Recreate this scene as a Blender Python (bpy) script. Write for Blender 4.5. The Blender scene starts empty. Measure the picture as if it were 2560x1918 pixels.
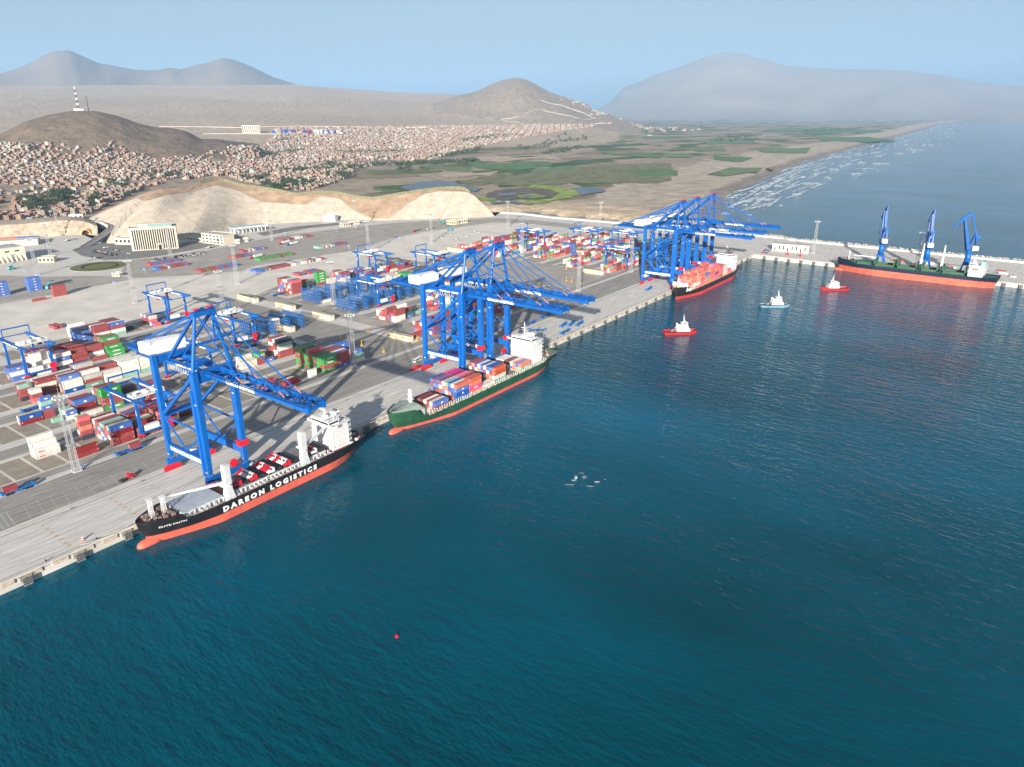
import bpy, math, random
import numpy as np
from mathutils import Vector, Matrix
R = math.radians
SC = bpy.context.scene
COL = SC.collection
rng = random.Random(7)
nrng = np.random.default_rng(11)

# ------------------------------------------------------------------ camera
# world: X runs along the quay away from the viewer, Y inland, Z up, quay deck at 0
PW, PH, FPX = 2560.0, 1918.0, 1801.0
CAMH, PITCH, YAW = 176.0, R(20.7), R(36.37)
FW = Vector((math.cos(YAW)*math.cos(PITCH), math.sin(YAW)*math.cos(PITCH), -math.sin(PITCH)))
RT = Vector((math.sin(YAW), -math.cos(YAW), 0.0))
UP = RT.cross(FW)
cam_d = bpy.data.cameras.new('camera')
cam = bpy.data.objects.new('camera', cam_d); COL.objects.link(cam)
cam_d.sensor_fit = 'HORIZONTAL'; cam_d.sensor_width = 36.0; cam_d.lens = 36.0*FPX/PW
cam_d.clip_start = 1.0; cam_d.clip_end = 90000.0
M = Matrix((RT, UP, -FW)).transposed().to_4x4(); M.translation = Vector((0, 0, CAMH))
cam.matrix_world = M
SC.camera = cam

# ------------------------------------------------------------------ sky, sun, exposure
SUN_EL, SUN_AZ = R(17.0), R(208.0)          # where the sun stands, math azimuth from +X
sd = Vector((math.cos(SUN_AZ)*math.cos(SUN_EL), math.sin(SUN_AZ)*math.cos(SUN_EL), math.sin(SUN_EL)))
world = bpy.data.worlds.new('World'); SC.world = world; world.use_nodes = True
nt = world.node_tree; nt.nodes.clear()
sky = nt.nodes.new('ShaderNodeTexSky'); sky.sky_type = 'NISHITA'; sky.sun_disc = False
sky.sun_elevation = SUN_EL; sky.sun_rotation = math.atan2(sd.x, sd.y)
sky.altitude = 50; sky.air_density = 0.75; sky.dust_density = 2.6; sky.ozone_density = 1.2
bg = nt.nodes.new('ShaderNodeBackground'); bg.inputs[1].default_value = 0.05
wo = nt.nodes.new('ShaderNodeOutputWorld')
hsv = nt.nodes.new('ShaderNodeHueSaturation'); hsv.inputs['Saturation'].default_value = 0.74; hsv.inputs['Value'].default_value = 0.93
nt.links.new(sky.outputs[0], hsv.inputs['Color']); nt.links.new(hsv.outputs[0], bg.inputs[0]); nt.links.new(bg.outputs[0], wo.inputs[0])
sun_d = bpy.data.lights.new('sun', 'SUN'); sun_d.energy = 5.0; sun_d.angle = R(0.55); sun_d.color = (1.0, 0.915, 0.80)
sun = bpy.data.objects.new('sun', sun_d); COL.objects.link(sun)
sun.rotation_euler = sd.to_track_quat('Z', 'Y').to_euler(); sun.location = sd*3000
vs = SC.view_settings
vs.view_transform = 'Standard'; vs.look = 'None'; vs.gamma = 1.0; vs.use_curve_mapping = False
vs.exposure = 1.22
SC.cycles.use_denoising = True
SC.cycles.use_adaptive_sampling = True; SC.cycles.adaptive_threshold = 0.012
SC.cycles.max_bounces = 5; SC.cycles.diffuse_bounces = 2; SC.cycles.glossy_bounces = 3
SC.cycles.transmission_bounces = 2; SC.cycles.volume_bounces = 1; SC.cycles.transparent_max_bounces = 8
SC.cycles.caustics_reflective = False; SC.cycles.caustics_refractive = False
SC.cycles.sample_clamp_indirect = 4.0

# ------------------------------------------------------------------ pixel -> place
def ray(x, y):
    return FW + RT*((x-PW/2)/FPX) - UP*((y-PH/2)/FPX)
def U(x, y, z=0.0):
    d = ray(x, y); t = (z-CAMH)/d.z
    return Vector((d.x*t, d.y*t, z))
def proj(p):
    d = Vector(p)-Vector((0, 0, CAMH)); w = d.dot(FW)
    return PW/2+FPX*d.dot(RT)/w, PH/2-FPX*d.dot(UP)/w, w
def elev(x, y, r):                       # height seen at pixel (x, y) at horizontal distance r
    d = ray(x, y); return CAMH + d.z/math.hypot(d.x, d.y)*r

# ------------------------------------------------------------------ materials
MATS = {}
def mat(key, col, rough=0.55, var=0.10, scale=0.6, metal=0.0, streak=None, dirt=0.0, spec=0.4, bump=0.0):
    """procedural paint / stone / steel: base colour with noise variation, optional streaks and dirt"""
    if key in MATS: return MATS[key]
    m = bpy.data.materials.new(key); m.use_nodes = True
    n = m.node_tree; b = n.nodes['Principled BSDF']
    b.inputs['Roughness'].default_value = rough; b.inputs['Metallic'].default_value = metal
    b.inputs['Specular IOR Level'].default_value = spec
    geo = n.nodes.new('ShaderNodeNewGeometry')
    mp = n.nodes.new('ShaderNodeMapping'); n.links.new(geo.outputs['Position'], mp.inputs[0])
    if streak: mp.inputs['Scale'].default_value = streak
    no = n.nodes.new('ShaderNodeTexNoise'); no.inputs['Scale'].default_value = scale; no.inputs['Detail'].default_value = 6
    no.inputs['Roughness'].default_value = 0.62
    n.links.new(mp.outputs[0], no.inputs['Vector'])
    cr = n.nodes.new('ShaderNodeValToRGB')
    lo = [max(0, c*(1-var*2.0)) for c in col]; hi = [min(1, c*(1+var*1.6)) for c in col]
    cr.color_ramp.elements[0].position = 0.28; cr.color_ramp.elements[1].position = 0.72
    cr.color_ramp.elements[0].color = (*lo, 1); cr.color_ramp.elements[1].color = (*hi, 1)
    n.links.new(no.outputs[0], cr.inputs[0])
    out = cr.outputs[0]
    if dirt > 0:
        n2 = n.nodes.new('ShaderNodeTexNoise'); n2.inputs['Scale'].default_value = 0.23; n2.inputs['Detail'].default_value = 8
        n2.inputs['Roughness'].default_value = 0.7
        mp2 = n.nodes.new('ShaderNodeMapping'); mp2.inputs['Scale'].default_value = (1.6, 1.6, 0.35)
        n.links.new(geo.outputs['Position'], mp2.inputs[0]); n.links.new(mp2.outputs[0], n2.inputs['Vector'])
        c2 = n.nodes.new('ShaderNodeValToRGB'); c2.color_ramp.elements[0].position = 0.52; c2.color_ramp.elements[1].position = 0.75
        n.links.new(n2.outputs[0], c2.inputs[0])
        mul = n.nodes.new('ShaderNodeMath'); mul.operation = 'MULTIPLY'; mul.inputs[1].default_value = dirt
        n.links.new(c2.outputs[0], mul.inputs[0])
        mx = n.nodes.new('ShaderNodeMix'); mx.data_type = 'RGBA'
        n.links.new(mul.outputs[0], mx.inputs[0]); n.links.new(out, mx.inputs[6]); mx.inputs[7].default_value = (0.16, 0.11, 0.08, 1)
        out = mx.outputs[2]
    n.links.new(out, b.inputs['Base Color'])
    if bump > 0:
        bn = n.nodes.new('ShaderNodeBump'); bn.inputs['Strength'].default_value = 0.6; bn.inputs['Distance'].default_value = bump
        n.links.new(no.outputs[0], bn.inputs['Height']); n.links.new(bn.outputs[0], b.inputs['Normal'])
    MATS[key] = m
    return m

PAL = {  # container paints
 'r': ('paint_maroon', (0.29, 0.020, 0.020)), 'R': ('paint_bright_red', (0.62, 0.018, 0.030)), 'm': ('paint_brown_red', (0.17, 0.035, 0.030)),
 'b': ('paint_blue', (0.004, 0.095, 0.42)), 'g': ('paint_green', (0.006, 0.28, 0.03)), 'G': ('paint_dark_green', (0.010, 0.10, 0.07)),
 'w': ('paint_white', (0.66, 0.64, 0.58)), 'c': ('paint_cream', (0.60, 0.54, 0.43)), 't': ('paint_pale_teal', (0.20, 0.42, 0.33)),
 'o': ('paint_orange', (0.62, 0.11, 0.035)), 'k': ('paint_navy', (0.030, 0.034, 0.065)), 'p': ('paint_magenta', (0.72, 0.012, 0.22)),
 'y': ('paint_grey', (0.30, 0.32, 0.33))}
CNAME = {'r': 'maroon', 'R': 'bright red', 'm': 'brownish red', 'b': 'blue', 'g': 'green', 'G': 'dark green', 'w': 'white', 'c': 'cream',
         't': 'pale teal', 'o': 'orange', 'k': 'dark navy', 'p': 'magenta', 'y': 'grey'}
def pal(c):
    k, col = PAL[c]
    if k in MATS: return MATS[k]
    m = mat(k, col, 0.5, 0.12, 0.5, dirt=0.28); n = m.node_tree; b = n.nodes['Principled BSDF']; src = b.inputs['Base Color'].links[0].from_socket
    oi = n.nodes.new('ShaderNodeObjectInfo'); hs = n.nodes.new('ShaderNodeHueSaturation'); r1 = n.nodes.new('ShaderNodeMapRange'); r1.inputs[3].default_value = .72; r1.inputs[4].default_value = 1.22
    r2_ = n.nodes.new('ShaderNodeMapRange'); r2_.inputs[3].default_value = 1.05; r2_.inputs[4].default_value = .78
    n.links.new(oi.outputs['Random'], r1.inputs[0]); n.links.new(oi.outputs['Random'], r2_.inputs[0]); n.links.new(r1.outputs[0], hs.inputs['Value']); n.links.new(r2_.outputs[0], hs.inputs['Saturation'])
    n.links.new(src, hs.inputs['Color']); n.links.new(hs.outputs[0], b.inputs['Base Color']); return m
def blue(): return mat('crane_blue_paint', (0.002, 0.110, 0.43), 0.40, 0.09, 0.18, dirt=0.20)
def blued(): return mat('crane_blue_grating', (0.006, 0.075, 0.30), 0.5, 0.12, 0.8)
def white(): return mat('white_paint', (0.74, 0.74, 0.73), 0.42, 0.05, 0.4, dirt=0.16)
def red(): return mat('signal_red_paint', (0.68, 0.012, 0.030), 0.42, 0.07, 0.6)
def steel(): return mat('galvanised_steel', (0.40, 0.41, 0.42), 0.42, 0.08, 0.8)
def dark(): return mat('dark_steel', (0.035, 0.037, 0.042), 0.55, 0.2, 1.0)
def black(): return mat('black_rubber_and_tunnel_dark', (0.018, 0.018, 0.02), 0.7, 0.2, 1.0)
def glass(): return mat('dark_window_glass', (0.02, 0.028, 0.035), 0.12, 0.1, 0.5, spec=0.8)
def yellow(): return mat('yellow_paint', (0.62, 0.36, 0.03), 0.5, 0.1, 0.8)
def beige(): return mat('beige_cladding', (0.66, 0.53, 0.34), 0.6, 0.06, 0.5, dirt=0.12)

# ------------------------------------------------------------------ mesh builder
class MB:
    def __init__(s): s.v = []; s.f = []; s.m = []
    def add(s, vs, fs, mi=0):
        o = len(s.v); s.v += [tuple(p) for p in vs]
        s.f += [tuple(o+i for i in f) for f in fs]; s.m += [mi]*len(fs); return s
    def quad(s, a, b, c, d, mi=0): return s.add((a, b, c, d), ((0, 1, 2, 3),), mi)
    def box(s, x0, x1, y0, y1, z0, z1, mi=0):
        v = [(x0,y0,z0),(x1,y0,z0),(x1,y1,z0),(x0,y1,z0),(x0,y0,z1),(x1,y0,z1),(x1,y1,z1),(x0,y1,z1)]
        return s.add(v, ((0,3,2,1),(4,5,6,7),(0,1,5,4),(1,2,6,5),(2,3,7,6),(3,0,4,7)), mi)
    def hexa(s, b, t, mi=0):
        return s.add(list(b)+list(t), ((0,3,2,1),(4,5,6,7),(0,1,5,4),(1,2,6,5),(2,3,7,6),(3,0,4,7)), mi)
    def beam(s, p, q, w, h=None, mi=0, w2=None, h2=None):
        p = Vector(p); q = Vector(q); h = w if h is None else h; w2 = w2 or w; h2 = h2 or h
        d = (q-p).normalized(); a = Vector((0,0,1)) if abs(d.z) < 0.95 else Vector((1,0,0))
        sx = d.cross(a).normalized(); sy = sx.cross(d).normalized()
        def rg(c, w, h): return [c-sx*w/2-sy*h/2, c+sx*w/2-sy*h/2, c+sx*w/2+sy*h/2, c-sx*w/2+sy*h/2]
        return s.hexa(rg(p, w, h), rg(q, w2, h2), mi)
    def tube(s, p, q, r, r2=None, n=8, mi=0, caps=True):
        p = Vector(p); q = Vector(q); r2 = r if r2 is None else r2
        d = (q-p).normalized(); a = Vector((0,0,1)) if abs(d.z) < 0.95 else Vector((1,0,0))
        sx = d.cross(a).normalized(); sy = sx.cross(d).normalized()
        an = [2*math.pi*i/n for i in range(n)]
        v = [p+(sx*math.cos(t)+sy*math.sin(t))*r for t in an]+[q+(sx*math.cos(t)+sy*math.sin(t))*r2 for t in an]
        f = [(i, (i+1) % n, n+(i+1) % n, n+i) for i in range(n)]
        if caps: f += [tuple(range(n-1, -1, -1)), tuple(range(n, 2*n))]
        return s.add(v, f, mi)
    def prism(s, poly, z0, z1, mi=0, top=None):
        n = len(poly); v = [(x, y, z0) for x, y in poly]+[(x, y, z1) for x, y in poly]
        f = [(i, (i+1) % n, n+(i+1) % n, n+i) for i in range(n)]
        s.add(v, f, mi); s.add(v, (tuple(range(n-1, -1, -1)), tuple(range(n, 2*n))), mi if top is None else top); return s
    def loft(s, rings, mi=0, closed=True, caps=True):
        n = len(rings[0]); v = [p for r in rings for p in r]; f = []
        for k in range(len(rings)-1):
            for i in range(n if closed else n-1):
                f.append((k*n+i, k*n+(i+1) % n, (k+1)*n+(i+1) % n, (k+1)*n+i))
        if caps: f += [tuple(range(n-1, -1, -1)), tuple((len(rings)-1)*n+i for i in range(n))]
        return s.add(v, f, mi)
    def grid(s, rows, mi=0): return s.loft(rows, mi, closed=False, caps=False)
    def merge(s, o, off=(0,0,0), mi=None):
        k = len(s.v); s.v += [(x+off[0], y+off[1], z+off[2]) for x, y, z in o.v]
        s.f += [tuple(k+i for i in f) for f in o.f]; s.m += (o.m if mi is None else [mi]*len(o.f)); return s
    def mesh(s, name, mats=(), smooth=False):
        me = bpy.data.meshes.new(name); me.from_pydata(s.v, [], s.f)
        for m in mats: me.materials.append(m)
        if any(s.m): me.polygons.foreach_set('material_index', s.m)
        if smooth: me.polygons.foreach_set('use_smooth', [True]*len(s.f))
        me.update(); return me

def link(name, me, parent=None, loc=(0,0,0), rz=0.0):
    o = bpy.data.objects.new(name, me); COL.objects.link(o)
    o.location = loc; o.rotation_euler = (0, 0, rz)
    if parent: o.parent = parent
    return o
def tag(o, label=None, cat=None, group=None, kind=None):
    if label: o['label'] = label
    if cat: o['category'] = cat
    if group: o['group'] = group
    if kind: o['kind'] = kind
    return o
def thing(name, label, cat, loc=(0,0,0), rz=0.0, group=None):
    return tag(link(name, None, None, loc, rz), label, cat, group)
def part(name, mb, mats, parent, smooth=False, label=None):
    if not isinstance(mats, (list, tuple)): mats = [mats]
    o = link(name, mb.mesh(name, mats, smooth), parent)
    if label: o['label'] = label
    return o
def struct(name, mb, mats, smooth=False, kind='structure', parent=None):
    if not isinstance(mats, (list, tuple)): mats = [mats]
    o = link(name, mb.mesh(name, mats, smooth), parent)
    if not parent or kind == 'stuff': o['kind'] = kind
    return o
def copy_tree(o, parent=None):
    c = o.copy(); COL.objects.link(c); c.parent = parent
    for ch in o.children: copy_tree(ch, c)
    return c
def place(proto, used, loc, rz, label, group=None):
    o = proto if not used else copy_tree(proto)
    o.location = loc; o.rotation_euler = (0, 0, rz); o['label'] = label
    if group: o['group'] = group
    return o
TXT = {}
def text_mb(s, bold=0.02):
    """flat lettering, cap height about 0.7 at size 1, starting at x = 0"""
    if (s, bold) in TXT: return TXT[(s, bold)]
    cu = bpy.data.curves.new('lettering', 'FONT'); cu.body = s; cu.size = 1.0; cu.offset = bold; cu.resolution_u = 2
    ob = bpy.data.objects.new('lettering', cu); COL.objects.link(ob)
    dg = bpy.context.evaluated_depsgraph_get(); me = bpy.data.meshes.new_from_object(ob.evaluated_get(dg))
    vs_ = [tuple(v.co) for v in me.vertices]; fs_ = [tuple(p.vertices) for p in me.polygons]
    bpy.data.objects.remove(ob); bpy.data.curves.remove(cu); bpy.data.meshes.remove(me)
    TXT[(s, bold)] = (vs_, fs_); return TXT[(s, bold)]
def lettering(mb, s, org, right, up, height, length=None, bold=0.03, mi=0):
    v, f = text_mb(s, bold); org = Vector(org); right = Vector(right); up = Vector(up)
    w = max(p[0] for p in v); k = height/0.72; kx = k if length is None else length/w
    mb.add([org+right*(p[0]*kx)+up*(p[1]*k) for p in v], f, mi); return mb
ORD = ['first', 'second', 'third', 'fourth', 'fifth', 'sixth', 'seventh', 'eighth', 'ninth', 'tenth', 'eleventh', 'twelfth', 'thirteenth',
       'fourteenth', 'fifteenth', 'sixteenth', 'seventeenth', 'eighteenth', 'nineteenth', 'twentieth']
def ordw(i):
    if i < 20: return ORD[i]
    t = ['twenty', 'thirty', 'forty', 'fifty', 'sixty', 'seventy', 'eighty', 'ninety'][((i+1)//10)-2]
    return t+'-'+ORD[(i+1) % 10-1] if (i+1) % 10 else t[:-1]+'ieth'
WL = -4.6          # water level
QY, WR, LRR = 306.0, 308.8, 344.1    # quay edge, waterside and landside crane rails
K = 1.15           # survey units used in the tables below -> metres
# ================================================================== SETTING: sea, terrain, port ground, haze
def zf(x0, y0, s): return lambda x, y: (x0+x*s, y0+y*s)
TOE_L = [(-260,614),(-100,602),(0,594),(120,590),(205,586)]
TOE_S = [(262,610),(330,606),(470,599),(560,576),(650,561),(760,556),(880,549),(965,552),(1100,547),(1237,541)]
REV = [(1250,531),(1300,533),(1381,543),(1460,549),(1540,556),(1640,565),(1760,577),(1850,584),(1905,589),(1960,594)]
SHX = [900, 1090, 1300, 1681, 3006, 5457, 9000, 13000, 17000, 20000, 22500, 40000]
SHY = [330, 400, 505, 635, 830, 1015, 1300, 1640, 1700, 0, -7000, -30000]
JX, BWX = 950.0, 1085.0            # bulk quay edge, breakwater axis

# ---- sea
def sea_mat():
    m = bpy.data.materials.new('sea_water'); m.use_nodes = True; n = m.node_tree; b = n.nodes['Principled BSDF']
    b.inputs['Roughness'].default_value = 0.06; b.inputs['IOR'].default_value = 1.33; b.inputs['Specular IOR Level'].default_value = 0.34; b.inputs['Specular Tint'].default_value = (0.4, 0.75, 1.0, 1)
    geo = n.nodes.new('ShaderNodeNewGeometry')
    def noise(scale, sx, sy, detail, rot):
        mp = n.nodes.new('ShaderNodeMapping'); mp.inputs['Scale'].default_value = (sx, sy, 1); mp.inputs['Rotation'].default_value = (0, 0, rot)
        n.links.new(geo.outputs['Position'], mp.inputs[0])
        t = n.nodes.new('ShaderNodeTexNoise'); t.inputs['Scale'].default_value = scale; t.inputs['Detail'].default_value = detail
        t.inputs['Roughness'].default_value = 0.55; n.links.new(mp.outputs[0], t.inputs['Vector']); return t
    a = noise(0.22, 1.0, 0.36, 3, R(-34)); c = noise(0.62, 1.0, 0.45, 2, R(-22)); d = noise(0.05, 1.0, 0.4, 2, R(-40))
    ad = n.nodes.new('ShaderNodeMath'); ad.operation = 'MULTIPLY_ADD'; ad.inputs[1].default_value = 0.36
    n.links.new(c.outputs[0], ad.inputs[0]); n.links.new(a.outputs[0], ad.inputs[2])
    ad2 = n.nodes.new('ShaderNodeMath'); ad2.operation = 'MULTIPLY_ADD'; ad2.inputs[1].default_value = 0.45
    n.links.new(d.outputs[0], ad2.inputs[0]); n.links.new(ad.outputs[0], ad2.inputs[2])
    bp = n.nodes.new('ShaderNodeBump'); bp.inputs['Strength'].default_value = 1.0
    pt = noise(0.011, 1.0, 0.4, 4, R(-28)); pr = n.nodes.new('ShaderNodeMapRange'); pr.inputs[1].default_value = .3; pr.inputs[2].default_value = .7; pr.inputs[3].default_value = .55; pr.inputs[4].default_value = 1.15
    n.links.new(pt.outputs[0], pr.inputs[0]); n.links.new(pr.outputs[0], bp.inputs['Distance'])
    n.links.new(ad2.outputs[0], bp.inputs['Height']); n.links.new(bp.outputs[0], b.inputs['Normal'])
    e = noise(0.0034, 1.0, 0.6, 5, R(15))
    cr = n.nodes.new('ShaderNodeValToRGB'); cr.color_ramp.elements[0].position = 0.33; cr.color_ramp.elements[1].position = 0.68
    cr.color_ramp.elements[0].color = (0.000, 0.040, 0.048, 1); cr.color_ramp.elements[1].color = (0.000, 0.110, 0.195, 1)
    n.links.new(e.outputs[0], cr.inputs[0]); n.links.new(cr.outputs[0], b.inputs['Base Color'])
    return m
SEA = sea_mat()
b_ = MB(); b_.quad((-39000,-39000,WL),(39500,-39000,WL),(39500,39500,WL),(-39000,39500,WL))
struct('sea', b_, SEA)

# ---- port platform outline (world)
port = [(-420, QY), (JX, QY), (JX, -420.0), (BWX+8, -420.0), (BWX+8, 300.0)]
port += [tuple(U(x, y)[:2]) for x, y in reversed(REV[:-1])]
port += [tuple(U(x, y)[:2]) for x, y in reversed(TOE_S)]
port += [tuple(U(x, y)[:2]) for x, y in reversed(TOE_L)]
port += [(-420, 1080)]
PA = np.array(port)
def in_poly(P, poly):
    x, y = P[:, 0], P[:, 1]; c = np.zeros(len(P), bool); n = len(poly)
    for i in range(n):
        x1, y1 = poly[i]; x2, y2 = poly[(i+1) % n]
        m = ((y1 > y) != (y2 > y)) & (x < (x2-x1)*(y-y1)/((y2-y1) if y2 != y1 else 1e-9)+x1); c ^= m
    return c
def poly_dist(P, poly, closed=True):
    d = np.full(len(P), 1e9); n = len(poly)
    for i in range(n if closed else n-1):
        a = np.array(poly[i]); b = np.array(poly[(i+1) % n]); ab = b-a
        t = np.clip(((P-a)@ab)/(ab@ab+1e-9), 0, 1); d = np.minimum(d, np.hypot(*(P-a-t[:, None]*ab).T))
    return d

# ---- terrain: hills given by their skyline, distance and width
def layer(pts, r0, dx=0):
    az, h = [], []
    for x, y in pts:
        d = ray(x, y); az.append(math.atan2(d.y, d.x)); h.append(elev(x, y, r0))
    o = np.argsort(az); return np.array(az)[o], np.array(h)[o]
q4 = zf(0, 80, 860/2212); q5 = zf(800, 140, 860/2212); q6 = zf(1500, 100, 1060/2212)
L_hill = [(-520,395),(-300,388),(-120,362)]+[q4(*p) for p in [(0,660),(150,580),(300,535),(400,516),(480,505),(620,508),(760,540),(900,590),(1000,613),(1120,620),(1200,640),(1290,690),(1420,700),(1560,735),(1660,755)]]+[(700,392),(760,420)]
L_plain = [(-520,214),(0,212),(500,212),(731,211),(800,216),(1000,231),(1150,235),(1230,242),(1330,255),(1420,268),(1490,283),(1540,296),(1600,320),(1700,345)]
L_mtn = [(-700,205),(-420,170),(-250,190),(-90,196)]+[q4(*p) for p in [(0,270),(80,248),(160,220),(250,170),(350,125),(390,128),(430,120),(470,130),(520,155),(640,205),(700,213),(860,245),(1000,250),(1090,230),(1160,245),(1260,215),(1340,200),(1430,168),(1500,180),(1620,225),(1750,290),(1880,330)]]+[(800,235),(900,262)]
L_hill3 = [(1080,262),(1150,238)]+[q5(*p) for p in [(980,238),(1060,205),(1110,180),(1180,155),(1260,143),(1320,150),(1380,180),(1480,235),(1600,275),(1700,310),(1760,350),(1900,390),(2060,450)]]+[(1660,330)]
L_right = [(1450,300),(1530,252)]+[q6(*p) for p in [(120,250),(230,210),(300,178),(380,155),(450,128),(520,105),(580,80),(640,68),(740,72),(840,100),(960,135),(1100,147),(1250,155),(1450,158),(1600,160),(1800,190),(2000,225),(2200,245)]]+[(2680,236),(2900,262),(3100,285)]
LAY = [(L_hill, 3350, 620, 700, .9), (L_plain, 12500, 9000, 9000, 1.25), (L_mtn, 18500, 6000, 3500, 1.0), (L_hill3, 9000, 3400, 2200, 1.0), (L_right, 25500, 9000, 4000, 1.1)]
cols = list(range(-620, 3140, 11)); azs = np.array([math.atan2(ray(x, 279).y, ray(x, 279).x) for x in cols])
rs = 430*1.0225**np.arange(0, 194); rs = rs[rs < 31000]
AZ, RR = np.meshgrid(azs, rs); TX = (RR*np.cos(AZ)).ravel(); TY = (RR*np.sin(AZ)).ravel(); az = AZ.ravel(); rr = RR.ravel()
TP = np.stack([TX, TY], 1)
def vnoise(x, y, s, seed):
    r = np.random.default_rng(seed); n = 64; g = r.random((n, n)); u = x/s; v = y/s
    iu = np.floor(u).astype(int); iv = np.floor(v).astype(int); fu = u-iu; fv = v-iv
    fu = fu*fu*(3-2*fu); fv = fv*fv*(3-2*fv)
    def G(a, b): return g[a % n, b % n]
    return (G(iu,iv)*(1-fu)+G(iu+1,iv)*fu)*(1-fv)+(G(iu,iv+1)*(1-fu)+G(iu+1,iv+1)*fu)*fv
def fbm(x, y, s, seed, o=4): return sum(vnoise(x, y, s/2**k, seed+k)*0.5**k for k in range(o))/sum(0.5**k for k in range(o))
pxcol = np.interp(-az, -azs, cols)
base = np.interp(pxcol, [-600, 500, 760, 980, 3000], [13, 13, 9, 1.6, 1.4])+ (fbm(TX, TY, 260, 3)-.5)*np.interp(pxcol, [600, 1000], [6, .6])
zt = base.copy(); layid = np.zeros(len(zt), int)
for li, (pts, r0, wf, wb, pw) in enumerate(LAY):
    a, h = layer(pts, r0); hh = np.interp(az, a, h, left=-50, right=-50)-base
    t = np.where(rr < r0, np.clip(1-(r0-rr)/wf, 0, 1), np.clip(1-(rr-r0)/wb, 0, 1))
    prof = t**pw if li == 1 else (0.5-0.5*np.cos(math.pi*t))**pw
    rug = [62, 22, 240, 120, 300][li]; sc = [260, 700, 1300, 700, 2200][li]
    n = 1-np.abs(fbm(TX, TY, sc, 20+li, 5)*2-1)*1.6
    add = np.maximum(hh, 0)*prof + (n-0.45)*rug*prof*(1-prof)*2.2*(hh > 15)
    z = base+add; up = z > zt; zt = np.where(up, z, zt); layid[up & (add > 6)] = li+1
shy = np.interp(TX, SHX, SHY); sdist = TY-shy
zt = np.where(sdist < 260, np.minimum(zt, -8+9.6*np.clip((sdist+60)/110, 0, 1)), zt)
inp = in_poly(TP, port) | (poly_dist(TP, port) < 55)
zt = np.where(inp, -8.5, zt)
nr, nc = RR.shape
idx = np.arange(nr*nc).reshape(nr, nc)
F = np.stack([idx[:-1,:-1], idx[1:,:-1], idx[1:,1:], idx[:-1,1:]], -1).reshape(-1, 4)
F = F[(zt[F] > -7.5).any(1)]
me = bpy.data.meshes.new('ground'); me.from_pydata(np.stack([TX, TY, zt], 1).tolist(), [], F[:, ::-1].tolist())
# albedo by kind of land
C = np.zeros((len(zt), 4)); C[:] = (0.40, 0.31, 0.235, 0)
def setc(mask, c, a=0.0): C[mask, :3] = c; C[mask, 3] = a
pn = fbm(TX, TY, 420, 50)
setc((layid == 0) & (pxcol < 1000), (0.36, 0.29, 0.225))
fw2 = np.clip((pxcol+(fbm(TX, TY, 500, 61)-.5)*700-860)/160, 0, 1); C[:, 3] = np.where((layid == 0), fw2, 0)
setc(layid == 1, (0.205, 0.155, 0.112)); setc(layid == 2, (0.45, 0.36, 0.275)); setc(layid == 3, (0.22, 0.17, 0.13)); setc(layid == 4, (0.32, 0.255, 0.195)); setc(layid == 5, (0.28, 0.225, 0.18))
bs = (sdist < 210+140*pn) & (layid == 0); setc(bs, (0.47, 0.40, 0.32));  setc((sdist < 26) & (layid == 0), (0.27, 0.235, 0.20))
near = (poly_dist(TP, [tuple(U(x, y)[:2]) for x, y in REV[:7]], False) < 190) & (layid == 0) & (sdist > 120); setc(near, (0.56, 0.45, 0.32))
C[:, :3] *= (0.86+0.28*fbm(TX, TY, 900, 77, 5))[:, None]
ca = me.color_attributes.new('land', 'FLOAT_COLOR', 'POINT'); ca.data.foreach_set('color', C.ravel())
me.polygons.foreach_set('use_smooth', [True]*len(me.polygons)); me.update()
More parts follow.
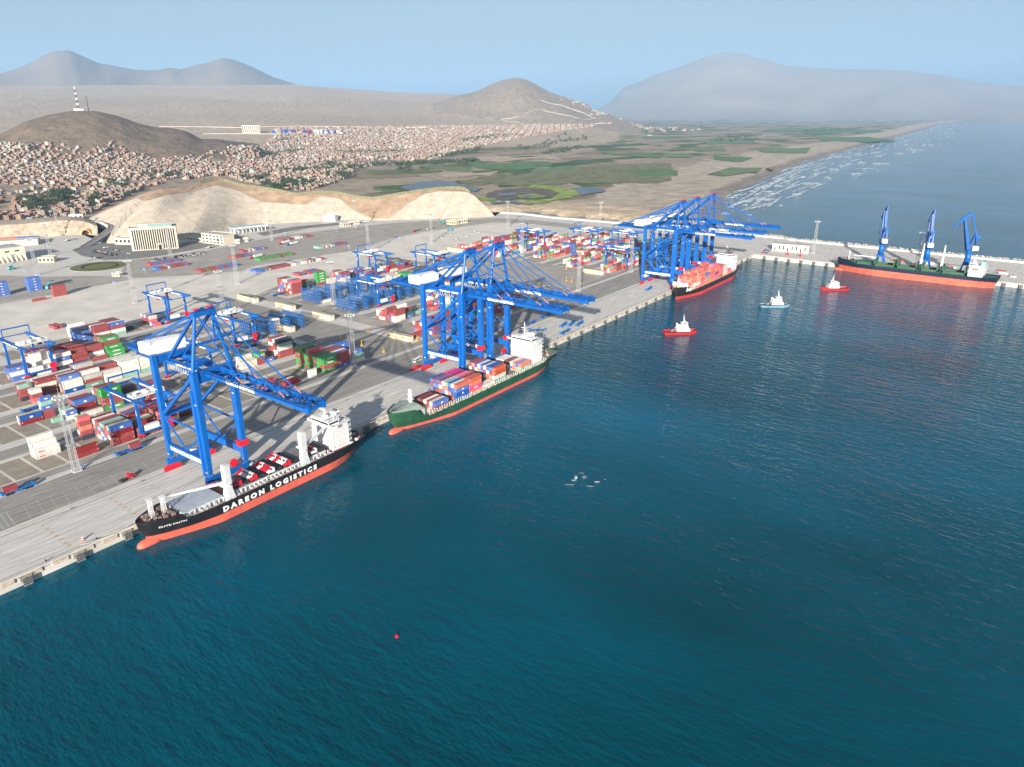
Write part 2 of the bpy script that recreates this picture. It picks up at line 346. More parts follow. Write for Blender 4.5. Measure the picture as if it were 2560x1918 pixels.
def land_mat():
    m = bpy.data.materials.new('desert_land'); m.use_nodes = True; n = m.node_tree; b = n.nodes['Principled BSDF']
    b.inputs['Roughness'].default_value = 0.95; b.inputs['Specular IOR Level'].default_value = 0.1
    at = n.nodes.new('ShaderNodeAttribute'); at.attribute_name = 'land'; geo = n.nodes.new('ShaderNodeNewGeometry')
    no = n.nodes.new('ShaderNodeTexNoise'); no.inputs['Scale'].default_value = 0.02; no.inputs['Detail'].default_value = 9; no.inputs['Roughness'].default_value = 0.66
    n.links.new(geo.outputs['Position'], no.inputs['Vector'])
    mr = n.nodes.new('ShaderNodeMapRange'); mr.inputs[1].default_value = 0.3; mr.inputs[2].default_value = 0.7; mr.inputs[3].default_value = 0.68; mr.inputs[4].default_value = 1.26
    n.links.new(no.outputs[0], mr.inputs[0])
    mp = n.nodes.new('ShaderNodeMapping'); mp.inputs['Rotation'].default_value = (0, 0, R(24)); mp.inputs['Scale'].default_value = (0.0042, 0.0085, 0)
    n.links.new(geo.outputs['Position'], mp.inputs[0])
    vo = n.nodes.new('ShaderNodeTexVoronoi'); vo.distance = 'CHEBYCHEV'; vo.inputs['Scale'].default_value = 1.0; vo.inputs['Randomness'].default_value = 0.75
    n.links.new(mp.outputs[0], vo.inputs['Vector'])
    sp = n.nodes.new('ShaderNodeSeparateColor'); n.links.new(vo.outputs['Color'], sp.inputs[0])
    fr = n.nodes.new('ShaderNodeValToRGB'); fr.color_ramp.interpolation = 'CONSTANT'
    els = [(0, (.34,.275,.205)), (.28, (.27,.21,.155)), (.46, (.085,.135,.05)), (.56, (.38,.31,.23)), (.76, (.14,.165,.07)), (.86, (.065,.115,.045))]
    fr.color_ramp.elements[0].color = (*els[0][1], 1); fr.color_ramp.elements[1].position = els[1][0]; fr.color_ramp.elements[1].color = (*els[1][1], 1)
    for p, c in els[2:]: e = fr.color_ramp.elements.new(p); e.color = (*c, 1)
    n.links.new(sp.outputs[0], fr.inputs[0])
    mx = n.nodes.new('ShaderNodeMix'); mx.data_type = 'RGBA'
    n.links.new(at.outputs['Alpha'], mx.inputs[0]); n.links.new(at.outputs['Color'], mx.inputs[6]); n.links.new(fr.outputs[0], mx.inputs[7])
    mu = n.nodes.new('ShaderNodeMix'); mu.data_type = 'RGBA'; mu.blend_type = 'MULTIPLY'; mu.inputs[0].default_value = 1.0
    n.links.new(mx.outputs[2], mu.inputs[6]); n.links.new(mr.outputs[0], mu.inputs[7]); n.links.new(mu.outputs[2], b.inputs['Base Color'])
    bp = n.nodes.new('ShaderNodeBump'); bp.inputs['Distance'].default_value = 26.0; bp.inputs['Strength'].default_value = 0.8
    n.links.new(no.outputs[0], bp.inputs['Height']); n.links.new(bp.outputs[0], b.inputs['Normal'])
    return m
me.materials.append(land_mat()); tag(link('ground', me), kind='structure')

# ---- marsh, lagoons and fields lying on the plain
LAGOON = mat('lagoon_water', (0.13, 0.17, 0.20), 0.45, 0.12, 0.01, spec=.2)
def sheet(name, pts, z, m, kind='structure'):
    b = MB(); b.add([U(x, y, z) for x, y in pts], (tuple(range(len(pts)))[::-1],)); return struct(name, b, m, kind=kind)
def wob(pts, k=5, a=0.12, seed=1):
    r = random.Random(seed); out = []; n = len(pts)
    for i in range(n):
        p, q = pts[i], pts[(i+1) % n]; L = math.hypot(q[0]-p[0], q[1]-p[1])
        for j in range(k):
            t = j/k; s = 0 if j == 0 else r.uniform(-a, a)*L
            out.append((p[0]+(q[0]-p[0])*t, p[1]+(q[1]-p[1])*t+s*.35))
    return out
green1 = mat('crop_green', (0.085, 0.165, 0.045), 0.9, 0.16, 0.02); green2 = mat('field_green', (0.12, 0.19, 0.07), 0.9, 0.2, 0.02)
olive = mat('marsh_olive', (0.165, 0.165, 0.07), 0.9, 0.32, 0.03); lime = mat('reed_green', (0.24, 0.32, 0.06), 0.9, 0.3, 0.04)
mud = mat('dark_mud', (0.13, 0.105, 0.075), 0.7, 0.3, 0.03); soil = mat('dry_soil', (0.42, 0.33, 0.24), 0.95, 0.2, 0.02)
FIELDS5 = [('field', green1, [(930,680),(1480,680),(1500,700),(1330,730),(1190,735),(1010,720),(960,700)]), ('field', green2, [(640,705),(980,710),(960,740),(700,725)]),
 ('marsh', olive, [(870,800),(1100,770),(1400,740),(1900,700),(2260,690),(2260,800),(1900,815),(1500,835),(1250,835),(1100,820),(980,838)]),
 ('marsh', green2, [(1340,735),(1600,705),(1700,715),(1560,745),(1400,752)]), ('marsh', green1, [(1960,745),(2120,725),(2300,735),(2300,770),(2080,778)]),
 ('soil_patch', soil, [(720,755),(1150,738),(1090,772),(800,778)]), ('soil_patch', soil, [(100,810),(330,790),(350,830),(160,850)]),
 ('mudflat', mud, [(1080,880),(1200,855),(1300,850),(1480,862),(1530,880),(1500,915),(1300,912),(1180,930),(1050,925)]),
 ('reed_bed', lime, [(1250,838),(1420,828),(1560,848),(1690,858),(1710,880),(1610,912),(1440,947),(1250,955),(1330,932),(1480,918),(1540,885),(1480,858),(1360,848)]),
 ('reed_bed', lime, [(1260,895),(1400,888),(1450,902),(1380,915),(1290,912)]), ('reed_bed', lime, [(990,905),(1130,915),(1120,935),(1010,930)]),
 ('field', green1, [(1800,625),(2000,622),(2230,632),(2190,655),(1990,642)]), ('field', green2, [(1730,575),(1930,575),(1900,590)]), ('soil_patch', soil, [(1000,652),(1500,640),(1560,672),(1040,676)]),
 ('field', green2, [(2050,520),(2240,515),(2240,530),(2090,536)])]
FIELDS6 = [('field', green1, [(0,585),(300,600),(310,615),(50,596)]), ('field', green2, [(330,590),(480,595),(480,615),(340,610)]), ('field', green1, [(590,605),(800,615),(740,635),(600,625)]),
 ('field', green2, [(820,570),(1100,560),(1080,590),(840,585)]), ('field', green1, [(1140,510),(1400,505),(1560,525),(1400,535),(1150,530)]), ('field', green2, [(530,530),(640,515),(800,520),(810,540),(560,545)]),
 ('field', green2, [(480,560),(640,555),(660,580),(500,580)]), ('marsh', green2, [(560,700),(680,665),(850,668),(820,690),(640,710)]), ('field', green1, [(880,465),(1300,462),(1500,478),(1200,490),(900,482)]), ('marsh', olive, [(860,670),(930,655),(900,680)])]
for i, (nm, m_, p_) in enumerate(FIELDS5): sheet(nm, wob([q5(*p) for p in p_], 4, .1, i), 2.6+0.05*i, m_)
for i, (nm, m_, p_) in enumerate(FIELDS6): sheet(nm, wob([q6(*p) for p in p_], 3, .05, 40+i), 3.4+0.05*i, m_)
LG = [[(510,845),(620,812),(760,800),(860,805),(900,830),(1040,850),(1000,872),(880,848),(760,852),(600,872)], [(1140,885),(1250,875),(1275,890),(1160,902)], [(1620,850),(1760,840),(1840,865),(1690,897)],
      [(1090,936),(1250,928),(1310,945),(1110,952)], [(1290,898),(1370,895),(1360,905),(1300,906)]]
for i, p_ in enumerate(LG): sheet('lagoon', wob([q5(*p) for p in p_], 5, .1, 80+i), 3.9+.05*i, LAGOON)

# ---- surf breaking along the beach
FOAM = mat('sea_foam', (0.80, 0.84, 0.86), 0.6, 0.06, 0.05)
fn = FOAM.node_tree; tb = fn.nodes.new('ShaderNodeBsdfTransparent'); ms = fn.nodes.new('ShaderNodeMixShader'); gg = fn.nodes.new('ShaderNodeNewGeometry')
fm = fn.nodes.new('ShaderNodeMapping'); fm.inputs['Scale'].default_value = (0.05, 0.11, 0.1); fm.inputs['Rotation'].default_value = (0, 0, R(40)); ft = fn.nodes.new('ShaderNodeTexNoise'); ft.inputs['Scale'].default_value = 1.0; ft.inputs['Detail'].default_value = 7; ft.inputs['Roughness'].default_value = .7
fr_ = fn.nodes.new('ShaderNodeMapRange'); fr_.inputs[1].default_value = .32; fr_.inputs[2].default_value = .66
fn.links.new(gg.outputs['Position'], fm.inputs[0]); fn.links.new(fm.outputs[0], ft.inputs['Vector']); fn.links.new(ft.outputs[0], fr_.inputs[0]); fn.links.new(fr_.outputs[0], ms.inputs[0])
fn.links.new(tb.outputs[0], ms.inputs[1]); fn.links.new(fn.nodes['Principled BSDF'].outputs[0], ms.inputs[2]); fn.links.new(ms.outputs[0], fn.nodes['Material Output'].inputs[0])
fb = MB(); rf = random.Random(5)
def foam(cx, cy, w, h, n=16):
    pts = [];
    for i in range(n):
        t = 2*math.pi*i/n; k = rf.uniform(.7, 1.25); pts.append(U(cx+math.cos(t)*w*k, cy+math.sin(t)*h*k, WL+.25))
    c = U(cx, cy-h*.2, WL+1.3); o = [c]+pts
    fb.add(o, [(0, 1+i, 1+(i+1) % n) for i in range(n)])
WAV = [(1090,750,62,13),(860,830,50,14),(920,800,40,6),(1020,805,30,9),(930,762,34,9),(840,770,28,11),(760,860,20,7),(945,865,12,10),(775,912,14,6),(655,905,20,14),(1185,720,22,5),(1060,715,18,11),(1330,698,40,4),(1400,671,55,4),(1465,645,45,3),
       (1450,605,22,8),(1555,593,34,5),(1300,648,20,9),(1220,675,36,5),(1265,655,28,5),(1640,573,45,2.5),(1690,547,10,5),(1730,551,11,4),(1450,683,12,4),(1130,683,16,3),(1035,690,12,3),(700,822,16,5),(790,790,14,10),(1370,640,26,3),(1780,500,8,4),(1800,486,10,3),(1830,462,12,4),(1855,447,9,3),(1290,610,16,3),(1500,570,22,2.5),(1340,595,18,3),
       (690,870,10,8),(670,850,18,4),(980,735,22,3),(1110,700,30,2.5),(880,790,44,4)]
for w in WAV: 
    x, y = q6(w[0], w[1])
    for k in range(4): foam(x+rf.uniform(-.5, .5)*w[2]*.48, y+rf.uniform(-.25, .25)*w[3]*.48, w[2]*.36*rf.uniform(.6, 1.1), max(.8, w[3]*.22*rf.uniform(.5, 1)))
for k in range(260):          # broken white water close to the sand
    X = 1480*(1.0088**k); Y = np.interp(X, SHX, SHY)-rf.uniform(6, 70)-rf.random()**3*170*(X/2500)
    n = 12; L = rf.uniform(30, 105)*(1+X/5000); Wd = rf.uniform(1.5, 4)*(1+X/6000); ang = rf.uniform(.02, .18)
    pts = [(X+math.cos(t)*L*math.cos(ang)*j-math.sin(t)*Wd*math.sin(ang), Y+math.cos(t)*L*math.sin(ang)*j+math.sin(t)*Wd, WL+.3) for t, j in [(2*math.pi*i/n, rf.uniform(.6, 1.1)) for i in range(n)]]
    fb.add([(X, Y, WL+1.0)]+pts, [(0, 1+i, 1+(i+1) % n) for i in range(n)])
for (x, y, w, h) in [(1436,1201,10,4),(1440,1193,6,9),(1463,1192,12,5),(1492,1203,9,4),(1513,1198,4,2),(1425,1212,14,2.5),(1456,1183,12,2.5),(1478,1215,14,2),(1640,843,16,1.2)]:
    for k in range(3): foam(x+rf.uniform(-.4, .4)*w, y+rf.uniform(-.4, .4)*h, w*.55, h*.55, 11)
struct('surf_foam', fb, FOAM, kind='stuff')

# ---- haze: closed box of even air
hz = MB(); hz.box(-39500, 40000, -39500, 40000, -14, 2350)
ho = struct('haze', hz, [], kind='stuff')
hm = bpy.data.materials.new('sea_haze'); hm.use_nodes = True; hn = hm.node_tree; hn.nodes.clear()
pv = hn.nodes.new('ShaderNodeVolumePrincipled'); pv.inputs['Color'].default_value = (0.42, 0.68, 1.0, 1); pv.inputs['Density'].default_value = 0.000040; pv.inputs['Anisotropy'].default_value = 0.0
hout = hn.nodes.new('ShaderNodeOutputMaterial'); hn.links.new(pv.outputs[0], hout.inputs['Volume']); ho.data.materials.append(hm)
# ================================================================== PORT GROUND
conc = mat('apron_concrete', (0.58, 0.555, 0.515), 0.8, 0.15, 0.5, streak=(0.10, 1.0, 1.0), dirt=0.16)
conc2 = mat('yard_concrete', (0.56, 0.53, 0.48), 0.85, 0.09, 0.12)
asph = mat('worn_asphalt', (0.30, 0.286, 0.262), 0.85, 0.27, 0.8, streak=(0.04, 1.0, 1.0), dirt=.15)
asph2 = mat('plain_asphalt', (0.36, 0.335, 0.30), 0.88, 0.12, 0.05, dirt=.2)
pad = mat('stack_pad_asphalt', (0.29, 0.255, 0.205), 0.9, 0.12, 0.15)
unpav = mat('unpaved_gravel', (0.64, 0.60, 0.535), 0.95, 0.09, 0.04, dirt=.12)
road_d = mat('road_asphalt', (0.20, 0.192, 0.182), 0.85, 0.1, 0.1)
paint = mat('white_marking', (0.50, 0.48, 0.44), 0.7, 0.2, 1.2)
ochre = mat('ochre_marking', (0.50, 0.30, 0.10), 0.8, 0.2, 0.8)
kerbm = mat('kerb_concrete', (0.55, 0.53, 0.50), 0.85, 0.08, 0.3)
railm = mat('rail_slot', (0.045, 0.043, 0.042), 0.6, 0.2, 0.6)
pb = MB()
n = len(port)
pb.add([(x, y, 0) for x, y in port]+[(x, y, -9) for x, y in port], [tuple(range(n-1, -1, -1))[::-1]]+[(i, n+i, n+(i+1) % n, (i+1) % n) for i in range(n)])
# concave outline -> triangulate through bmesh
import bmesh
def tri_poly(pts, z):
    bm = bmesh.new(); vs_ = [bm.verts.new((x, y, z)) for x, y in pts]; f = bm.faces.new(vs_)
    if f.normal.z < 0: f.normal_flip()
    bmesh.ops.triangulate(bm, faces=[f]); bm.normal_update(); m = MB(); bm.verts.index_update()
    fs_ = []
    for t in bm.faces:
        ids = [v.index for v in t.verts]; fs_.append(tuple(ids if t.normal.z > 0 else ids[::-1]))
    m.add([tuple(v.co) for v in bm.verts], fs_); bm.free(); return m
g = tri_poly(port, 0.0)
for i in range(n):
    (x1, y1), (x2, y2) = port[i], port[(i+1) % n]
    if min(x1, x2) > BWX-1: continue
    g.quad((x1, y1, -9), (x2, y2, -9), (x2, y2, 0), (x1, y1, 0))
struct('quay_deck', g, conc)
def rect(name, x0, x1, y0, y1, z, m): b = MB(); b.quad((x0,y0,z),(x1,y0,z),(x1,y1,z),(x0,y1,z)); return struct(name, b, m)
def pxsheet(name, pts, z, m):
    p = [tuple(U(x, y, z)[:2]) for x, y in pts]; return struct(name, tri_poly(p, z), m)
rect('asphalt_lane', -400, JX-6, 349.5, 383, .004, asph)
rect('asphalt_lane', -400, 905, 387.5, 395.2, .004, asph)
rect('cross_road', 353, 402, 395.3, 640, .008, asph)
rect('cross_road', 418, 436, 395.3, 640, .006, asph2)
rect('cross_road', 640, 735, 395.3, 640, .008, asph2)
rect('cross_road', 905, 950, 383.2, 560, .008, asph2)
FRONT = [397.0, 450.3, 503.6, 557.0, 610.6]
for b, fy in enumerate(FRONT):
    rect('truck_lane', -400, 352, fy+31, fy+44, .004, asph)
    rect('truck_lane', 436, 640, fy+31, fy+44, .004, asph)
    rect('truck_lane', 736, 904, fy+31, fy+44, .004, asph)
GRP = [[(34,352),(432,640),(736,898)], [(34,352),(432,640),(736,898)], [(34,352),(432,640),(736,898)], [(34,352),(432,640),(736,880)], [(190,352),(440,640),(736,860)]]
pb = MB(); bars = MB()
for b, fy in enumerate(FRONT):
    for x0, x1 in GRP[b]:
        x = x0
        while x+12.9 <= x1+.5:
            pb.quad((x+.7, fy-.6, .012), (x+12.3, fy-.6, .012), (x+12.3, fy+26.5, .012), (x+.7, fy+26.5, .012))
            bars.box(x+12.3, x+13.7, fy-.6, fy+26.5, -.2, .05)
            x += 13.0
struct('stack_pads', pb, pad); struct('stack_beams', bars, conc2)
UNP = [(-240,905),(0,797),(0,765),(235,716),(330,700),(470,690),(600,683),(640,668),(880,628),(905,640),(880,668),(720,705),(640,738),(470,782),(330,808),(0,880),(-240,960)]
pxsheet('unpaved_yard', UNP, .010, unpav)
pxsheet('unpaved_yard', [(905,638),(975,600),(1060,582),(1180,566),(1300,556),(1330,566),(1290,590),(1240,612),(1120,640),(1060,655)], .010, unpav)
pxsheet('logistics_asphalt', [(335,696),(300,680),(330,650),(420,640),(520,626),(620,604),(740,585),(880,568),(1000,556),(1235,545),(1296,548),(1180,563),(1060,579),(975,597),(900,624),(640,664),(600,678),(470,688)], .014, asph2)
pxsheet('entrance_asphalt', [(205,616),(262,606),(330,612),(455,608),(520,600),(560,590),(620,590),(560,606),(500,622),(400,640),(330,648),(260,650),(205,640),(180,625)], .018, road_d)
pxsheet('access_road', [(-240,730),(-100,706),(0,689),(120,692),(180,690),(300,690),(335,697),(250,714),(120,738),(0,760),(-240,812)], .014, asph2)
pxsheet('slope_foot_road', [(640,583),(740,566),(880,554),(900,557),(760,572),(660,590)], .022, road_d)  # strip along the slope foot in the darker road asphalt
pxsheet('coast_road', [(1100,556),(1236,546),(1330,550),(1460,563),(1560,572),(1560,580),(1440,572),(1330,560),(1240,556),(1120,563)], .026, asph2)
# roundabout lawn
ctr = U(249, 666)
def disc(mb, c, r0, r1, z0, z1, n=48, mi=0):
    ring = [(math.cos(2*math.pi*i/n), math.sin(2*math.pi*i/n)) for i in range(n)]
    v = [(c[0]+x*r, c[1]+y*r, z) for r, z in ((r1, z0), (r1, z1), (r0, z1), (r0, z0)) for x, y in ring]
    f = []
    for k in range(3): f += [(k*n+i, k*n+(i+1) % n, (k+1)*n+(i+1) % n, (k+1)*n+i) for i in range(n)]
    mb.add(v, f, mi)
lawn = mat('lawn', (0.15, 0.155, 0.05), 0.95, 0.25, 0.25); hedge = mat('hedge_green', (0.022, 0.035, 0.018), 0.9, 0.3, 0.8)
b = MB(); disc(b, ctr, 0.1, 31.5, -.1, .16); disc(b, ctr, 31.5, 32.4, -.1, .22, mi=1); disc(b, ctr, 18.6, 20.0, .1, .75, mi=2)
rb = link('roundabout', b.mesh('roundabout', [lawn, kerbm, hedge])); tag(rb, kind='structure')
# painted stall lines, crane-rail slots, marks on the apron
mk = MB()
for x in np.arange(-60, 640, 5.75):
    if 74 < x < 96: continue
    mk.quad((x, 350.2, .012), (x+.16, 350.2, .012), (x+3.2, 365.5, .012), (x+3.04, 365.5, .012))
for x in np.arange(640, 900, 4.2): mk.quad((x, 350.2, .012), (x+.2, 350.2, .012), (x+.2, 363, .012), (x, 363, .012))
for k in range(9):
    mk.quad((76+k*2.3, 350.5, .012), (76.35+k*2.3, 350.5, .012), (78.4+k*2.3, 366, .012), (78.05+k*2.3, 366, .012))
mk.quad((75,366,.012),(98,366,.012),(98,366.3,.012),(75,366.3,.012))
for y, w in ((371.5, .18), (377.0, .18)):
    for x in np.arange(-100, 900, 9): mk.quad((x, y, .012), (x+4, y, .012), (x+4, y+w, .012), (x, y+w, .012))
for fy in FRONT:
    for x0, x1 in ((40, 352), (436, 640)):
        for x in np.arange(x0, x1, 16): mk.quad((x, fy+37.4, .012), (x+5, fy+37.4, .012), (x+5, fy+37.6, .012), (x, fy+37.6, .012))
for x in (404, 416.5, 437.5): mk.quad((x, 388, .014), (x+.3, 388, .014), (x+.3, 640, .014), (x, 640, .014))
for x0, y0 in ((612, 372), (640, 392), (655, 388), (628, 388)):
    for k in range(5): mk.quad((x0+k*4, y0, .016), (x0+k*4+.25, y0, .016), (x0+k*4+.25, y0+9, .016), (x0+k*4, y0+9, .016))
    mk.quad((x0, y0, .016), (x0+16, y0, .016), (x0+16, y0+.25, .016), (x0, y0+.25, .016))
struct('painted_lines', mk, paint)
ob = MB()
for i, (x, y) in enumerate([(590,910),(655,955),(720,1000),(780,1046),(845,1095),(912,1145),(958,1180),(1535,535),(1600,572),(1660,612),(1728,655),(1790,698),(1860,742)]):
    p = U(x*.1811, 1150+y*.1811); s = 1.6
    ob.add([(p.x-s, p.y, .010), (p.x, p.y-.55, .010), (p.x+s, p.y, .010), (p.x, p.y+.55, .010)], ((0, 1, 2, 3),))
for k in range(26):
    for j in range(6):
        x = 150+k*31; y = 340-j*4.6; s = 1.3
        ob.add([(x-s+j*.5, y, .010), (x+j*.5, y-.4, .010), (x+s+j*.5, y, .010), (x+j*.5, y+.4, .010)], ((0, 1, 2, 3),))
struct('ochre_marks', ob, ochre)
rl = MB()
for y, w in ((WR, .35), (WR-1.6, .5), (LRR, .42)): rl.quad((-400, y-w/2, .008), (JX-8, y-w/2, .008), (JX-8, y+w/2, .008), (-400, y+w/2, .008))
for x in np.arange(-20, JX-10, 34): rl.quad((x, LRR+.5, .010), (x+2.2, LRR+.5, .010), (x+2.2, LRR+1.2, .010), (x, LRR+1.2, .010))
struct('crane_rails', rl, railm)
kb = MB(); kb.box(-400, 905, 383, 387.5, -.2, .12); struct('mast_island', kb, kerbm)
kb = MB(); kb.box(-420, JX, QY-.05, QY+.9, -.3, .28); kb.box(JX-.05, JX+.9, -420, QY, -.3, .28); struct('quay_kerb', kb, kerbm)
# quay face: capping beam, fenders, bollards, piles
qf = mat('quay_face_concrete', (0.42, 0.385, 0.33), 0.85, 0.16, 0.5, dirt=0.35)
fend_m = mat('fender_panel', (0.20, 0.20, 0.20), 0.6, 0.2, 1.4); rust = mat('rusty_concrete', (0.50, 0.42, 0.33), 0.85, 0.25, 0.4)
fp = None; fi = 0
def fender_proto():
    t = thing('quay_fender', 'x', 'fender')
    b = MB(); b.hexa([(-1.9,-.1,-3.2),(1.9,-.1,-3.2),(1.9,.6,-3.2),(-1.9,.6,-3.2)], [(-2.4,-1.3,-.35),(2.4,-1.3,-.35),(2.4,.6,-.35),(-2.4,.6,-.35)]); part('bracket', b, qf, t)
    b = MB(); b.box(-1.75, 1.75, -2.25, -1.9, -4.4, -.9); part('panel', b, fend_m, t)
    b = MB()
    for z in (-3.6, -2.6, -1.6): b.box(-1.6, 1.6, -2.32, -2.25, z, z+.45)
    part('facing', b, dark(), t)
    b = MB(); b.tube((0,-1.9,-1.9),(0,-.5,-1.9),.8,.7,8); part('rubber_cone', b, black(), t)
    return t
fp = fender_proto()
xs = [88.4*1.15+k*17.9*1.15 for k in range(-3, 48)]
xs = [x for x in np.arange(101.6-4*20.6, JX-8, 20.6)]
vis = []
for x in xs:
    if proj((x, QY-2, -2))[0] < -60: continue
    vis.append(x)
for k, x in enumerate(vis): place(fp, k > 0, (x, QY, 0), 0, f'grey quay fender, {ordw(k)} from the near end of the container quay', 'fenders along the container quay')
ys = list(np.arange(290, -70, -15.5))
for k, y in enumerate(ys): place(fp, True, (JX, y, 0), R(-90), f'grey quay fender, {ordw(k)} from the inner corner on the bulk quay', 'fenders along the bulk quay')
b = MB()
for x in np.arange(-60, JX, 10.3): b.box(x-3.2, x+3.2, QY-.55, QY, -1.9, -.15)
struct('capping_blocks', b, [rust])
b = MB()
for x in np.arange(-80, JX, 5.15): b.tube((x, QY+1.2, -9), (x, QY+1.2, -.6), .5, n=6)
for y in np.arange(QY, -70, -5.15): b.tube((JX+1.2, y, -9), (JX+1.2, y, -.6), .5, n=6)
b.box(-420, JX, QY-.02, QY+.3, -1.2, -.02); b.box(JX-.02, JX+.3, -420, QY, -1.2, -.02)
struct('quay_piles', b, qf)
bo = MB(); bo.tube((0,0,0),(0,0,.55),.3,.26,8); bo.tube((0,0,.55),(0,0,.85),.42,.36,8)
bm_ = bo.mesh('bollard', [dark()])
for k, x in enumerate([v+9 for v in vis[:24]]): tag(link('bollard', bm_, None, (x, QY+1.7, .28)), f'black mooring bollard, {ordw(k)} from the near end of the quay', 'bollard', 'bollards along the quay edge')
# ---- cut slope of sprayed concrete, soil band and fence on its crest
def crest(pxs, toe, k):
    tp = [np.array(U(x, y)[:2]) for x, y in toe]; out = []
    for x, y in pxs:
        d = ray(x, y); lo, hi = 300.0, 2500.0; h = math.hypot(d.x, d.y)
        def f(r):
            t = r/h; P = np.array([[d.x*t, d.y*t]]); z = CAMH+d.z*t; return z-k*poly_dist(P, [tuple(q) for q in tp], False)[0]
        best = None; pr = None
        for r in np.arange(500, 1900, 4):
            v = f(r)
            if pr is not None and pr > 0 >= v: best = r
            pr = v
        best = best or 1100; t = best/h; out.append(Vector((d.x*t, d.y*t, CAMH+d.z*t)))
    return out
def resample(P, n):
    P = [Vector(p) for p in P]; L = [0]
    for a, b in zip(P, P[1:]): L.append(L[-1]+(b-a).length)
    out = []
    for i in range(n):
        t = L[-1]*i/(n-1); j = max(k for k in range(len(L)) if L[k] <= t+1e-6); j = min(j, len(P)-2); s = (t-L[j])/max(1e-6, L[j+1]-L[j]); out.append(P[j].lerp(P[j+1], s))
    return out
ST = [((215,549),12,(222,546),(222,544)), ((262,556),11,(280,520),(285,515)), ((287,566),9,(344,494),(360,482)), ((262,610),0,(362,504),(400,474)), ((330,606),0,(420,488),(450,468)),
      ((400,602),0,(489,478),(500,459)), ((470,599),0,(545,462),(548,451)), ((560,576),0,(600,478),(607,468)), ((610,566),0,(655,505),(664,475)), ((650,561),0,(700,508),(712,483)), ((760,556),0,(769,513),(737,491)),
      ((800,554),0,(800,492),(791,483)), ((850,551),0,(850,495),(845,486)), ((885,549),0,(875,522),(889,496)), ((930,551),0,(930,546),(930,501)), ((965,552),0,(965,547),(985,491)), ((985,551),0,(1010,518),(1020,485)),
      ((1010,550),0,(1060,485),(1062,479)), ((1100,547),0,(1100,478),(1102,474)), ((1180,544),0,(1175,480),(1160,473)), ((1237,541),0,(1222,524),(1205,508))]
toe3 = [U(a[0], a[1], z) for a, z, _, _ in ST]; toe_px = [s[0] for s in ST if s[1] == 0]
top3 = crest([s[2] for s in ST], toe_px, 0.82); fen3 = crest([s[3] for s in ST], toe_px, 0.74)
for i in range(len(ST)):
    if ST[i][1] > 0:      # beside the ramp the bank is low
        d = ray(*ST[i][2]); t0 = math.hypot(toe3[i].x, toe3[i].y)+(8, 45, 70)[i]; t = t0/math.hypot(d.x, d.y); top3[i] = Vector((d.x*t, d.y*t, CAMH+d.z*t))
        d = ray(*ST[i][3]); t = (t0+25)/math.hypot(d.x, d.y); fen3[i] = Vector((d.x*t, d.y*t, CAMH+d.z*t))
shot = mat('sprayed_concrete', (0.45, 0.395, 0.325), 0.92, 0.13, 0.08, bump=.8); soilm = mat('cut_soil', (0.36, 0.255, 0.175), 0.95, 0.2, 0.05, bump=1.2)
def fine(rows, k):
    out = []
    for a, b in zip(rows, rows[1:]): out += [a.lerp(b, t/k) for t in range(k)]
    return out+[rows[-1]]
def smo(P, n=3):
    for _ in range(n): P = [P[0]]+[(a+b*2+c)/4 for a, b, c in zip(P, P[1:], P[2:])]+[P[-1]]
    return P
toe_f, top_f, fen_f = smo(fine(toe3, 6), 1), smo(fine(top3, 6), 2), smo(fine(fen3, 6), 2)
sb = MB(); NT = 6; rows = []
for j in range(NT):
    rows.append([a.lerp(b, j/NT) for a, b in zip(toe_f, top_f)])
    r_ = []
    for a, b in zip(toe_f, top_f):
        lo = a.lerp(b, (j+.88)/NT); hi = a.lerp(b, (j+1)/NT); r_.append(Vector((lo.x, lo.y, hi.z)))
    rows.append(r_)
rows.append(top_f); sb.grid(rows, 0)
nz = lambda p, a: Vector((p.x, p.y, p.z+(vnoise(np.array([p.x]), np.array([p.y]), 9.0, 5)[0]-.5)*a))
srows = [[a.lerp(b, s) for a, b in zip(top_f, fen_f)] for s in (0, .33, .66, 1)]
srows = [srows[0]]+[[nz(p, 3.0) for p in r] for r in srows[1:3]]+[srows[3]]
sb.grid(srows, 1)
back = [Vector((p.x*1.035, p.y*1.035, max(6.0, p.z-26))) for p in fen_f]; back2 = [Vector((p.x*1.11, p.y*1.11, 5.0)) for p in fen_f]
sb.grid([fen_f, back, back2], 1)
struct('cut_slope', sb, [shot, soilm])
bd = MB()
for j in range(1, NT):
    L_ = [a.lerp(b, j/NT)+Vector((0, 0, .25)) for a, b in zip(toe_f, top_f)]
    for a, b in zip(L_[18:], L_[19:]):
        if (b-a).length > .5: bd.beam(a, b, 1.1, .7)
struct('slope_drains', bd, mat('weathered_channel', (0.45, 0.395, 0.32), 0.9, 0.15, 0.3))
fe = thing('perimeter_fence', 'olive mesh fence along the crest of the sprayed-concrete slope', 'fence', fen_f[36]); fpm = mat('fence_mesh_olive', (0.20, 0.19, 0.115), 0.9, 0.2, 0.3)
fl = resample(fen_f[30:-4], 73); o0 = fen_f[36]
for a, b in zip(fl, fl[1:]):
    m_ = MB(); e = (b-a)*.985; a2 = a-o0
    th = Vector((e.y, -e.x, 0)).normalized()*.2
    bt = [a2-th, a2+e-th, a2+e+th, a2+th]; m_.hexa([p-Vector((0,0,1)) for p in bt], [p+Vector((0,0,5.2)) for p in bt]); part('fence_panel', m_, fpm, fe)
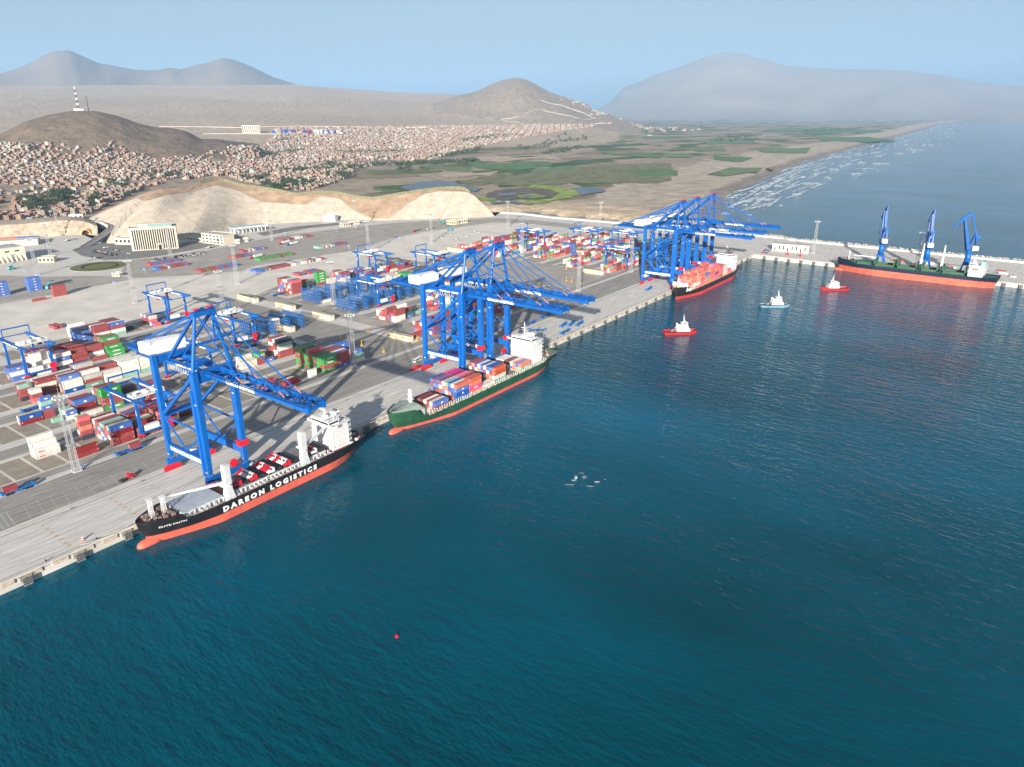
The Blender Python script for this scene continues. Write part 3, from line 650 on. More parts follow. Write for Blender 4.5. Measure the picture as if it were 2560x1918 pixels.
# concrete channels running down the slope
b = MB()
for i, s0 in ((108, 0),):
    a, c = toe_f[i], top_f[min(i+3, len(top_f)-1)]; b.beam(a.lerp(c, .02)+Vector((0, 0, .5)), c+Vector((0, 0, .5)), 1.6, 1.0)
struct('slope_channels', b, mat('weathered_channel', (0.40, 0.36, 0.30), 0.9, 0.15, 0.3))
# ---- low embankment with tunnel at the left, ramp road
eb_t = [(-260,614),(-100,602),(0,594),(60,592),(120,590),(170,588),(215,586),(245,590)]; eb_c = [(-260,582),(-100,567),(0,563),(60,560),(120,554),(175,550),(212,554),(243,566)]
te = [U(*p) for p in eb_t]; ce = []
for p, q in zip(eb_c, te):
    d = ray(*p); t = (math.hypot(q.x, q.y)+17)/math.hypot(d.x, d.y); ce.append(Vector((d.x*t, d.y*t, CAMH+d.z*t)))
eb = MB(); tf, cf = fine(te, 5), fine(ce, 5)
eb.grid([tf, [nz(a.lerp(b, .35), 2.5) for a, b in zip(tf, cf)], [nz(a.lerp(b, .7), 2.5) for a, b in zip(tf, cf)], cf, [Vector((p.x*1.03, p.y*1.03, p.z)) for p in cf], [Vector((p.x*1.12, p.y*1.12, 9)) for p in cf]], 0)
struct('embankment', eb, mat('embankment_rock', (0.42, 0.34, 0.26), 0.95, 0.22, 0.12, bump=1.5))
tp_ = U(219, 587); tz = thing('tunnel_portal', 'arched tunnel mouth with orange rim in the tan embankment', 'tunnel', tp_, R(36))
b = MB(); na = 16
arc = [(0, 6.8*math.cos(math.pi*i/na), 7.6*math.sin(math.pi*i/na)) for i in range(na+1)]; arc2 = [(0, 7.9*math.cos(math.pi*i/na), 8.8*math.sin(math.pi*i/na)) for i in range(na+1)]
for i in range(na):
    for xx in (-4.2,): b.hexa([Vector(arc[i])+Vector((xx,0,0)), Vector(arc2[i])+Vector((xx,0,0)), Vector(arc2[i])+Vector((xx+9,0,0)), Vector(arc[i])+Vector((xx+9,0,0))], [Vector(arc[i+1])+Vector((xx,0,0)), Vector(arc2[i+1])+Vector((xx,0,0)), Vector(arc2[i+1])+Vector((xx+9,0,0)), Vector(arc[i+1])+Vector((xx+9,0,0))])
part('arch', b, mat('portal_orange', (0.62, 0.34, 0.10), 0.6, 0.1, 0.4), tz)
b = MB(); b.add([(2.0, y, z) for _, y, z in arc], (tuple(range(na+1)),)); part('painted_dark_mouth', b, black(), tz)  # flat black face, paints the darkness inside the tunnel
RP = [(212,617,.1),(236,602,1.5),(262,585,4.5),(279,572,8),(281,564,10),(268,557,11.2),(240,552,12),(205,549,12.5),(165,549,12.5),(120,552,13),(60,557,13.4),(0,561,13.8),(-100,565,14.2)]
P3 = fine([U(x, y, z) for x, y, z in RP], 4)
rb1, rb2, rb3, rb4 = [], [], [], []
for i, p in enumerate(P3):
    t = (P3[min(i+1, len(P3)-1)]-P3[max(i-1, 0)]); t.z = 0; nn = Vector((t.y, -t.x, 0)).normalized()
    rb1.append(p+nn*5.2); rb2.append(p-nn*5.2); rb3.append(p+nn*6.0+Vector((0,0,.05))); rb4.append(p-nn*6.0+Vector((0,0,.05)))
b = MB(); b.grid([rb2, rb1], 0); up_ = Vector((0, 0, .9)); dn = Vector((0, 0, -9))
for r_, s_ in ((rb1, rb3), (rb2, rb4)):
    b.grid([r_, [p+up_ for p in r_], [p+up_ for p in s_], [p+dn for p in s_]], 1)
struct('ramp_road', b, [road_d, kerbm])
# white revetment wall and road edge towards the breakwater
b = MB(); rv = [U(x, y, 2.2) for x, y in REV]+[Vector((BWX+4, 300, 2.2)), Vector((BWX+2, -420, 2.2))]
o1 = [Vector((p.x, p.y, 0)) for p in rv]; o2 = [p for p in rv]; o3 = [Vector((p.x*1.010, p.y*1.010+(0), 2.2)) for p in rv]; o4 = [Vector((p.x*1.035, p.y*1.035, -6)) for p in rv]
for k in (-1, -2): o3[k] = rv[k]+Vector((6, 0, 0)); o4[k] = rv[k]+Vector((26, 0, -8.2))
b.grid([o1, o2, o3, o4]); struct('sea_wall', b, mat('sea_wall_concrete', (0.62, 0.60, 0.55), 0.85, 0.1, 0.1))
# breakwater armour: rocks one can tell apart only as rubble
ar = MB(); ra = random.Random(3)
def rock(c, s):
    pts = [Vector((ra.uniform(-1, 1), ra.uniform(-1, 1), ra.uniform(-1, 1))).normalized()*s*ra.uniform(.7, 1.2) for _ in range(6)]
    v = [c+Vector((s*ra.uniform(.6, 1.1), 0, 0)), c-Vector((s*ra.uniform(.6, 1.1), 0, 0)), c+Vector((0, s*ra.uniform(.6, 1.1), 0)), c-Vector((0, s*ra.uniform(.6, 1.1), 0)), c+Vector((0, 0, s*ra.uniform(.5, .9))), c-Vector((0, 0, s*.7))]
    v = [p+Vector((ra.uniform(-.3, .3)*s, ra.uniform(-.3, .3)*s, 0)) for p in v]
    ar.add(v, ((0,2,4),(2,1,4),(1,3,4),(3,0,4),(2,0,5),(1,2,5),(3,1,5),(0,3,5)))
for k in range(2600):
    t = ra.random(); Y = 300-t*560 if k % 5 else 0
    if k % 5: x = BWX+7+ra.random()*17; y = 310-ra.random()*560; z = 3.6-(x-BWX-7)*.48+ra.uniform(-.4, .6)
    else:
        i = ra.randrange(4, len(REV)-1); p = U(*REV[i], 2).lerp(U(*REV[i+1], 2), ra.random()); q = ra.uniform(1.012, 1.034); x, y, z = p.x*q, p.y*q, 2.6-(q-1.012)*330
    rock(Vector((x, y, z)), ra.uniform(1.0, 1.9))
struct('breakwater_armour', ar, mat('armour_rock', (0.50, 0.46, 0.40), 0.9, 0.2, 0.3), kind='stuff')
# ================================================================== CRANES
def rail_line(mb, p, q, h=1.1, step=3.0, r=.05):
    p = Vector(p); q = Vector(q); L = (q-p).length; n = max(1, int(L/step)); u = Vector((0, 0, h))
    mb.beam(p+u, q+u, r*1.6); mb.beam(p+u*.5, q+u*.5, r*1.3)
    for i in range(n+1): a = p.lerp(q, i/n); mb.beam(a, a+u, r*1.4)
def make_sts():
    t = thing('ship_to_shore_crane', 'x', 'crane'); B, W_ = blue(), white(); G = 35.3
    for sx in (-10, 10):
        for y, zt_ in ((0, 61.5), (G, 63.0)):
            b = MB(); w, d = (2.6, 3.9) if y == 0 else (2.3, 3.2)
            b.hexa([(sx-w*.42, y-d*.36, 6.2), (sx+w*.42, y-d*.36, 6.2), (sx+w*.42, y+d*.36, 6.2), (sx-w*.42, y+d*.36, 6.2)], [(sx-w/2, y-d/2, 30), (sx+w/2, y-d/2, 30), (sx+w/2, y+d/2, 30), (sx-w/2, y+d/2, 30)])
            b.hexa([(sx-w/2, y-d/2, 30), (sx+w/2, y-d/2, 30), (sx+w/2, y+d/2, 30), (sx-w/2, y+d/2, 30)], [(sx-w/2, y-d/2, zt_), (sx+w/2, y-d/2, zt_), (sx+w/2, y+d/2, zt_), (sx-w/2, y+d/2, zt_)])
            o = part('leg', b, B, t)
            b = MB()
            for zz in (9.0, 45.0): b.box(sx-w/2-.06, sx-w/2-.01, y-.7, y+.7, zz, zz+.5)
            part('number_plate', b, W_, o)
        # frame in the Y-Z plane: lower beam, tie, diagonal and V braces
        b = MB(); b.box(sx-.95, sx+.95, 1.6, G-1.6, 12.0, 15.6); lb = part('lower_beam', b, B, t)
        b = MB(); b.beam((sx, G, 31), (sx, 0, 59.5), 1.5); part('diagonal_brace', b, B, t)
        b = MB(); b.tube((sx, G, 30.6), (sx, 0, 30.2), .55, n=8); part('tie_tube', b, B, t)
        b = MB(); b.tube((sx, G-.5, 30.4), (sx, 18, 15.5), .5, n=8); part('v_brace', b, B, t)
        b = MB(); b.tube((sx, 18, 15.5), (sx, .5, 29.8), .5, n=8); part('v_brace', b, B, t)
        b = MB(); rail_line(b, (sx-.8, 3, 15.6), (sx-.8, G-3, 15.6)); part('railing', b, blued(), lb)
        if sx < 0:
            b = MB(); lettering(b, 'COSCO SHIPPING', (sx-.98, 32.2, 12.8), (0, -1, 0), (0, 0, 1), 1.9, 17.4, .07); part('lettering', b, W_, lb)
            b = MB(); b.box(sx-1.0, sx-.96, 6.4, 14.0, 12.7, 15.0); b.box(sx-1.0, sx-.96, 2.0, 6.0, 12.7, 15.0); part('notice_panel', b, W_, lb)
    for y in (0, G):
        b = MB(); b.box(-12.5, 12.5, y-.9, y+.9, 3.6, 6.6); sl = part('sill_beam', b, B, t)
        for sx in (-10, 10):
            b = MB(); yy = y
            b.hexa([(sx-5.0, yy-.75, 1.6), (sx+5.0, yy-.75, 1.6), (sx+5.0, yy+.75, 1.6), (sx-5.0, yy+.75, 1.6)], [(sx-1.6, yy-.7, 3.7), (sx+1.6, yy-.7, 3.7), (sx+1.6, yy+.7, 3.7), (sx-1.6, yy+.7, 3.7)])
            for k in (-3.4, -1.2, 1.2, 3.4): b.box(sx+k-1.0, sx+k+1.0, yy-.9, yy+.9, .55, 1.9)
            o = part('bogie', b, red(), t)
            b = MB()
            for k in (-4.1, -2.7, -1.9, -.5, .5, 1.9, 2.7, 4.1): b.tube((sx+k, yy-.35, .55), (sx+k, yy+.35, .55), .55, n=10)
            part('wheel', b, dark(), o)
    b = MB(); b.box(-11, 11, G-1.1, G+1.1, 58.6, 62.6); part('landside_portal_beam', b, B, t)
    b = MB(); b.box(-11, 11, -1.1, 1.1, 55.4, 61.2); part('waterside_portal_beam', b, B, t)
    b = MB(); b.box(-11, 11, G-.9, G+.9, 30.2, 32.4); part('landside_tie_beam', b, B, t)
    # twin girders and boom
    for s in (-1, 1):
        x = 4.1*s
        b = MB(); b.box(x-.55, x+.55, -5.6, 71, 58.3, 60.9); gd = part('girder', b, B, t)
        b = MB(); b.box(x-.55, x+.55, -76.5, -6.4, 58.2, 60.6); bm2 = part('boom_girder', b, B, t)
        b = MB(); b.box(x+(.6 if s > 0 else -1.5), x+(1.5 if s > 0 else -.6), -75, 70, 60.2, 60.32); rail_line(b, (x+1.5*s, -75, 60.3), (x+1.5*s, 70, 60.3), 1.1, 4.5, .06); part('walkway', b, blued(), t)
        if s < 0:
            b = MB(); lettering(b, 'COSCO SHIPPING', (x-.66, -18.0, 58.45), (0, -1, 0), (0, 0, 1), 2.0, 21.6, .07); part('lettering', b, W_, bm2)
            b = MB(); lettering(b, 'CHANCAY TERMINAL', (x-.60, 24.6, 58.7), (0, -1, 0), (0, 0, 1), 1.5, 20.0, .06); part('lettering', b, W_, gd)
        b = MB(); b.box(x-.62, x+.62, -76.6, -68, 57.9, 60.9); part('boom_tip_box', b, B, bm2)
    ct = MB(); ct.box(-3.5, 3.5, -.35, .35, 58.8, 60.2); ctm = ct.mesh('cross_tie', [B])
    for y in (-76, -70, -58, -44, -30, -16, -7.5, 4, 14, 26, 44, 56, 66): link('cross_tie', ctm, t, (0, y, 0))
    b = MB(); r2 = random.Random(9)
    for k in range(44):                         # sheaves, lamps, cable trays and winches on boom and tip
        y = r2.uniform(-74, -8) if k < 30 else r2.uniform(-77, -62); x = r2.choice((-4.6, 4.6, 0, 2.5, -2.5)); h = r2.uniform(.4, 1.5)
        b.box(x-.5, x+.5, y-.6, y+.6, 60.4, 60.4+h)
    for y in (-76, -69.5, -63):
        rail_line(b, (-4.6, y, 60.4), (4.6, y, 60.4), 1.3, 2.0, .06)
    part('boom_gear', b, blued(), t)['kind'] = 'stuff'
    b = MB()
    for y in (-60, -29):
        for x in (-4.1, 4.1): b.beam((x, y-1.2, 61), (x, y+3.0, 63.2), .45)
    part('stay_bracket', b, mat('primer_orange', (0.55, 0.22, 0.11), 0.6, 0.15, 0.6), t)
    # A frame, stays
    for s in (-1, 1):
        b = MB(); b.tube((10.0*s, 0, 61), (4.3*s, .6, 88), 1.0, .8, 10); part('a_frame_leg', b, B, t)
        b = MB(); b.beam((4.3*s, .8, 88), (4.1*s, 31, 60.8), 1.25, 1.25); part('a_frame_rear_leg', b, B, t)
        b = MB(); b.beam((3.9*s, .8, 88.6), (4.1*s, 65, 60.8), .75, .9); part('backstay', b, B, t)
        b = MB(); b.beam((4.3*s, .2, 88.4), (4.1*s, -60, 60.8), .42, .55); part('forestay', b, B, t)
        b = MB(); b.beam((3.6*s, .2, 88.0), (4.1*s, -29, 60.8), .42, .55); part('forestay', b, B, t)
        b = MB(); b.tube((4.5*s, .2, 78), (4.1*s, -45, 61), .1, n=5); part('rope', b, dark(), t)
    b = MB(); b.beam((7.4*-1, .3, 74), (7.4, .3, 74), 1.1); part('a_frame_tie', b, B, t)
    b = MB(); b.box(-5.6, 5.6, -1.2, 1.6, 87.2, 89.4); hd = part('a_frame_head', b, B, t)
    b = MB(); rail_line(b, (-5.6, -1.2, 89.4), (5.6, -1.2, 89.4), 1.2, 2.0, .07); rail_line(b, (-5.6, 1.6, 89.4), (5.6, 1.6, 89.4), 1.2, 2.0, .07)
    for k in range(9): x = r2.uniform(-5, 5); b.box(x-.5, x+.5, -.7, .9, 89.4, 89.4+r2.uniform(.4, 1.7))
    part('sheave_platform', b, blued(), hd)
    for x in (-4.2, -2.6, 2.6, 4.2): b = MB(); b.tube((x-.2, .2, 90.4), (x+.2, .2, 90.4), .8, n=10); part('sheave', b, red(), hd)
    # machinery house with vaulted roof
    b = MB(); ring = []
    prof = [(37.6, 61.6), (49.4, 61.6), (49.4, 67.0), (47, 67.9), (43.5, 68.3), (40, 67.9), (37.6, 67.0)]
    b.loft([[(-9.4, y, z) for y, z in prof], [(9.4, y, z) for y, z in prof]]); mh = part('machinery_house', b, mat('machinery_house_white', (0.78, 0.78, 0.77), .45, .04, .3), t)
    b = MB(); b.box(-10.6, 10.6, 36.2, 50.8, 61.0, 61.5)
    for y in (36.4, 50.6): rail_line(b, (-10.4, y, 61.5), (10.4, y, 61.5), 1.1, 2.4, .06)
    for x in (-10.4, 10.4): rail_line(b, (x, 36.4, 61.5), (x, 50.6, 61.5), 1.1, 2.4, .06)
    b.box(-6, 6, 51, 70, 60.9, 61.2); rail_line(b, (-6, 70, 61.2), (6, 70, 61.2)); rail_line(b, (-6, 51, 61.2), (-6, 70, 61.2)); b.box(-3, 3, 54, 58, 61.2, 62.4); b.box(-5, -1, 61, 66, 61.2, 63.0); b.box(2, 5, 62, 66, 61.2, 62.3)
    part('machinery_deck', b, blued(), t)
    b = MB(); lettering(b, 'COSCO', (-9.45, 45.9, 64.4), (0, -1, 0), (0, 0, 1), .9, 4.8, .02); part('lettering', b, mat('faded_blue_lettering', (0.25, 0.30, 0.36), .6), mh)
    b = MB()
    for x in (-8.6, 8.6):
        for y in (38, 49): b.tube((x, y, 67), (x*.55, 43.5, 72.5), .09, n=5)
    part('lifting_frame', b, blued(), mh)
    # trolley, cab, spreader
    b = MB(); b.box(-4.4, 4.4, 6, 13, 60.9, 61.9); b.box(-3.2, 3.2, 7.5, 11, 61.9, 63.2); rail_line(b, (-4.4, 6, 61.9), (4.4, 6, 61.9)); part('trolley', b, B, t)
    b = MB(); b.box(-2.4, .6, 3.0, 6.0, 55.2, 58.0); cb = part('operator_cab', b, W_, t)
    b = MB(); b.box(-2.2, .4, 2.95, 2.99, 55.6, 57.4); b.box(-2.45, -2.41, 3.3, 5.7, 55.7, 57.4); part('cab_window', b, glass(), cb)
    b = MB(); b.box(-6.1, 6.1, 9.2, 10.0, 52.6, 53.3); b.box(-1.6, 1.6, 8.4, 10.8, 53.3, 54.5); part('spreader', b, red(), t)
    b = MB()
    for x in (-1.4, 1.4):
        for y in (8.6, 10.6): b.tube((x, y, 54.5), (x, y, 61), .06, n=4)
    part('hoist_rope', b, dark(), t)
    b = MB()
    for k in range(9):                           # festoon loops under the girder
        y0 = 30-k*2.1; pts = [(-5.0, y0-2.1*i/6, 58.1-2.5*math.sin(math.pi*i/6)) for i in range(7)]
        for p, q in zip(pts, pts[1:]): b.beam(p, q, .12)
    part('festoon_cable', b, W_, t)
    # stairs and lift on a landside leg, reel and power houses on the sill
    b = MB()
    for k in range(14):
        z = 6+k*3.9; yb = G+2.0; b.box(8.2, 11.8, yb, yb+2.0, z, z+.1); rail_line(b, (8.2, yb+2.0, z), (11.8, yb+2.0, z), 1.0, 1.8, .05)
        a, c = ((8.4, 11.6) if k % 2 else (11.6, 8.4)); b.beam((a, yb+1, z), (c, yb+1, z+3.9), .8, .12)
    for x in (8.2, 11.8): b.beam((x, G+4, 5), (x, G+4, 61), .16)
    part('stair_tower', b, blued(), t)
    b = MB(); b.box(-12.0, -9.4, .8, 2.6, 7, 52); part('lift_shaft', b, B, t)
    b = MB(); b.tube((2.5, -1.6, 9.8), (2.5, -2.5, 9.8), 2.1, n=18); rl_ = part('cable_reel', b, red(), t)
    b = MB(); b.box(7.6, 12.4, -1.9, 1.9, 16.5, 19.6); part('reel_drum_cover', b, red(), t)
    b = MB(); b.box(-4, 4, G-1.4, G+1.4, 6.7, 9.4); part('power_house', b, W_, t)
    b = MB(); rail_line(b, (-11, G-1.4, 6.6), (11, G-1.4, 6.6)); rail_line(b, (-11, -1.4, 6.6), (11, -1.4, 6.6)); part('railing', b, steel(), t)
    return t
sts = make_sts()
STS = [(177, 'blue quay crane nearest the viewer, boom over the black cargo ship'), (372, 'blue quay crane beside the green container ship, nearer of that pair'), (403.5, 'blue quay crane behind the green container ship, farther of that pair'),
       (716, 'blue quay crane at the bow of the far container ship, nearest of three'), (753, 'blue quay crane in the middle of the far group of three'), (798, 'blue quay crane standing farthest along the container quay')]
for i, (x, lab) in enumerate(STS): place(sts, i > 0, (x, WR, 0), 0, lab, 'ship-to-shore cranes on the container quay')

def make_rtg():
    t = thing('yard_gantry_crane', 'x', 'crane'); B, W_ = blue(), white(); SP, BX = 29.0, 17.6
    for x in (0, BX):
        for y in (0, SP):
            b = MB(); dy = 1.3 if y else -1.3
            b.hexa([(x-.85, y-.8, 2.4), (x+.85, y-.8, 2.4), (x+.85, y+.8, 2.4), (x-.85, y+.8, 2.4)], [(x-.7, y-.65, 21.6), (x+.7, y-.65, 21.6), (x+.7, y+.65, 21.6), (x-.7, y+.65, 21.6)]); o = part('leg', b, B, t)
            b = MB()
            for z in (14, 15.2, 16.4): b.box(x-.9, x-.83, y-.45, y+.45, z, z+.6)
            part('number_plate', b, W_, o)
            b = MB()
            b.hexa([(x-2.0, y-.7, .9), (x+2.0, y-.7, .9), (x+2.0, y+.7, .9), (x-2.0, y+.7, .9)], [(x-.8, y-.6, 2.5), (x+.8, y-.6, 2.5), (x+.8, y+.6, 2.5), (x-.8, y+.6, 2.5)]); o = part('bogie', b, red(), t)
            b = MB()
            for k in (-1.3, 1.3): b.tube((x+k, y-.4, .75), (x+k, y+.4, .75), .75, n=10)
            part('wheel', b, black(), o)
        b = MB(); e0, e1 = -10.5, SP+7.5
        b.hexa([(x-.75, -2, 21.5), (x+.75, -2, 21.5), (x+.75, SP+2, 21.5), (x-.75, SP+2, 21.5)], [(x-.75, -2, 23.7), (x+.75, -2, 23.7), (x+.75, SP+2, 23.7), (x-.75, SP+2, 23.7)])
        for a, c in ((-2, e0), (SP+2, e1)): b.hexa([(x-.75, a, 21.5), (x+.75, a, 21.5), (x+.75, c, 22.5), (x-.75, c, 22.5)], [(x-.75, a, 23.7), (x+.75, a, 23.7), (x+.75, c, 23.7), (x-.75, c, 23.7)])
        gd = part('girder', b, B, t)
        b = MB(); b.box(x-.80, x-.76, 14.2, SP-1.5, 21.75, 22.7); b.box(x-.80, x-.76, 3.5, 12.8, 21.75, 22.7); part('name_panel', b, W_, gd)
        b = MB(); sgn = -1 if x == 0 else 1
        rail_line(b, (x+1.3*sgn, e0, 23.0), (x+1.3*sgn, e1, 23.0), 1.1, 4, .06); b.box(x+min(.75*sgn, 1.4*sgn), x+max(.75*sgn, 1.4*sgn), e0, e1, 22.9, 23.0); part('walkway', b, blued(), gd)
    for y in (0, SP):
        b = MB(); b.box(-.6, BX+.6, y-.55, y+.55, 2.3, 4.0); part('sill_beam', b, B, t)
    b = MB(); b.box(.4, BX-.4, SP+6.8, SP+7.3, 22.6, 23.2); b.box(.4, BX-.4, -10.3, -9.9, 22.6, 23.2); part('end_tie', b, B, t)
    b = MB()
    for x in (0, BX): b.box(x-.3, x+.3, SP-1.2, SP-.6, 23.7, 30.6)
    b.box(-.3, BX+.3, SP-1.2, SP-.6, 30.0, 30.9); part('maintenance_frame', b, B, t)
    b = MB(); b.box(2, BX-2, -1.5, 1.5, 4.0, 4.1); b.box(2.2, 10.5, -1.3, 1.3, 4.1, 6.9); part('power_unit', b, W_, t)
    b = MB(); b.tube((BX-.4, -1.0, 5.6), (BX-.4, -1.9, 5.6), 2.3, n=18); part('cable_reel', b, red(), t)
    return t
def rtg_trolley(t, yt, seed):
    r2 = random.Random(seed); BX = 17.6; W_ = white()
    b = MB(); b.box(-.6, BX+.6, yt-3.6, yt+3.6, 23.8, 24.3)
    for k in range(26): x = r2.uniform(.5, BX-.5); y = yt+r2.uniform(-3, 3); s = r2.uniform(.3, 1.0); b.box(x-s, x+s, y-s*.8, y+s*.8, 24.3, 24.3+r2.uniform(.5, 2.2))
    for y in (yt-3.5, yt+3.5): rail_line(b, (-.5, y, 24.3), (BX+.5, y, 24.3), 1.2, 1.5, .09)
    for x in (-.5, BX+.5): rail_line(b, (x, yt-3.5, 24.3), (x, yt+3.5, 24.3), 1.2, 1.5, .09)
    o = part('trolley', b, mat('trolley_white', (.72, .72, .71), .5, .15, 1.2), t)
    b = MB(); b.box(BX*.5-6.1, BX*.5+6.1, yt-.7, yt+.7, 17.8, 18.5); b.box(BX*.5-2, BX*.5+2, yt-1.2, yt+1.2, 18.5, 19.6)
    part('spreader', b, red(), o)
    b = MB()
    for dx in (-1.8, 1.8):
        for dy in (-1, 1): b.tube((BX*.5+dx, yt+dy, 19.6), (BX*.5+dx*1.6, yt+dy*2, 24), .06, n=4)
    part('hoist_rope', b, dark(), o)
    b = MB(); b.box(BX-4.5, BX-2.3, yt+1.2, yt+3.2, 20.6, 23.2); o2 = part('operator_cab', b, W_, t)
    b = MB(); b.box(BX-4.4, BX-2.4, yt+1.14, yt+1.18, 21, 22.6); b.box(BX-4.55, BX-4.51, yt+1.4, yt+3, 21, 22.6); part('cab_window', b, glass(), o2)
rtg = make_rtg()
RTG = [(177.5, 395.2, 4, 'blue yard gantry crane behind the nearest quay crane, over the front block'), (181, 556.4, 3, 'blue yard gantry crane at the left edge of the picture with big red reel'),
       (316, 610.5, 20, 'blue yard gantry crane standing beside the bright unpaved yard'), (311, 502.5, 16, 'blue yard gantry crane behind the top of the nearest quay crane'), (240, 449.5, 12, 'blue yard gantry crane half hidden by the nearest quay crane boom'),
       (467, 502.5, 1, 'blue yard gantry crane over the blue reefer racks'), (566, 610.5, 16, 'blue yard gantry crane farther back left, first of two in line'), (606, 556.5, -2, 'blue yard gantry crane farther back, second of two in line'),
       (520, 396, 16, 'blue yard gantry crane behind the pair of quay cranes'), (813, 556.6, 8, 'blue yard gantry crane over the far block, leftmost of the far group'), (866, 502.5, 12, 'blue yard gantry crane in the middle of the far container blocks'),
       (880, 449.6, 10, 'blue yard gantry crane in the far blocks left of the far quay cranes'), (768, 395.4, 6, 'blue yard gantry crane right behind the far quay cranes')]
protos = [rtg]
for i in range(1, len(RTG)): protos.append(copy_tree(rtg))
for i, ((x, y, yt, lab), o) in enumerate(zip(RTG, protos)):
    o.location = (x, y, 0); tag(o, lab, 'crane', 'rubber-tyred yard gantry cranes'); rtg_trolley(o, yt, i)

# ---- light masts
def make_mast(H=41.0):
    t = thing('light_mast', 'x', 'light mast'); S = steel()
    b = MB(); b.box(-2.2, 2.2, -2.2, 2.2, 0, .5); part('base', b, kerbm, t)
    cs = [(-1, -1), (1, -1), (1, 1), (-1, 1)]; hw = lambda z: 1.5-.55*z/H
    b = MB()
    for sx, sy in cs: b.tube((sx*hw(0), sy*hw(0), .5), (sx*hw(H), sy*hw(H), H), .15, .12, 6)
    n_ = 22
    for k in range(n_):
        z0, z1 = .5+(H-.5)*k/n_, .5+(H-.5)*(k+1)/n_
        for i in range(4):
            a, c = cs[i], cs[(i+1) % 4]; p = (a[0]*hw(z0), a[1]*hw(z0), z0); q = (c[0]*hw(z1), c[1]*hw(z1), z1)
            b.beam(p, q, .075); b.beam((a[0]*hw(z1), a[1]*hw(z1), z1), q, .07)
    part('lattice', b, S, t)
    for z in (H*.36, H*.66, H-1.0):
        b = MB(); r_ = 2.5 if z < H-2 else 3.0
        ring = [(r_*math.cos(2*math.pi*i/10), r_*math.sin(2*math.pi*i/10), z) for i in range(10)]
        b.add(ring, (tuple(range(10)),))
        for i in range(10): rail_line(b, ring[i], ring[(i+1) % 10], 1.2, 2.0, .05)
        o = part('platform', b, S, t)
        if z > H-2:
            b = MB()
            for i in range(10): x, y, _ = ring[i]; b.box(x*1.1-.3, x*1.1+.3, y*1.1-.3, y*1.1+.3, z+.9, z+1.6)
            part('floodlight', b, white(), o)
    b = MB(); b.tube((0, 0, H), (0, 0, H+5.5), .07, n=5); part('lightning_rod', b, S, t)
    b = MB(); b.box(2.3, 3.4, -.6, .6, .5, 2.3); part('control_cabinet', b, mat('cabinet_blue_grey', (0.30, 0.40, 0.60), .5), t)
    return t
mast = make_mast()
MST = [((192,1177),'beside the white reefer stack, nearest of all'), ((885,926),'beside the tall green container block'), ((1446,727),'at the quay road left of the far cranes'), ((1577,680),'just left of the far quay crane legs'), ((560,790),'behind the top of the nearest crane'), ((835,760),'beside the blue reefer racks'),
       ((1305,640),'in front of the far colourful blocks'), ((338,757),'on the bright yard above the nearest crane'), ((593,709),'beside the long row of parked containers'), ((922,632),'behind the back yard gantry crane'), ((1079,607),'on the bright yard left of the far blocks'),
       ((1270,570),'at the far end of the bright yard'), ((1500,572),'behind the farthest container blocks'), ((94,688),'beside the tall blue container towers'), ((127,640),'beside the big beige warehouse'), ((150,590),'at the foot of the tan embankment'), ((428,650),'in front of the tall office building'),
       ((680,600),'right of the small customs building'), ((890,568),'below the brown gully of the slope'), ((2033,633),'at the low white building on the pier'), ((2290,668),'between the pier jib cranes')]
for i, (p, lab) in enumerate(MST):
    w = U(*p); place(mast, i > 0, w, rng.uniform(-.2, .2), 'white lattice light mast '+lab, 'lattice light masts')

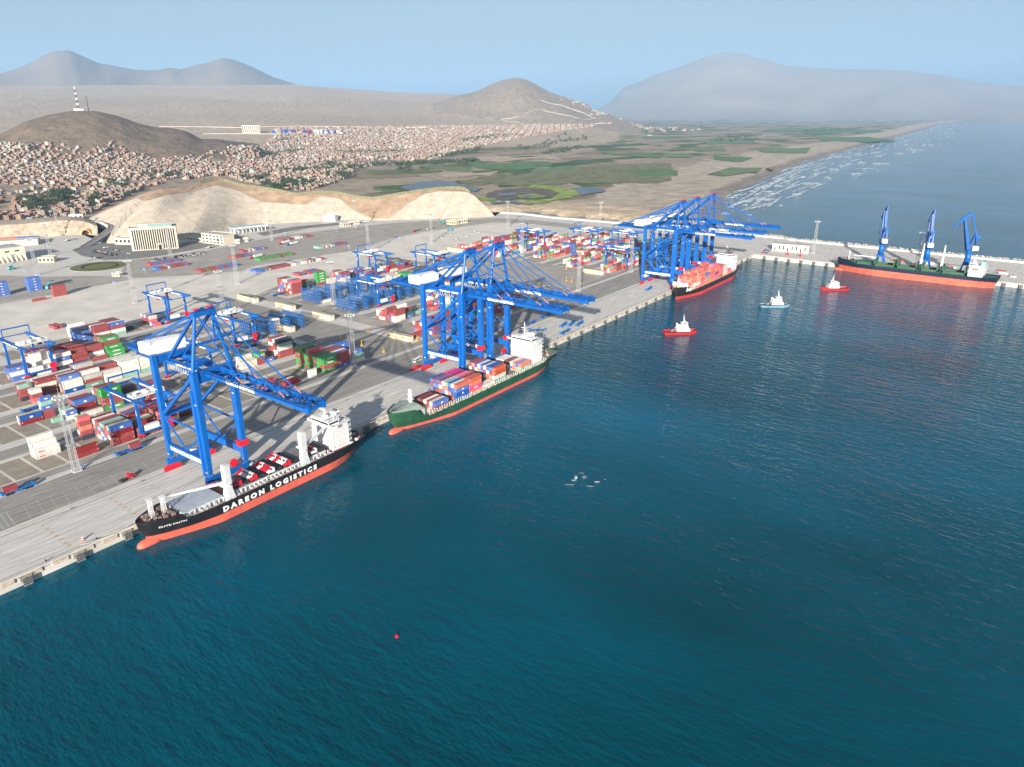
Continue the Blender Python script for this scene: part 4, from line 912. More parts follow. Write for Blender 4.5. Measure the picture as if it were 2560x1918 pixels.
# ---- jib cranes on the bulk quay
def make_portal(luff, slew):
    t = thing('harbour_jib_crane', 'x', 'crane'); B = blue()
    for x in (-5.5, 5.5):
        for y in (-5.5, 5.5):
            b = MB(); b.beam((x, y, 2.2), (x*.55, y*.55, 13), 1.5, 1.5); part('portal_leg', b, B, t)
            b = MB(); b.box(x-1, x+1, y-2.4, y+2.4, .2, 2.3); part('bogie', b, mat('weathered_red', (.42, .07, .05), .6), t)
    b = MB(); b.box(-3.8, 3.8, -3.8, 3.8, 12, 14.2); part('portal_deck', b, B, t)
    b = MB(); b.tube((0, 0, 14), (0, 0, 27.5), 3.4, 2.9, 14); b.tube((0, 0, 27.5), (0, 0, 28.6), 4.4, 4.4, 16); part('slewing_column', b, B, t, True)
    up = link('upper_works', None, t, (0, 0, 28.6), slew)
    c = MB(); c.box(-8.0, -1.5, -3, 3, .3, 5.0); part('machinery_house', c, white(), up)
    c = MB(); c.box(-9, 3.4, -3.3, 3.3, 0, .35); rail_line(c, (-9, -3.3, .4), (3.4, -3.3, .4)); rail_line(c, (-9, 3.3, .4), (3.4, 3.3, .4)); part('machinery_deck', c, blued(), up)
    c = MB(); c.box(1.4, 3.8, -3.2, -1.0, 2.2, 5.0); part('operator_cab', c, white(), up)
    c = MB()
    top = Vector((2.0+31*math.cos(luff), 0, 3+31*math.sin(luff)+4))
    for s in (-1, 1): c.beam((2.4, 2.2*s, 1.0), top+Vector((0, .8*s, 0)), 2.0, 3.2, w2=1.5, h2=2.0)
    part('jib', c, B, up)
    c = MB(); ap = Vector((-3.0, 0, 19.0))
    for s in (-1, 1): c.beam((1.2, 2*s, 5), ap+Vector((0, .9*s, 0)), .9); c.beam((-6, 2*s, 6), ap+Vector((0, .9*s, 0)), .8)
    c.box(-8.5, -4.0, -1.6, 1.6, 14.0, 17.0); c.beam(ap, (-6.5, 0, 16), 1.2); part('counterweight_tower', c, B, up)
    c = MB(); fl2 = top+Vector((15.5*math.cos(luff-2.05), 0, 15.5*math.sin(luff-2.05))); bk = top+Vector((-7*math.cos(luff-1.5), 0, -7*math.sin(luff-1.5)+3.5))
    c.beam(bk, top, 1.6, 2.4); c.beam(top, fl2, 2.0, 2.6, w2=1.1, h2=1.2); part('fly_jib', c, B, up)
    c = MB(); c.beam(ap, bk, 1.0, 1.3); part('tie_bar', c, B, up)
    c = MB(); c.tube(fl2, fl2-Vector((0, 0, 16)), .1, n=4); c.box(fl2.x-.6, fl2.x+.6, -.6, .6, fl2.z-17.5, fl2.z-16); part('hook_block', c, dark(), up)
    c = MB(); c.box(bk.lerp(top, .5).x-1, bk.lerp(top, .5).x+1, -1.15, -1.05, bk.lerp(top, .5).z-.9, bk.lerp(top, .5).z+.9); part('emblem_plate', c, mat('emblem_orange', (.6, .18, .1), .5), up)
    return t
for (y, luff, slew, lab) in ((157, R(72), R(25), 'blue jib crane on the pier by the bow of the bulk ship'), (108, R(72), R(20), 'blue jib crane on the pier amidships of the bulk ship'), (67, R(70), R(120), 'blue jib crane on the pier with its jib folded, near the ship bridge')):
    o = make_portal(luff, slew); o.location = (JX+14, y, 0); tag(o, lab, 'crane', 'jib cranes on the bulk quay')
# ================================================================== SHIPS
def hull_fn(L, B, rk, so):
    def f(t, u):                     # t bow 0 .. stern 1, u waterline 0 .. deck 1
        fd = min(1, (max(t, 0)/.15)**.58) if t < .15 else (1 if t < .9 else 1-.14*((t-.9)/.1)**2)
        fw_ = min(1, (max(t, 0)/.25)**.85) if t < .25 else (1 if t < .8 else 1-.72*((t-.8)/.2)**1.7)
        k = u**1.1; x = (rk+(L-rk-so)*t)*(1-k)+L*t*k
        return x, B/2*(fw_*(1-k)+fd*k)
    return f
def make_hull(t, L, B, zd, zb, hullm, bootm, deckm, fc=3.2, fct=.13, rk=5, so=4, bulb=True, poop=0.0, bul=1.1):
    f = hull_fn(L, B, rk, so); n = 46; ts = [(i/n)**1.35 for i in range(n+1)]; z0 = WL-2.0
    def zdk(t): return zd+fc*(1-min(1, max(0, (t-fct)/.035)))+poop*max(0, min(1, (t-.86)/.03))+.9*max(0, (.25-t)/.25)
    for nm, lv, m_ in (('boot_topping', [(z0, None), (zb*.5+z0*.5, None), (zb, None)], bootm), ('hull_side', [(zb, None), ('m', .5), ('d', None)], hullm)):
        b = MB()
        for s in (-1, 1):
            rows = []
            for z, _ in lv:
                r_ = []
                for t_ in ts:
                    top = zdk(t_)+bul*(1 if (t_ < fct+.02 or t_ > .9) else .25)
                    zz = top if z == 'd' else ((zb+top)/2 if z == 'm' else z); u = max(0, min(1, (zz-WL)/(zd+fc*.6-WL)))
                    x, y = f(t_, u); r_.append((x, y*s, zz))
                rows.append(r_)
            b.grid(rows if s > 0 else rows[::-1])
            # transom
        rr_ = []
        for z, _ in lv:
            top = zdk(1)+bul; zz = top if z == 'd' else ((zb+top)/2 if z == 'm' else z); u = max(0, min(1, (zz-WL)/(zd+fc*.6-WL))); x, y = f(1, u); rr_.append([(x, -y, zz), (x, y, zz)])
        b.grid(rr_)
        part(nm, b, m_, t, True)
    b = MB(); l_, r_ = [], []
    for t_ in ts:
        x, y = f(t_, min(1, (zdk(t_)-WL)/(zd+fc*.6-WL))); l_.append((x, -y*.985, zdk(t_))); r_.append((x, y*.985, zdk(t_)))
    b.grid([l_, r_]); part('deck', b, deckm, t)
    if bulb:
        b = MB(); rings = []
        for k in range(7):
            a = (0, .03, .1, .2, .35, .6, 1)[k]; q = min(1, a/.3); rad = 2.7*math.sqrt(max(.004, 1-(1-q)**2)); xx = rk-6.0+a*12
            rings.append([(xx, rad*.85*math.cos(2*math.pi*i/12), WL+.1+rad*math.sin(2*math.pi*i/12)) for i in range(12)])
        b.loft(rings); part('bulbous_bow', b, bootm, t, True)
    return f, zdk
def accommodation(t, x0, x1, B, z0, decks, wh, wing=None, funnel_c=None, mast_h=9, face=-1):
    """white deck house: face -1 bridge front looks to the bow"""
    W_ = wh; h = 2.75; z = z0
    for k in range(decks):
        b = MB(); ins = 0 if k < decks-1 else .2
        b.box(x0+ins, x1-ins, -B/2+ins, B/2-ins, z, z+h-.12); o = part('deckhouse_tier', b, W_, t)
        b = MB(); b.box(x0-.7, x1+1.6, -B/2-.5, B/2+.5, z+h-.12, z+h); part('deck_edge', b, W_, o)
        b = MB(); ny = int(B/3.6)
        for i in range(ny):
            y = -B/2+1.4+i*(B-2.8)/(ny-1); b.box(x0-.03, x0-.005, y-.2, y+.2, z+1.3, z+1.75)
        nx = int((x1-x0)/3.6)
        for i in range(nx): x = x0+1.3+i*3.6; b.box(x-.2, x+.2, -B/2-.03, -B/2-.005, z+1.3, z+1.75)
        if b.f: part('porthole_row', b, glass(), o)['kind'] = 'stuff'
        b = MB(); rail_line(b, (x1+1.5, -B/2-.4, z+h), (x1+1.5, B/2+.4, z+h), 1.0, 2, .06); rail_line(b, (x0, -B/2-.4, z+h), (x1+1.5, -B/2-.4, z+h), 1.0, 2, .06); part('railing', b, W_, o)
        z += h
    wing = wing or B*1.16
    b = MB(); bx0 = x0-.6
    b.box(bx0, x0+6.5, -B/2+1.2, B/2-1.2, z, z+2.7); b.box(bx0, bx0+3.2, -wing/2, wing/2, z-.12, z+.1); b.box(bx0-.3, x0+7, -B/2+.8, B/2-.8, z+2.7, z+2.9); br = part('wheelhouse', b, W_, t)
    b = MB(); b.box(bx0-.04, bx0-.01, -B/2+1.5, B/2-1.5, z+1.15, z+2.2); b.box(bx0+.3, x0+6, -B/2+1.16, -B/2+1.19, z+1.15, z+2.2); part('bridge_window', b, glass(), br)
    b = MB()
    for s in (-1, 1): b.box(bx0, bx0+3.2, s*wing/2-.06, s*wing/2+.06, z, z+1.2)
    b.box(bx0-.06, bx0+.06, -wing/2, wing/2, z, z+1.15); part('wing_bulwark', b, W_, br)
    b = MB(); zz = z+2.9; b.beam((x0+3, 0, zz), (x0+3, 0, zz+mast_h), .7, .7, w2=.35, h2=.35)
    for q, w in ((.45, 5), (.62, 4), (.8, 3)): b.beam((x0+3, -w/2, zz+mast_h*q), (x0+3, w/2, zz+mast_h*q), .22); 
    b.box(x0+1.2, x0+2.4, -2, 2, zz+mast_h*.62, zz+mast_h*.62+.3); b.box(x0+1.6, x0+4.2, -1.2, 1.2, zz, zz+1.4); part('radar_mast', b, W_, br)
    b = MB(); b.tube((x0+4.5, -B/2+3, zz), (x0+4.5, -B/2+3, zz+1.6), .25, n=6); 
    for k in range(4):
        a0, a1 = math.pi*k/4, math.pi*(k+1)/4; b.tube((x0+4.5, -B/2+3, zz+2.2-.9*math.cos(a0)), (x0+4.5, -B/2+3, zz+2.2-.9*math.cos(a1)), max(.02, .9*math.sin(a0)), max(.02, .9*math.sin(a1)), 10, caps=False)
    part('satellite_dome', b, W_, br)
    b = MB(); rail_line(b, (bx0, -B/2+1, zz), (x0+6.5, -B/2+1, zz), 1.0, 1.6, .06); rail_line(b, (bx0, -B/2+1, zz), (bx0, B/2-1, zz), 1.0, 1.6, .06); part('railing', b, W_, br)
    b = MB(); fx = x1-2.2
    b.hexa([(fx-2, -2.2, z-.1), (fx+2.4, -2.2, z-.1), (fx+2.4, 2.2, z-.1), (fx-2, 2.2, z-.1)], [(fx-1.2, -1.8, z+4.6), (fx+2.4, -1.8, z+4.6), (fx+2.4, 1.8, z+4.6), (fx-1.2, 1.8, z+4.6)]); fo = part('funnel', b, funnel_c or W_, t)
    b = MB()
    for y in (-.8, .8): b.tube((fx+.6, y, z+4.6), (fx+.9, y, z+5.8), .35, n=8)
    part('exhaust_pipe', b, dark(), fo)
    return z
def lifeboat(t, x, y, z, tilt, m_):
    b = MB(); rings = []
    for k in range(9):
        a = k/8; r_ = 1.25*math.sin(math.pi*min(.97, max(.06, a)))**.45; X = x+(a-.5)*7*math.cos(tilt); Z = z+(a-.5)*7*math.sin(-tilt)
        rings.append([(X+r_*math.sin(2*math.pi*i/10)*math.sin(tilt), y+r_*math.cos(2*math.pi*i/10), Z+r_*math.sin(2*math.pi*i/10)) for i in range(10)])
    b.loft(rings); o = part('lifeboat', b, m_, t, True)
    b = MB(); 
    for s in (-1.5, 1.5): b.beam((x-4, y+s, z+3.2*math.sin(tilt)+.2), (x+4.2, y+s, z-4.2*math.sin(tilt)-.6), .3, .4); b.beam((x+3, y+s, z-5), (x+3, y+s, z-1.5), .3); b.beam((x-3, y+s, z-5), (x-3, y+s, z+1.5), .3)
    part('launching_frame', b, white(), t)
def deck_gear(t, f, zdk, L, B, col, x0, x1, seed, dz=0, n=34):
    r2 = random.Random(seed); b = MB()
    for k in range(n):
        x = r2.uniform(x0, x1); _, y = f(x/L, 1); y = y-1.2
        if y < .6: continue
        yy = r2.uniform(-y, y); s = r2.uniform(.3, .9); b.box(x-s, x+s, yy-s, yy+s, zdk(x/L), zdk(x/L)+r2.uniform(.5, 1.7))
    part('winch_gear', b, col, t)['kind'] = 'stuff'
def side_stanchions(t, f, zdk, L, B, x0, x1, col, step=2.4, inset=1.9, h=2.3):
    b = MB(); r2 = random.Random(4)
    for s in (-1, 1):
        x = x0
        while x < x1:
            _, y = f(x/L, .95); z = zdk(x/L)
            b.box(x-.12, x+.12, s*(y-inset)-.3, s*(y-inset)+.3, z, z+h*r2.uniform(.7, 1.0))
            if r2.random() < .5: b.box(x-.1, x+1.2, s*(y-inset)-.12, s*(y-inset)+.12, z+h*.6, z+h*.75)
            if r2.random() < .35: b.box(x+.4, x+1.1, s*(y-inset+.5)-.25, s*(y-inset+.5)+.25, z, z+.9)
            x += step
        p = [(xx, s*(f(xx/L, 1)[1]-.25), zdk(xx/L)) for xx in np.linspace(x0, x1, 24)]
        for a, c in zip(p, p[1:]): rail_line(b, a, c, 1.1, 3.2, .07)
    part('coaming_stays', b, col, t)['kind'] = 'stuff'
red_boot = mat('boot_topping_red', (0.66, 0.125, 0.085), .5, .10, .25, dirt=.12, streak=(1, 1, .4)); navyhull = mat('black_hull_paint', (0.016, 0.017, 0.02), .35, .2, .3, dirt=.05)
greenhull = mat('green_hull_paint', (0.020, 0.085, 0.042), .45, .16, .3, dirt=.25); bulkhull = mat('dark_navy_hull', (0.014, 0.022, 0.045), .38, .2, .3, dirt=.12)
deckgrey = mat('grey_deck_paint', (0.20, 0.20, 0.205), .7, .15, .3, dirt=.2); deckred = mat('oxide_deck', (0.16, 0.05, 0.04), .7, .15, .4); hatchm = mat('hatch_cover_grey', (0.40, 0.44, 0.49), .55, .10, .2, dirt=.15)
cranew = mat('deck_crane_white', (0.60, 0.62, 0.63), .5, .06, .3, dirt=.2); lbo = mat('lifeboat_orange', (0.65, 0.14, 0.05), .45)
# ---- ship 1: black general cargo ship
S1 = thing('cargo_ship', 'black cargo ship with red bottom, trucks on deck and white deckhouse', 'ship', (122, 294, 0)); L1, B1 = 127, 20.4
f1, zd1 = make_hull(S1, L1, B1, 4.3, -.6, navyhull, red_boot, deckred, fc=1.9, fct=.12, rk=4.5, so=5)
def hatch(t, x0, x1, y0, y1, z0, z1, m_, n=2):
    b = MB(); b.box(x0, x1, y0, y1, z0, z1-.35); o = part('hatch_coaming', b, cranew, t)
    w = (x1-x0)/n
    for k in range(n): b = MB(); b.box(x0+k*w+.08, x0+(k+1)*w-.08, y0-.25, y1+.25, z1-.35, z1); part('hatch_cover', b, m_, t)
hatch(S1, 17.5, 37.5, -7.4, 7.6, 4.2, 7.0, hatchm, 3); hatch(S1, 44, 99, -7.4, 7.6, 4.2, 7.0, deckgrey, 6)
side_stanchions(S1, f1, zd1, L1, B1, 18, 102, cranew)
deck_gear(S1, f1, zd1, L1, B1, mat('mixed_deck_gear', (.25, .19, .17), .6, .3, 1.2), 4, 15, 2); deck_gear(S1, f1, zd1, L1, B1, cranew, 112, 125, 3, n=14)
for nm, x, h0 in (('foremast', 7.5, 8), ('foremast', 13.2, 7)):
    b = MB()
    for sx in (-.9, .9):
        for sy in (-.9, .9): b.beam((x+sx, sy, 6.5), (x+sx*.5, sy*.5, 8+h0), .2)
    for k in range(7): z = 7+k*h0/7; b.beam((x-.9, -.8, z), (x+.8, .8, z+1), .12); b.beam((x+.9, -.8, z), (x-.8, .8, z+1), .12); b.beam((x-.9, -.8, z), (x+.9, -.8, z+1), .12)
    b.box(x-1.2, x+1.2, -1.2, 1.2, 8+h0, 8.2+h0); part(nm, b, white(), S1)
def deck_crane(t, x, y, z0, ztop, jib_to, zj):
    b = MB(); b.hexa([(x-2.6, y-1.6, z0), (x+2.6, y-1.6, z0), (x+2.6, y+1.6, z0), (x-2.6, y+1.6, z0)], [(x-1.5, y-1.4, z0+5.5), (x+1.5, y-1.4, z0+5.5), (x+1.5, y+1.4, z0+5.5), (x-1.5, y+1.4, z0+5.5)]); b.box(x-1.5, x+1.5, y-1.4, y+1.4, z0+5.5, zj-.8); p_ = part('crane_pedestal', b, cranew, t)
    b = MB(); b.tube((x, y, zj-.8), (x, y, zj), 1.9, n=14); part('slew_ring', b, cranew, t)
    b = MB(); b.box(x-1.5, x+1.5, y-1.5, y+1.5, zj, ztop-.6); b.box(x-1.1, x+1.1, y-1.7, y+1.7, ztop-.6, ztop); part('crane_tower', b, cranew, t)
    b = MB(); j = Vector(jib_to); a = Vector((x, y, zj+.8)); b.beam(a, j, 1.3, 1.3, w2=.7, h2=.8); part('crane_jib', b, cranew, t)
    b = MB(); b.tube((x, y, ztop-.2), a.lerp(j, .85), .09, n=4); b.tube((x, y+.8, ztop-.2), j, .08, n=4); part('luffing_rope', b, dark(), t)
deck_crane(S1, 40.5, -8.0, 4.2, 22.0, (14, 3, 13.0), 12.2); deck_crane(S1, 84.5, -8.0, 4.2, 22.8, (113, -4, 21.5), 13.0)
accommodation(S1, 103.5, 115, 16.6, 4.3, 5, white(), 21.5, mast_h=8.5); lifeboat(S1, 121, 0, 14.5, R(32), lbo)
b = MB(); lettering(b, 'D A R E O N   L O G I S T I C S', (35.2, -B1/2-.07, .15), (1, 0, 0), (0, 0, 1), 2.5, 55.0, .075); part('lettering', b, mat('hull_lettering_white', (.80, .79, .77), .5, .05), S1)
def name_on_hull(t, f, s_, x0, ln, z, h, m_, zd_, fc, zref):
    v, fc_ = text_mb(s_, .03); w = max(p[0] for p in v); b = MB(); k = h/.72; out = []
    for p in v:
        xx = x0+p[0]*ln/w; zz = z+p[1]*k; u = max(0, min(1, (zz-WL)/(zref-WL))); lo, hi = 0, 1
        for _ in range(22):
            mid = (lo+hi)/2
            if f(mid, u)[0] < xx: lo = mid
            else: hi = mid
        out.append((xx, -f(lo, u)[1]-.12, zz))
    b.add(out, fc_); part('lettering', b, m_, t)
name_on_hull(S1, f1, 'ELITE FAITH', 7.0, 11.0, 3.4, 1.0, MATS['hull_lettering_white'], 4.3, 1.9, 4.3+1.9*.6)
# trucks lashed on the hatch covers
def make_truck(cabm, flat=True):
    t = thing('truck_tractor', 'x', 'truck')
    b = MB(); b.box(-4.9, 3.4, -.5, .5, .75, 1.05); b.box(-4.9, -2.2, -1.0, 1.0, 1.0, 1.2); part('chassis', b, dark(), t)
    b = MB(); b.hexa([(1.4, -1.0, .8), (3.4, -.95, .8), (3.4, .95, .8), (1.4, 1.0, .8)], [(1.4, -1.0, 1.85), (3.3, -.8, 1.6), (3.3, .8, 1.6), (1.4, 1.0, 1.85)])
    b.hexa([(-.3, -1.1, .8), (1.5, -1.1, .8), (1.5, 1.1, .8), (-.3, 1.1, .8)], [(-.3, -1.05, 2.9), (1.0, -1.0, 2.9), (1.0, 1.0, 2.9), (-.3, 1.05, 2.9)]); c_ = part('cab', b, cabm, t)
    b = MB(); b.hexa([(1.40, -.95, 1.9), (1.48, -.95, 1.9), (1.48, .95, 1.9), (1.40, .95, 1.9)], [(1.02, -.9, 2.75), (1.12, -.9, 2.75), (1.12, .9, 2.75), (1.02, .9, 2.75)]); b.box(-.05, .95, -1.13, -1.08, 1.9, 2.5); part('windscreen', b, glass(), c_)
    for x in (2.6, -2.6, -4.0):
        for s in (-1, 1): b = MB(); b.tube((x, s*.75, .5), (x, s*1.15, .5), .5, n=10); part('wheel', b, black(), t)
    return t
TRK = {}
def truck(c, loc, rz, label, group=None, cat='truck'):
    m_ = {'R': red(), 'w': white(), 'y': yellow(), 'b': blue()}[c]
    if c not in TRK: TRK[c] = make_truck(m_); o = TRK[c]
    else: o = copy_tree(TRK[c])
    o.location = loc; o.rotation_euler = (0, 0, rz); tag(o, label, cat, group); return o
rows_t = [(48.5, 'RR', 1.0), (56.5, 'RwwwR', 0), (66.2, 'wRRwRw', -.4), (76.0, 'RwwRwR', -.4), (93.0, 'wRyRw', 0)]
CT = {'R': 'red', 'w': 'white', 'y': 'yellow'}
for k, (x, cs, dy) in enumerate(rows_t):
    for i, c in enumerate(cs): truck(c, (122+x, 294-6.7+dy+i*2.75, 7.02), math.pi, f'{CT[c]} truck tractor on the ship deck, {ordw(k)} row from the bow, {ordw(i)} from water', 'truck tractors carried on the cargo ship')
# ---- ship 2: green container ship
S2 = thing('container_ship', 'green container ship with pale bow cover and colourful deck cargo', 'ship', (272, 291.3, 0)); L2, B2 = 170, 25
f2, zd2 = make_hull(S2, L2, B2, 2.6, -2.4, greenhull, red_boot, deckgrey, fc=4.6, fct=.085, rk=6, so=5, bulb=True, poop=1.5)
palegreen = mat('pale_green_cover', (0.27, 0.33, 0.30), .6, .1, .3, dirt=.1)
b = MB(); rg = []
for i in range(9):
    x = 2+i*2.3; _, y = f2(x/L2, 1); rg.append([(x, -y+.3, 8.0), (x, -y*.5, 8.9+.10*i), (x, 0, 9.3+.12*i), (x, y*.5, 8.9+.10*i), (x, y-.3, 8.0)])
b.grid(rg); b.add(rg[-1]+[(rg[-1][4][0], rg[-1][4][1], 4), (rg[-1][0][0], rg[-1][0][1], 4)], ((0, 1, 2, 3, 4, 5, 6),)); part('whaleback', b, palegreen, S2)
b = MB()
for s in (-.66, -.33, 0, .33, .66): b.beam(Vector(rg[0][2])+Vector((0, 0, .12)), Vector(rg[-1][2]).lerp(Vector(rg[-1][4 if s > 0 else 0]), abs(s))+Vector((0, 0, .12)), .18)
part('whaleback_rib', b, dark(), S2)
b = MB(); b.box(18.4, 19.8, -.8, .8, 4, 18.4); b.box(17.9, 20.3, -1.3, 1.3, 15.0, 15.3); b.box(17.9, 20.3, -1.8, 1.8, 12.0, 12.3); part('foremast', b, white(), S2)
side_stanchions(S2, f2, zd2, L2, B2, 24, 150, mat('pale_lashing_steel', (.50, .50, .46), .6, .15, .6), 2.2, .9, 3.0)
deck_gear(S2, f2, zd2, L2, B2, mat('buff_deck_gear', (.45, .33, .2), .6, .25, 1), 152, 168, 8, n=22)
accommodation(S2, 136, 147, 20, 3.0, 6, white(), 27, mast_h=11); lifeboat(S2, 156, 3, 11, R(30), lbo)
for x in (27, 46, 62.5, 77, 88, 105, 118.5):
    b = MB(); b.box(x-.35, x+.35, -11.8, 11.8, 2.5, 4.4); part('lashing_bridge', b, mat('buff_steel', (.42, .33, .2), .6, .2, .6), S2)
b = MB(); b.box(24, 134, -11.2, 11.2, 2.4, 3.05); part('hatch_cover', b, deckgrey, S2)
# ---- ship 3: black feeder ship at the far cranes
S3 = thing('container_ship', 'black container ship with red bottom under the far cranes', 'ship', (676, 293, 0)); L3, B3 = 168, 23.5
f3, zd3 = make_hull(S3, L3, B3, 3.0, -1.7, navyhull, mat('bright_boot_red', (.62, .045, .04), .5, .1, .3), deckred, fc=3.6, fct=.09, rk=5, so=5, bulb=False)
b = MB(); b.box(13.6, 14.4, -8.4, 8.4, 3, 11.4); part('breakwater_screen', b, mat('pale_screen', (.62, .66, .66), .6), S3)
b = MB(); b.box(8, 9, -.6, .6, 6, 17); b.box(7.4, 9.6, -1.4, 1.4, 13, 13.3); part('foremast', b, white(), S3)
deck_gear(S3, f3, zd3, L3, B3, mat('buff_deck_gear', (.45, .33, .2)), 4, 12, 5, n=16)
side_stanchions(S3, f3, zd3, L3, B3, 16, 140, mat('rusty_rail', (.45, .2, .12), .6), 3, .9, 2.6)
accommodation(S3, 136, 148, 19.5, 3.4, 6, white(), 25, mast_h=9); lifeboat(S3, 157, -2, 11.5, R(32), lbo)
# ---- bulk carrier
S4 = thing('bulk_carrier', 'dark blue bulk carrier with open red holds beside the pier', 'ship', (937, 199, 0), R(-90)); L4, B4 = 168, 25.5
f4, zd4 = make_hull(S4, L4, B4, 6.4, 2.4, bulkhull, mat('worn_boot_red', (.60, .13, .08), .55, .16, .2, dirt=.25), mat('green_deck', (.03, .09, .055), .65, .2, .4), fc=2.4, fct=.1, rk=4, so=4)
grn = mat('hatch_green', (.03, .12, .068), .6, .15, .4, dirt=.15); hold = mat('open_hold_red', (.40, .035, .03), .7, .15, .3)
for k, (a, c) in enumerate(((43, 64), (67, 87), (92, 108), (113, 135))):
    b = MB(); y = 8.4
    for y0, y1, x0, x1 in ((-y, -y+.6, a, c), (y-.6, y, a, c), (-y, y, a, a+.6), (-y, y, c-.6, c)): b.box(x0, x1, y0, y1, 6.3, 8.9)
    o = part('hatch_coaming', b, grn, S4)
    b = MB(); b.box(a+.7, c-.7, -y+.7, y-.7, 6.45, 6.6); part('open_hold', b, hold, o)
    b = MB(); b.box(a+2, c-2, -y+1.6, 0, 6.6, 7.9); part('hold_cargo', b, hold, o)
    for e in (a-.4, c-.9): b = MB(); b.box(e, e+1.3, -y, y, 8.9, 14.2); part('folded_hatch_cover', b, grn, o)
for x in (24,): b = MB(); b.box(x, x+15, -8, 8, 6.3, 9.4); part('closed_hatch', b, grn, S4)
for k, x in enumerate((89.8, 110.6)):
    b = MB(); b.box(x-1.2, x+1.2, -1.2, 1.2, 6.4, 17); b.hexa([(x-1, -1, 17), (x+1, -1, 17), (x+1, 1, 17), (x-1, 1, 17)], [(x-.5, -.6, 36), (x+.5, -.6, 36), (x+.5, .6, 36), (x-.5, .6, 36)]); b.box(x-1.6, x+1.6, -1.6, 1.6, 17, 17.4); p_ = part('cargo_mast', b, cranew, S4)
b = MB(); b.box(40.0, 42.4, -1.3, 1.3, 6.4, 15.5); b.beam((41, 0, 15), (17.5, 2, 14.6), 1.2); part('deck_crane', b, cranew, S4)
b = MB(); b.beam((13, 0, 9), (13, 0, 19.5), .9); b.box(12, 14, -1.6, 1.6, 17, 17.3); part('foremast', b, white(), S4)
deck_gear(S4, f4, zd4, L4, B4, mat('mixed_deck_gear', (.25, .19, .17)), 4, 20, 12, n=26); side_stanchions(S4, f4, zd4, L4, B4, 20, 136, grn, 3.0, 1.2, 1.4)
accommodation(S4, 138, 152, 21, 6.6, 4, white(), 25.5, funnel_c=mat('funnel_blue', (.25, .45, .6), .5), mast_h=6); 
b = MB(); b.box(141, 147, -11.6, -9.8, 14.2, 15.8); part('lifeboat', b, lbo, S4)
# ---- tugs
def make_tug(loc, rz, label, hm_, dk):
    t = thing('tugboat', label, 'tugboat', loc, rz, 'tugboats in the basin'); Lt, Bt = 29, 10.5
    f = lambda x, u: Bt/2*(min(1, (max(0, x)/6.5)**.6) if x < 6.5 else (1 if x < 24 else 1-.22*((x-24)/5)**2))*(.82+.18*u)
    xs_ = [0, .5, 1.2, 2.5, 4, 6.5, 10, 15, 20, 24, 27, 29]
    zt_ = lambda x: WL+2.3+1.7*max(0, (11-x)/11)**1.5+.3*max(0, (x-22)/7)
    b = MB()
    for s in (-1, 1):
        rows = [[(x-14.5, s*f(x, u), (WL-1.2) if u == 0 else zt_(x)) for x in xs_] for u in (0, 1)]; b.grid(rows if s > 0 else rows[::-1])
    b.grid([[(14.5, -f(29, 0), WL-1.2), (14.5, f(29, 0), WL-1.2)], [(14.5, -f(29, 1), zt_(29)), (14.5, f(29, 1), zt_(29))]]); part('hull', b, hm_, t)
    b = MB(); b.grid([[(x-14.5, -f(x, 1)*.97, zt_(x)-.9) for x in xs_], [(x-14.5, f(x, 1)*.97, zt_(x)-.9) for x in xs_]]); part('deck', b, dk, t)
    b = MB()
    for s in (-1, 1):
        p = [Vector((x-14.5, s*(f(x, 1)+.15), zt_(x)-.25)) for x in xs_]
        for a, c in zip(p, p[1:]): b.tube(a, c, .32, n=6)
    part('fender_belt', b, black(), t)
    W_ = white(); z = WL+2.2
    b = MB(); b.hexa([(-8, -3.4, z), (4, -3.4, z), (4, 3.4, z), (-8, 3.4, z)], [(-7.2, -3.2, z+2.7), (4, -3.2, z+2.7), (4, 3.2, z+2.7), (-7.2, 3.2, z+2.7)]); part('deckhouse', b, W_, t)
    b = MB(); b.box(-6, 1.6, -2.7, 2.7, z+2.7, z+5.1); part('upper_deckhouse', b, W_, t)
    b = MB(); b.hexa([(-5.4, -2.1, z+5.1), (-.6, -2.1, z+5.1), (-.6, 2.1, z+5.1), (-5.4, 2.1, z+5.1)], [(-5.8, -2.3, z+7.6), (-.4, -2.3, z+7.6), (-.4, 2.3, z+7.6), (-5.8, 2.3, z+7.6)]); w = part('wheelhouse', b, W_, t)
    b = MB(); b.box(-5.86, -5.5, -1.9, 1.9, z+6.2, z+7.2); b.box(-5, -1, -2.32, -2.18, z+6.2, z+7.2); b.box(-5, -1, 2.18, 2.32, z+6.2, z+7.2); part('window', b, glass(), w)
    b = MB(); b.beam((-2.6, 0, z+7.6), (-2.2, 0, z+14.5), .5, .5, w2=.2, h2=.2)
    for k in (9.4, 11, 12.6): b.beam((-2.5, -1.5, z+k), (-2.5, 1.5, z+k), .2)
    b.beam((-4, 0, z+7.6), (-2.4, 0, z+12), .25); part('mast', b, W_, t)
    for s in (-1, 1): b = MB(); b.box(1.9, 3.3, s*2.2-.6, s*2.2+.6, z+2.7, z+6.4); part('funnel', b, W_, t)
    b = MB(); b.tube((-10, -1, z+.6), (-10, 1, z+.6), .8, n=10); part('bow_winch', b, mat('mixed_deck_gear', (.25, .19, .17)), t); b = MB(); b.tube((8, -1, z+.3), (8, 1, z+.3), .7, n=10); b.box(6, 7.4, -.6, .6, z-.3, z+1.6); part('towing_winch', b, mat('mixed_deck_gear', (.25, .19, .17)), t)
    return t
hd_ = math.atan2(RT.y, RT.x)
redh = mat('tug_red', (.62, .02, .025), .45, .08, .4); tuda = mat('tug_deck_red', (.36, .04, .035), .6, .1, .4); tublue = mat('tug_pale_blue', (.20, .34, .48), .5, .15, .4, dirt=.15)
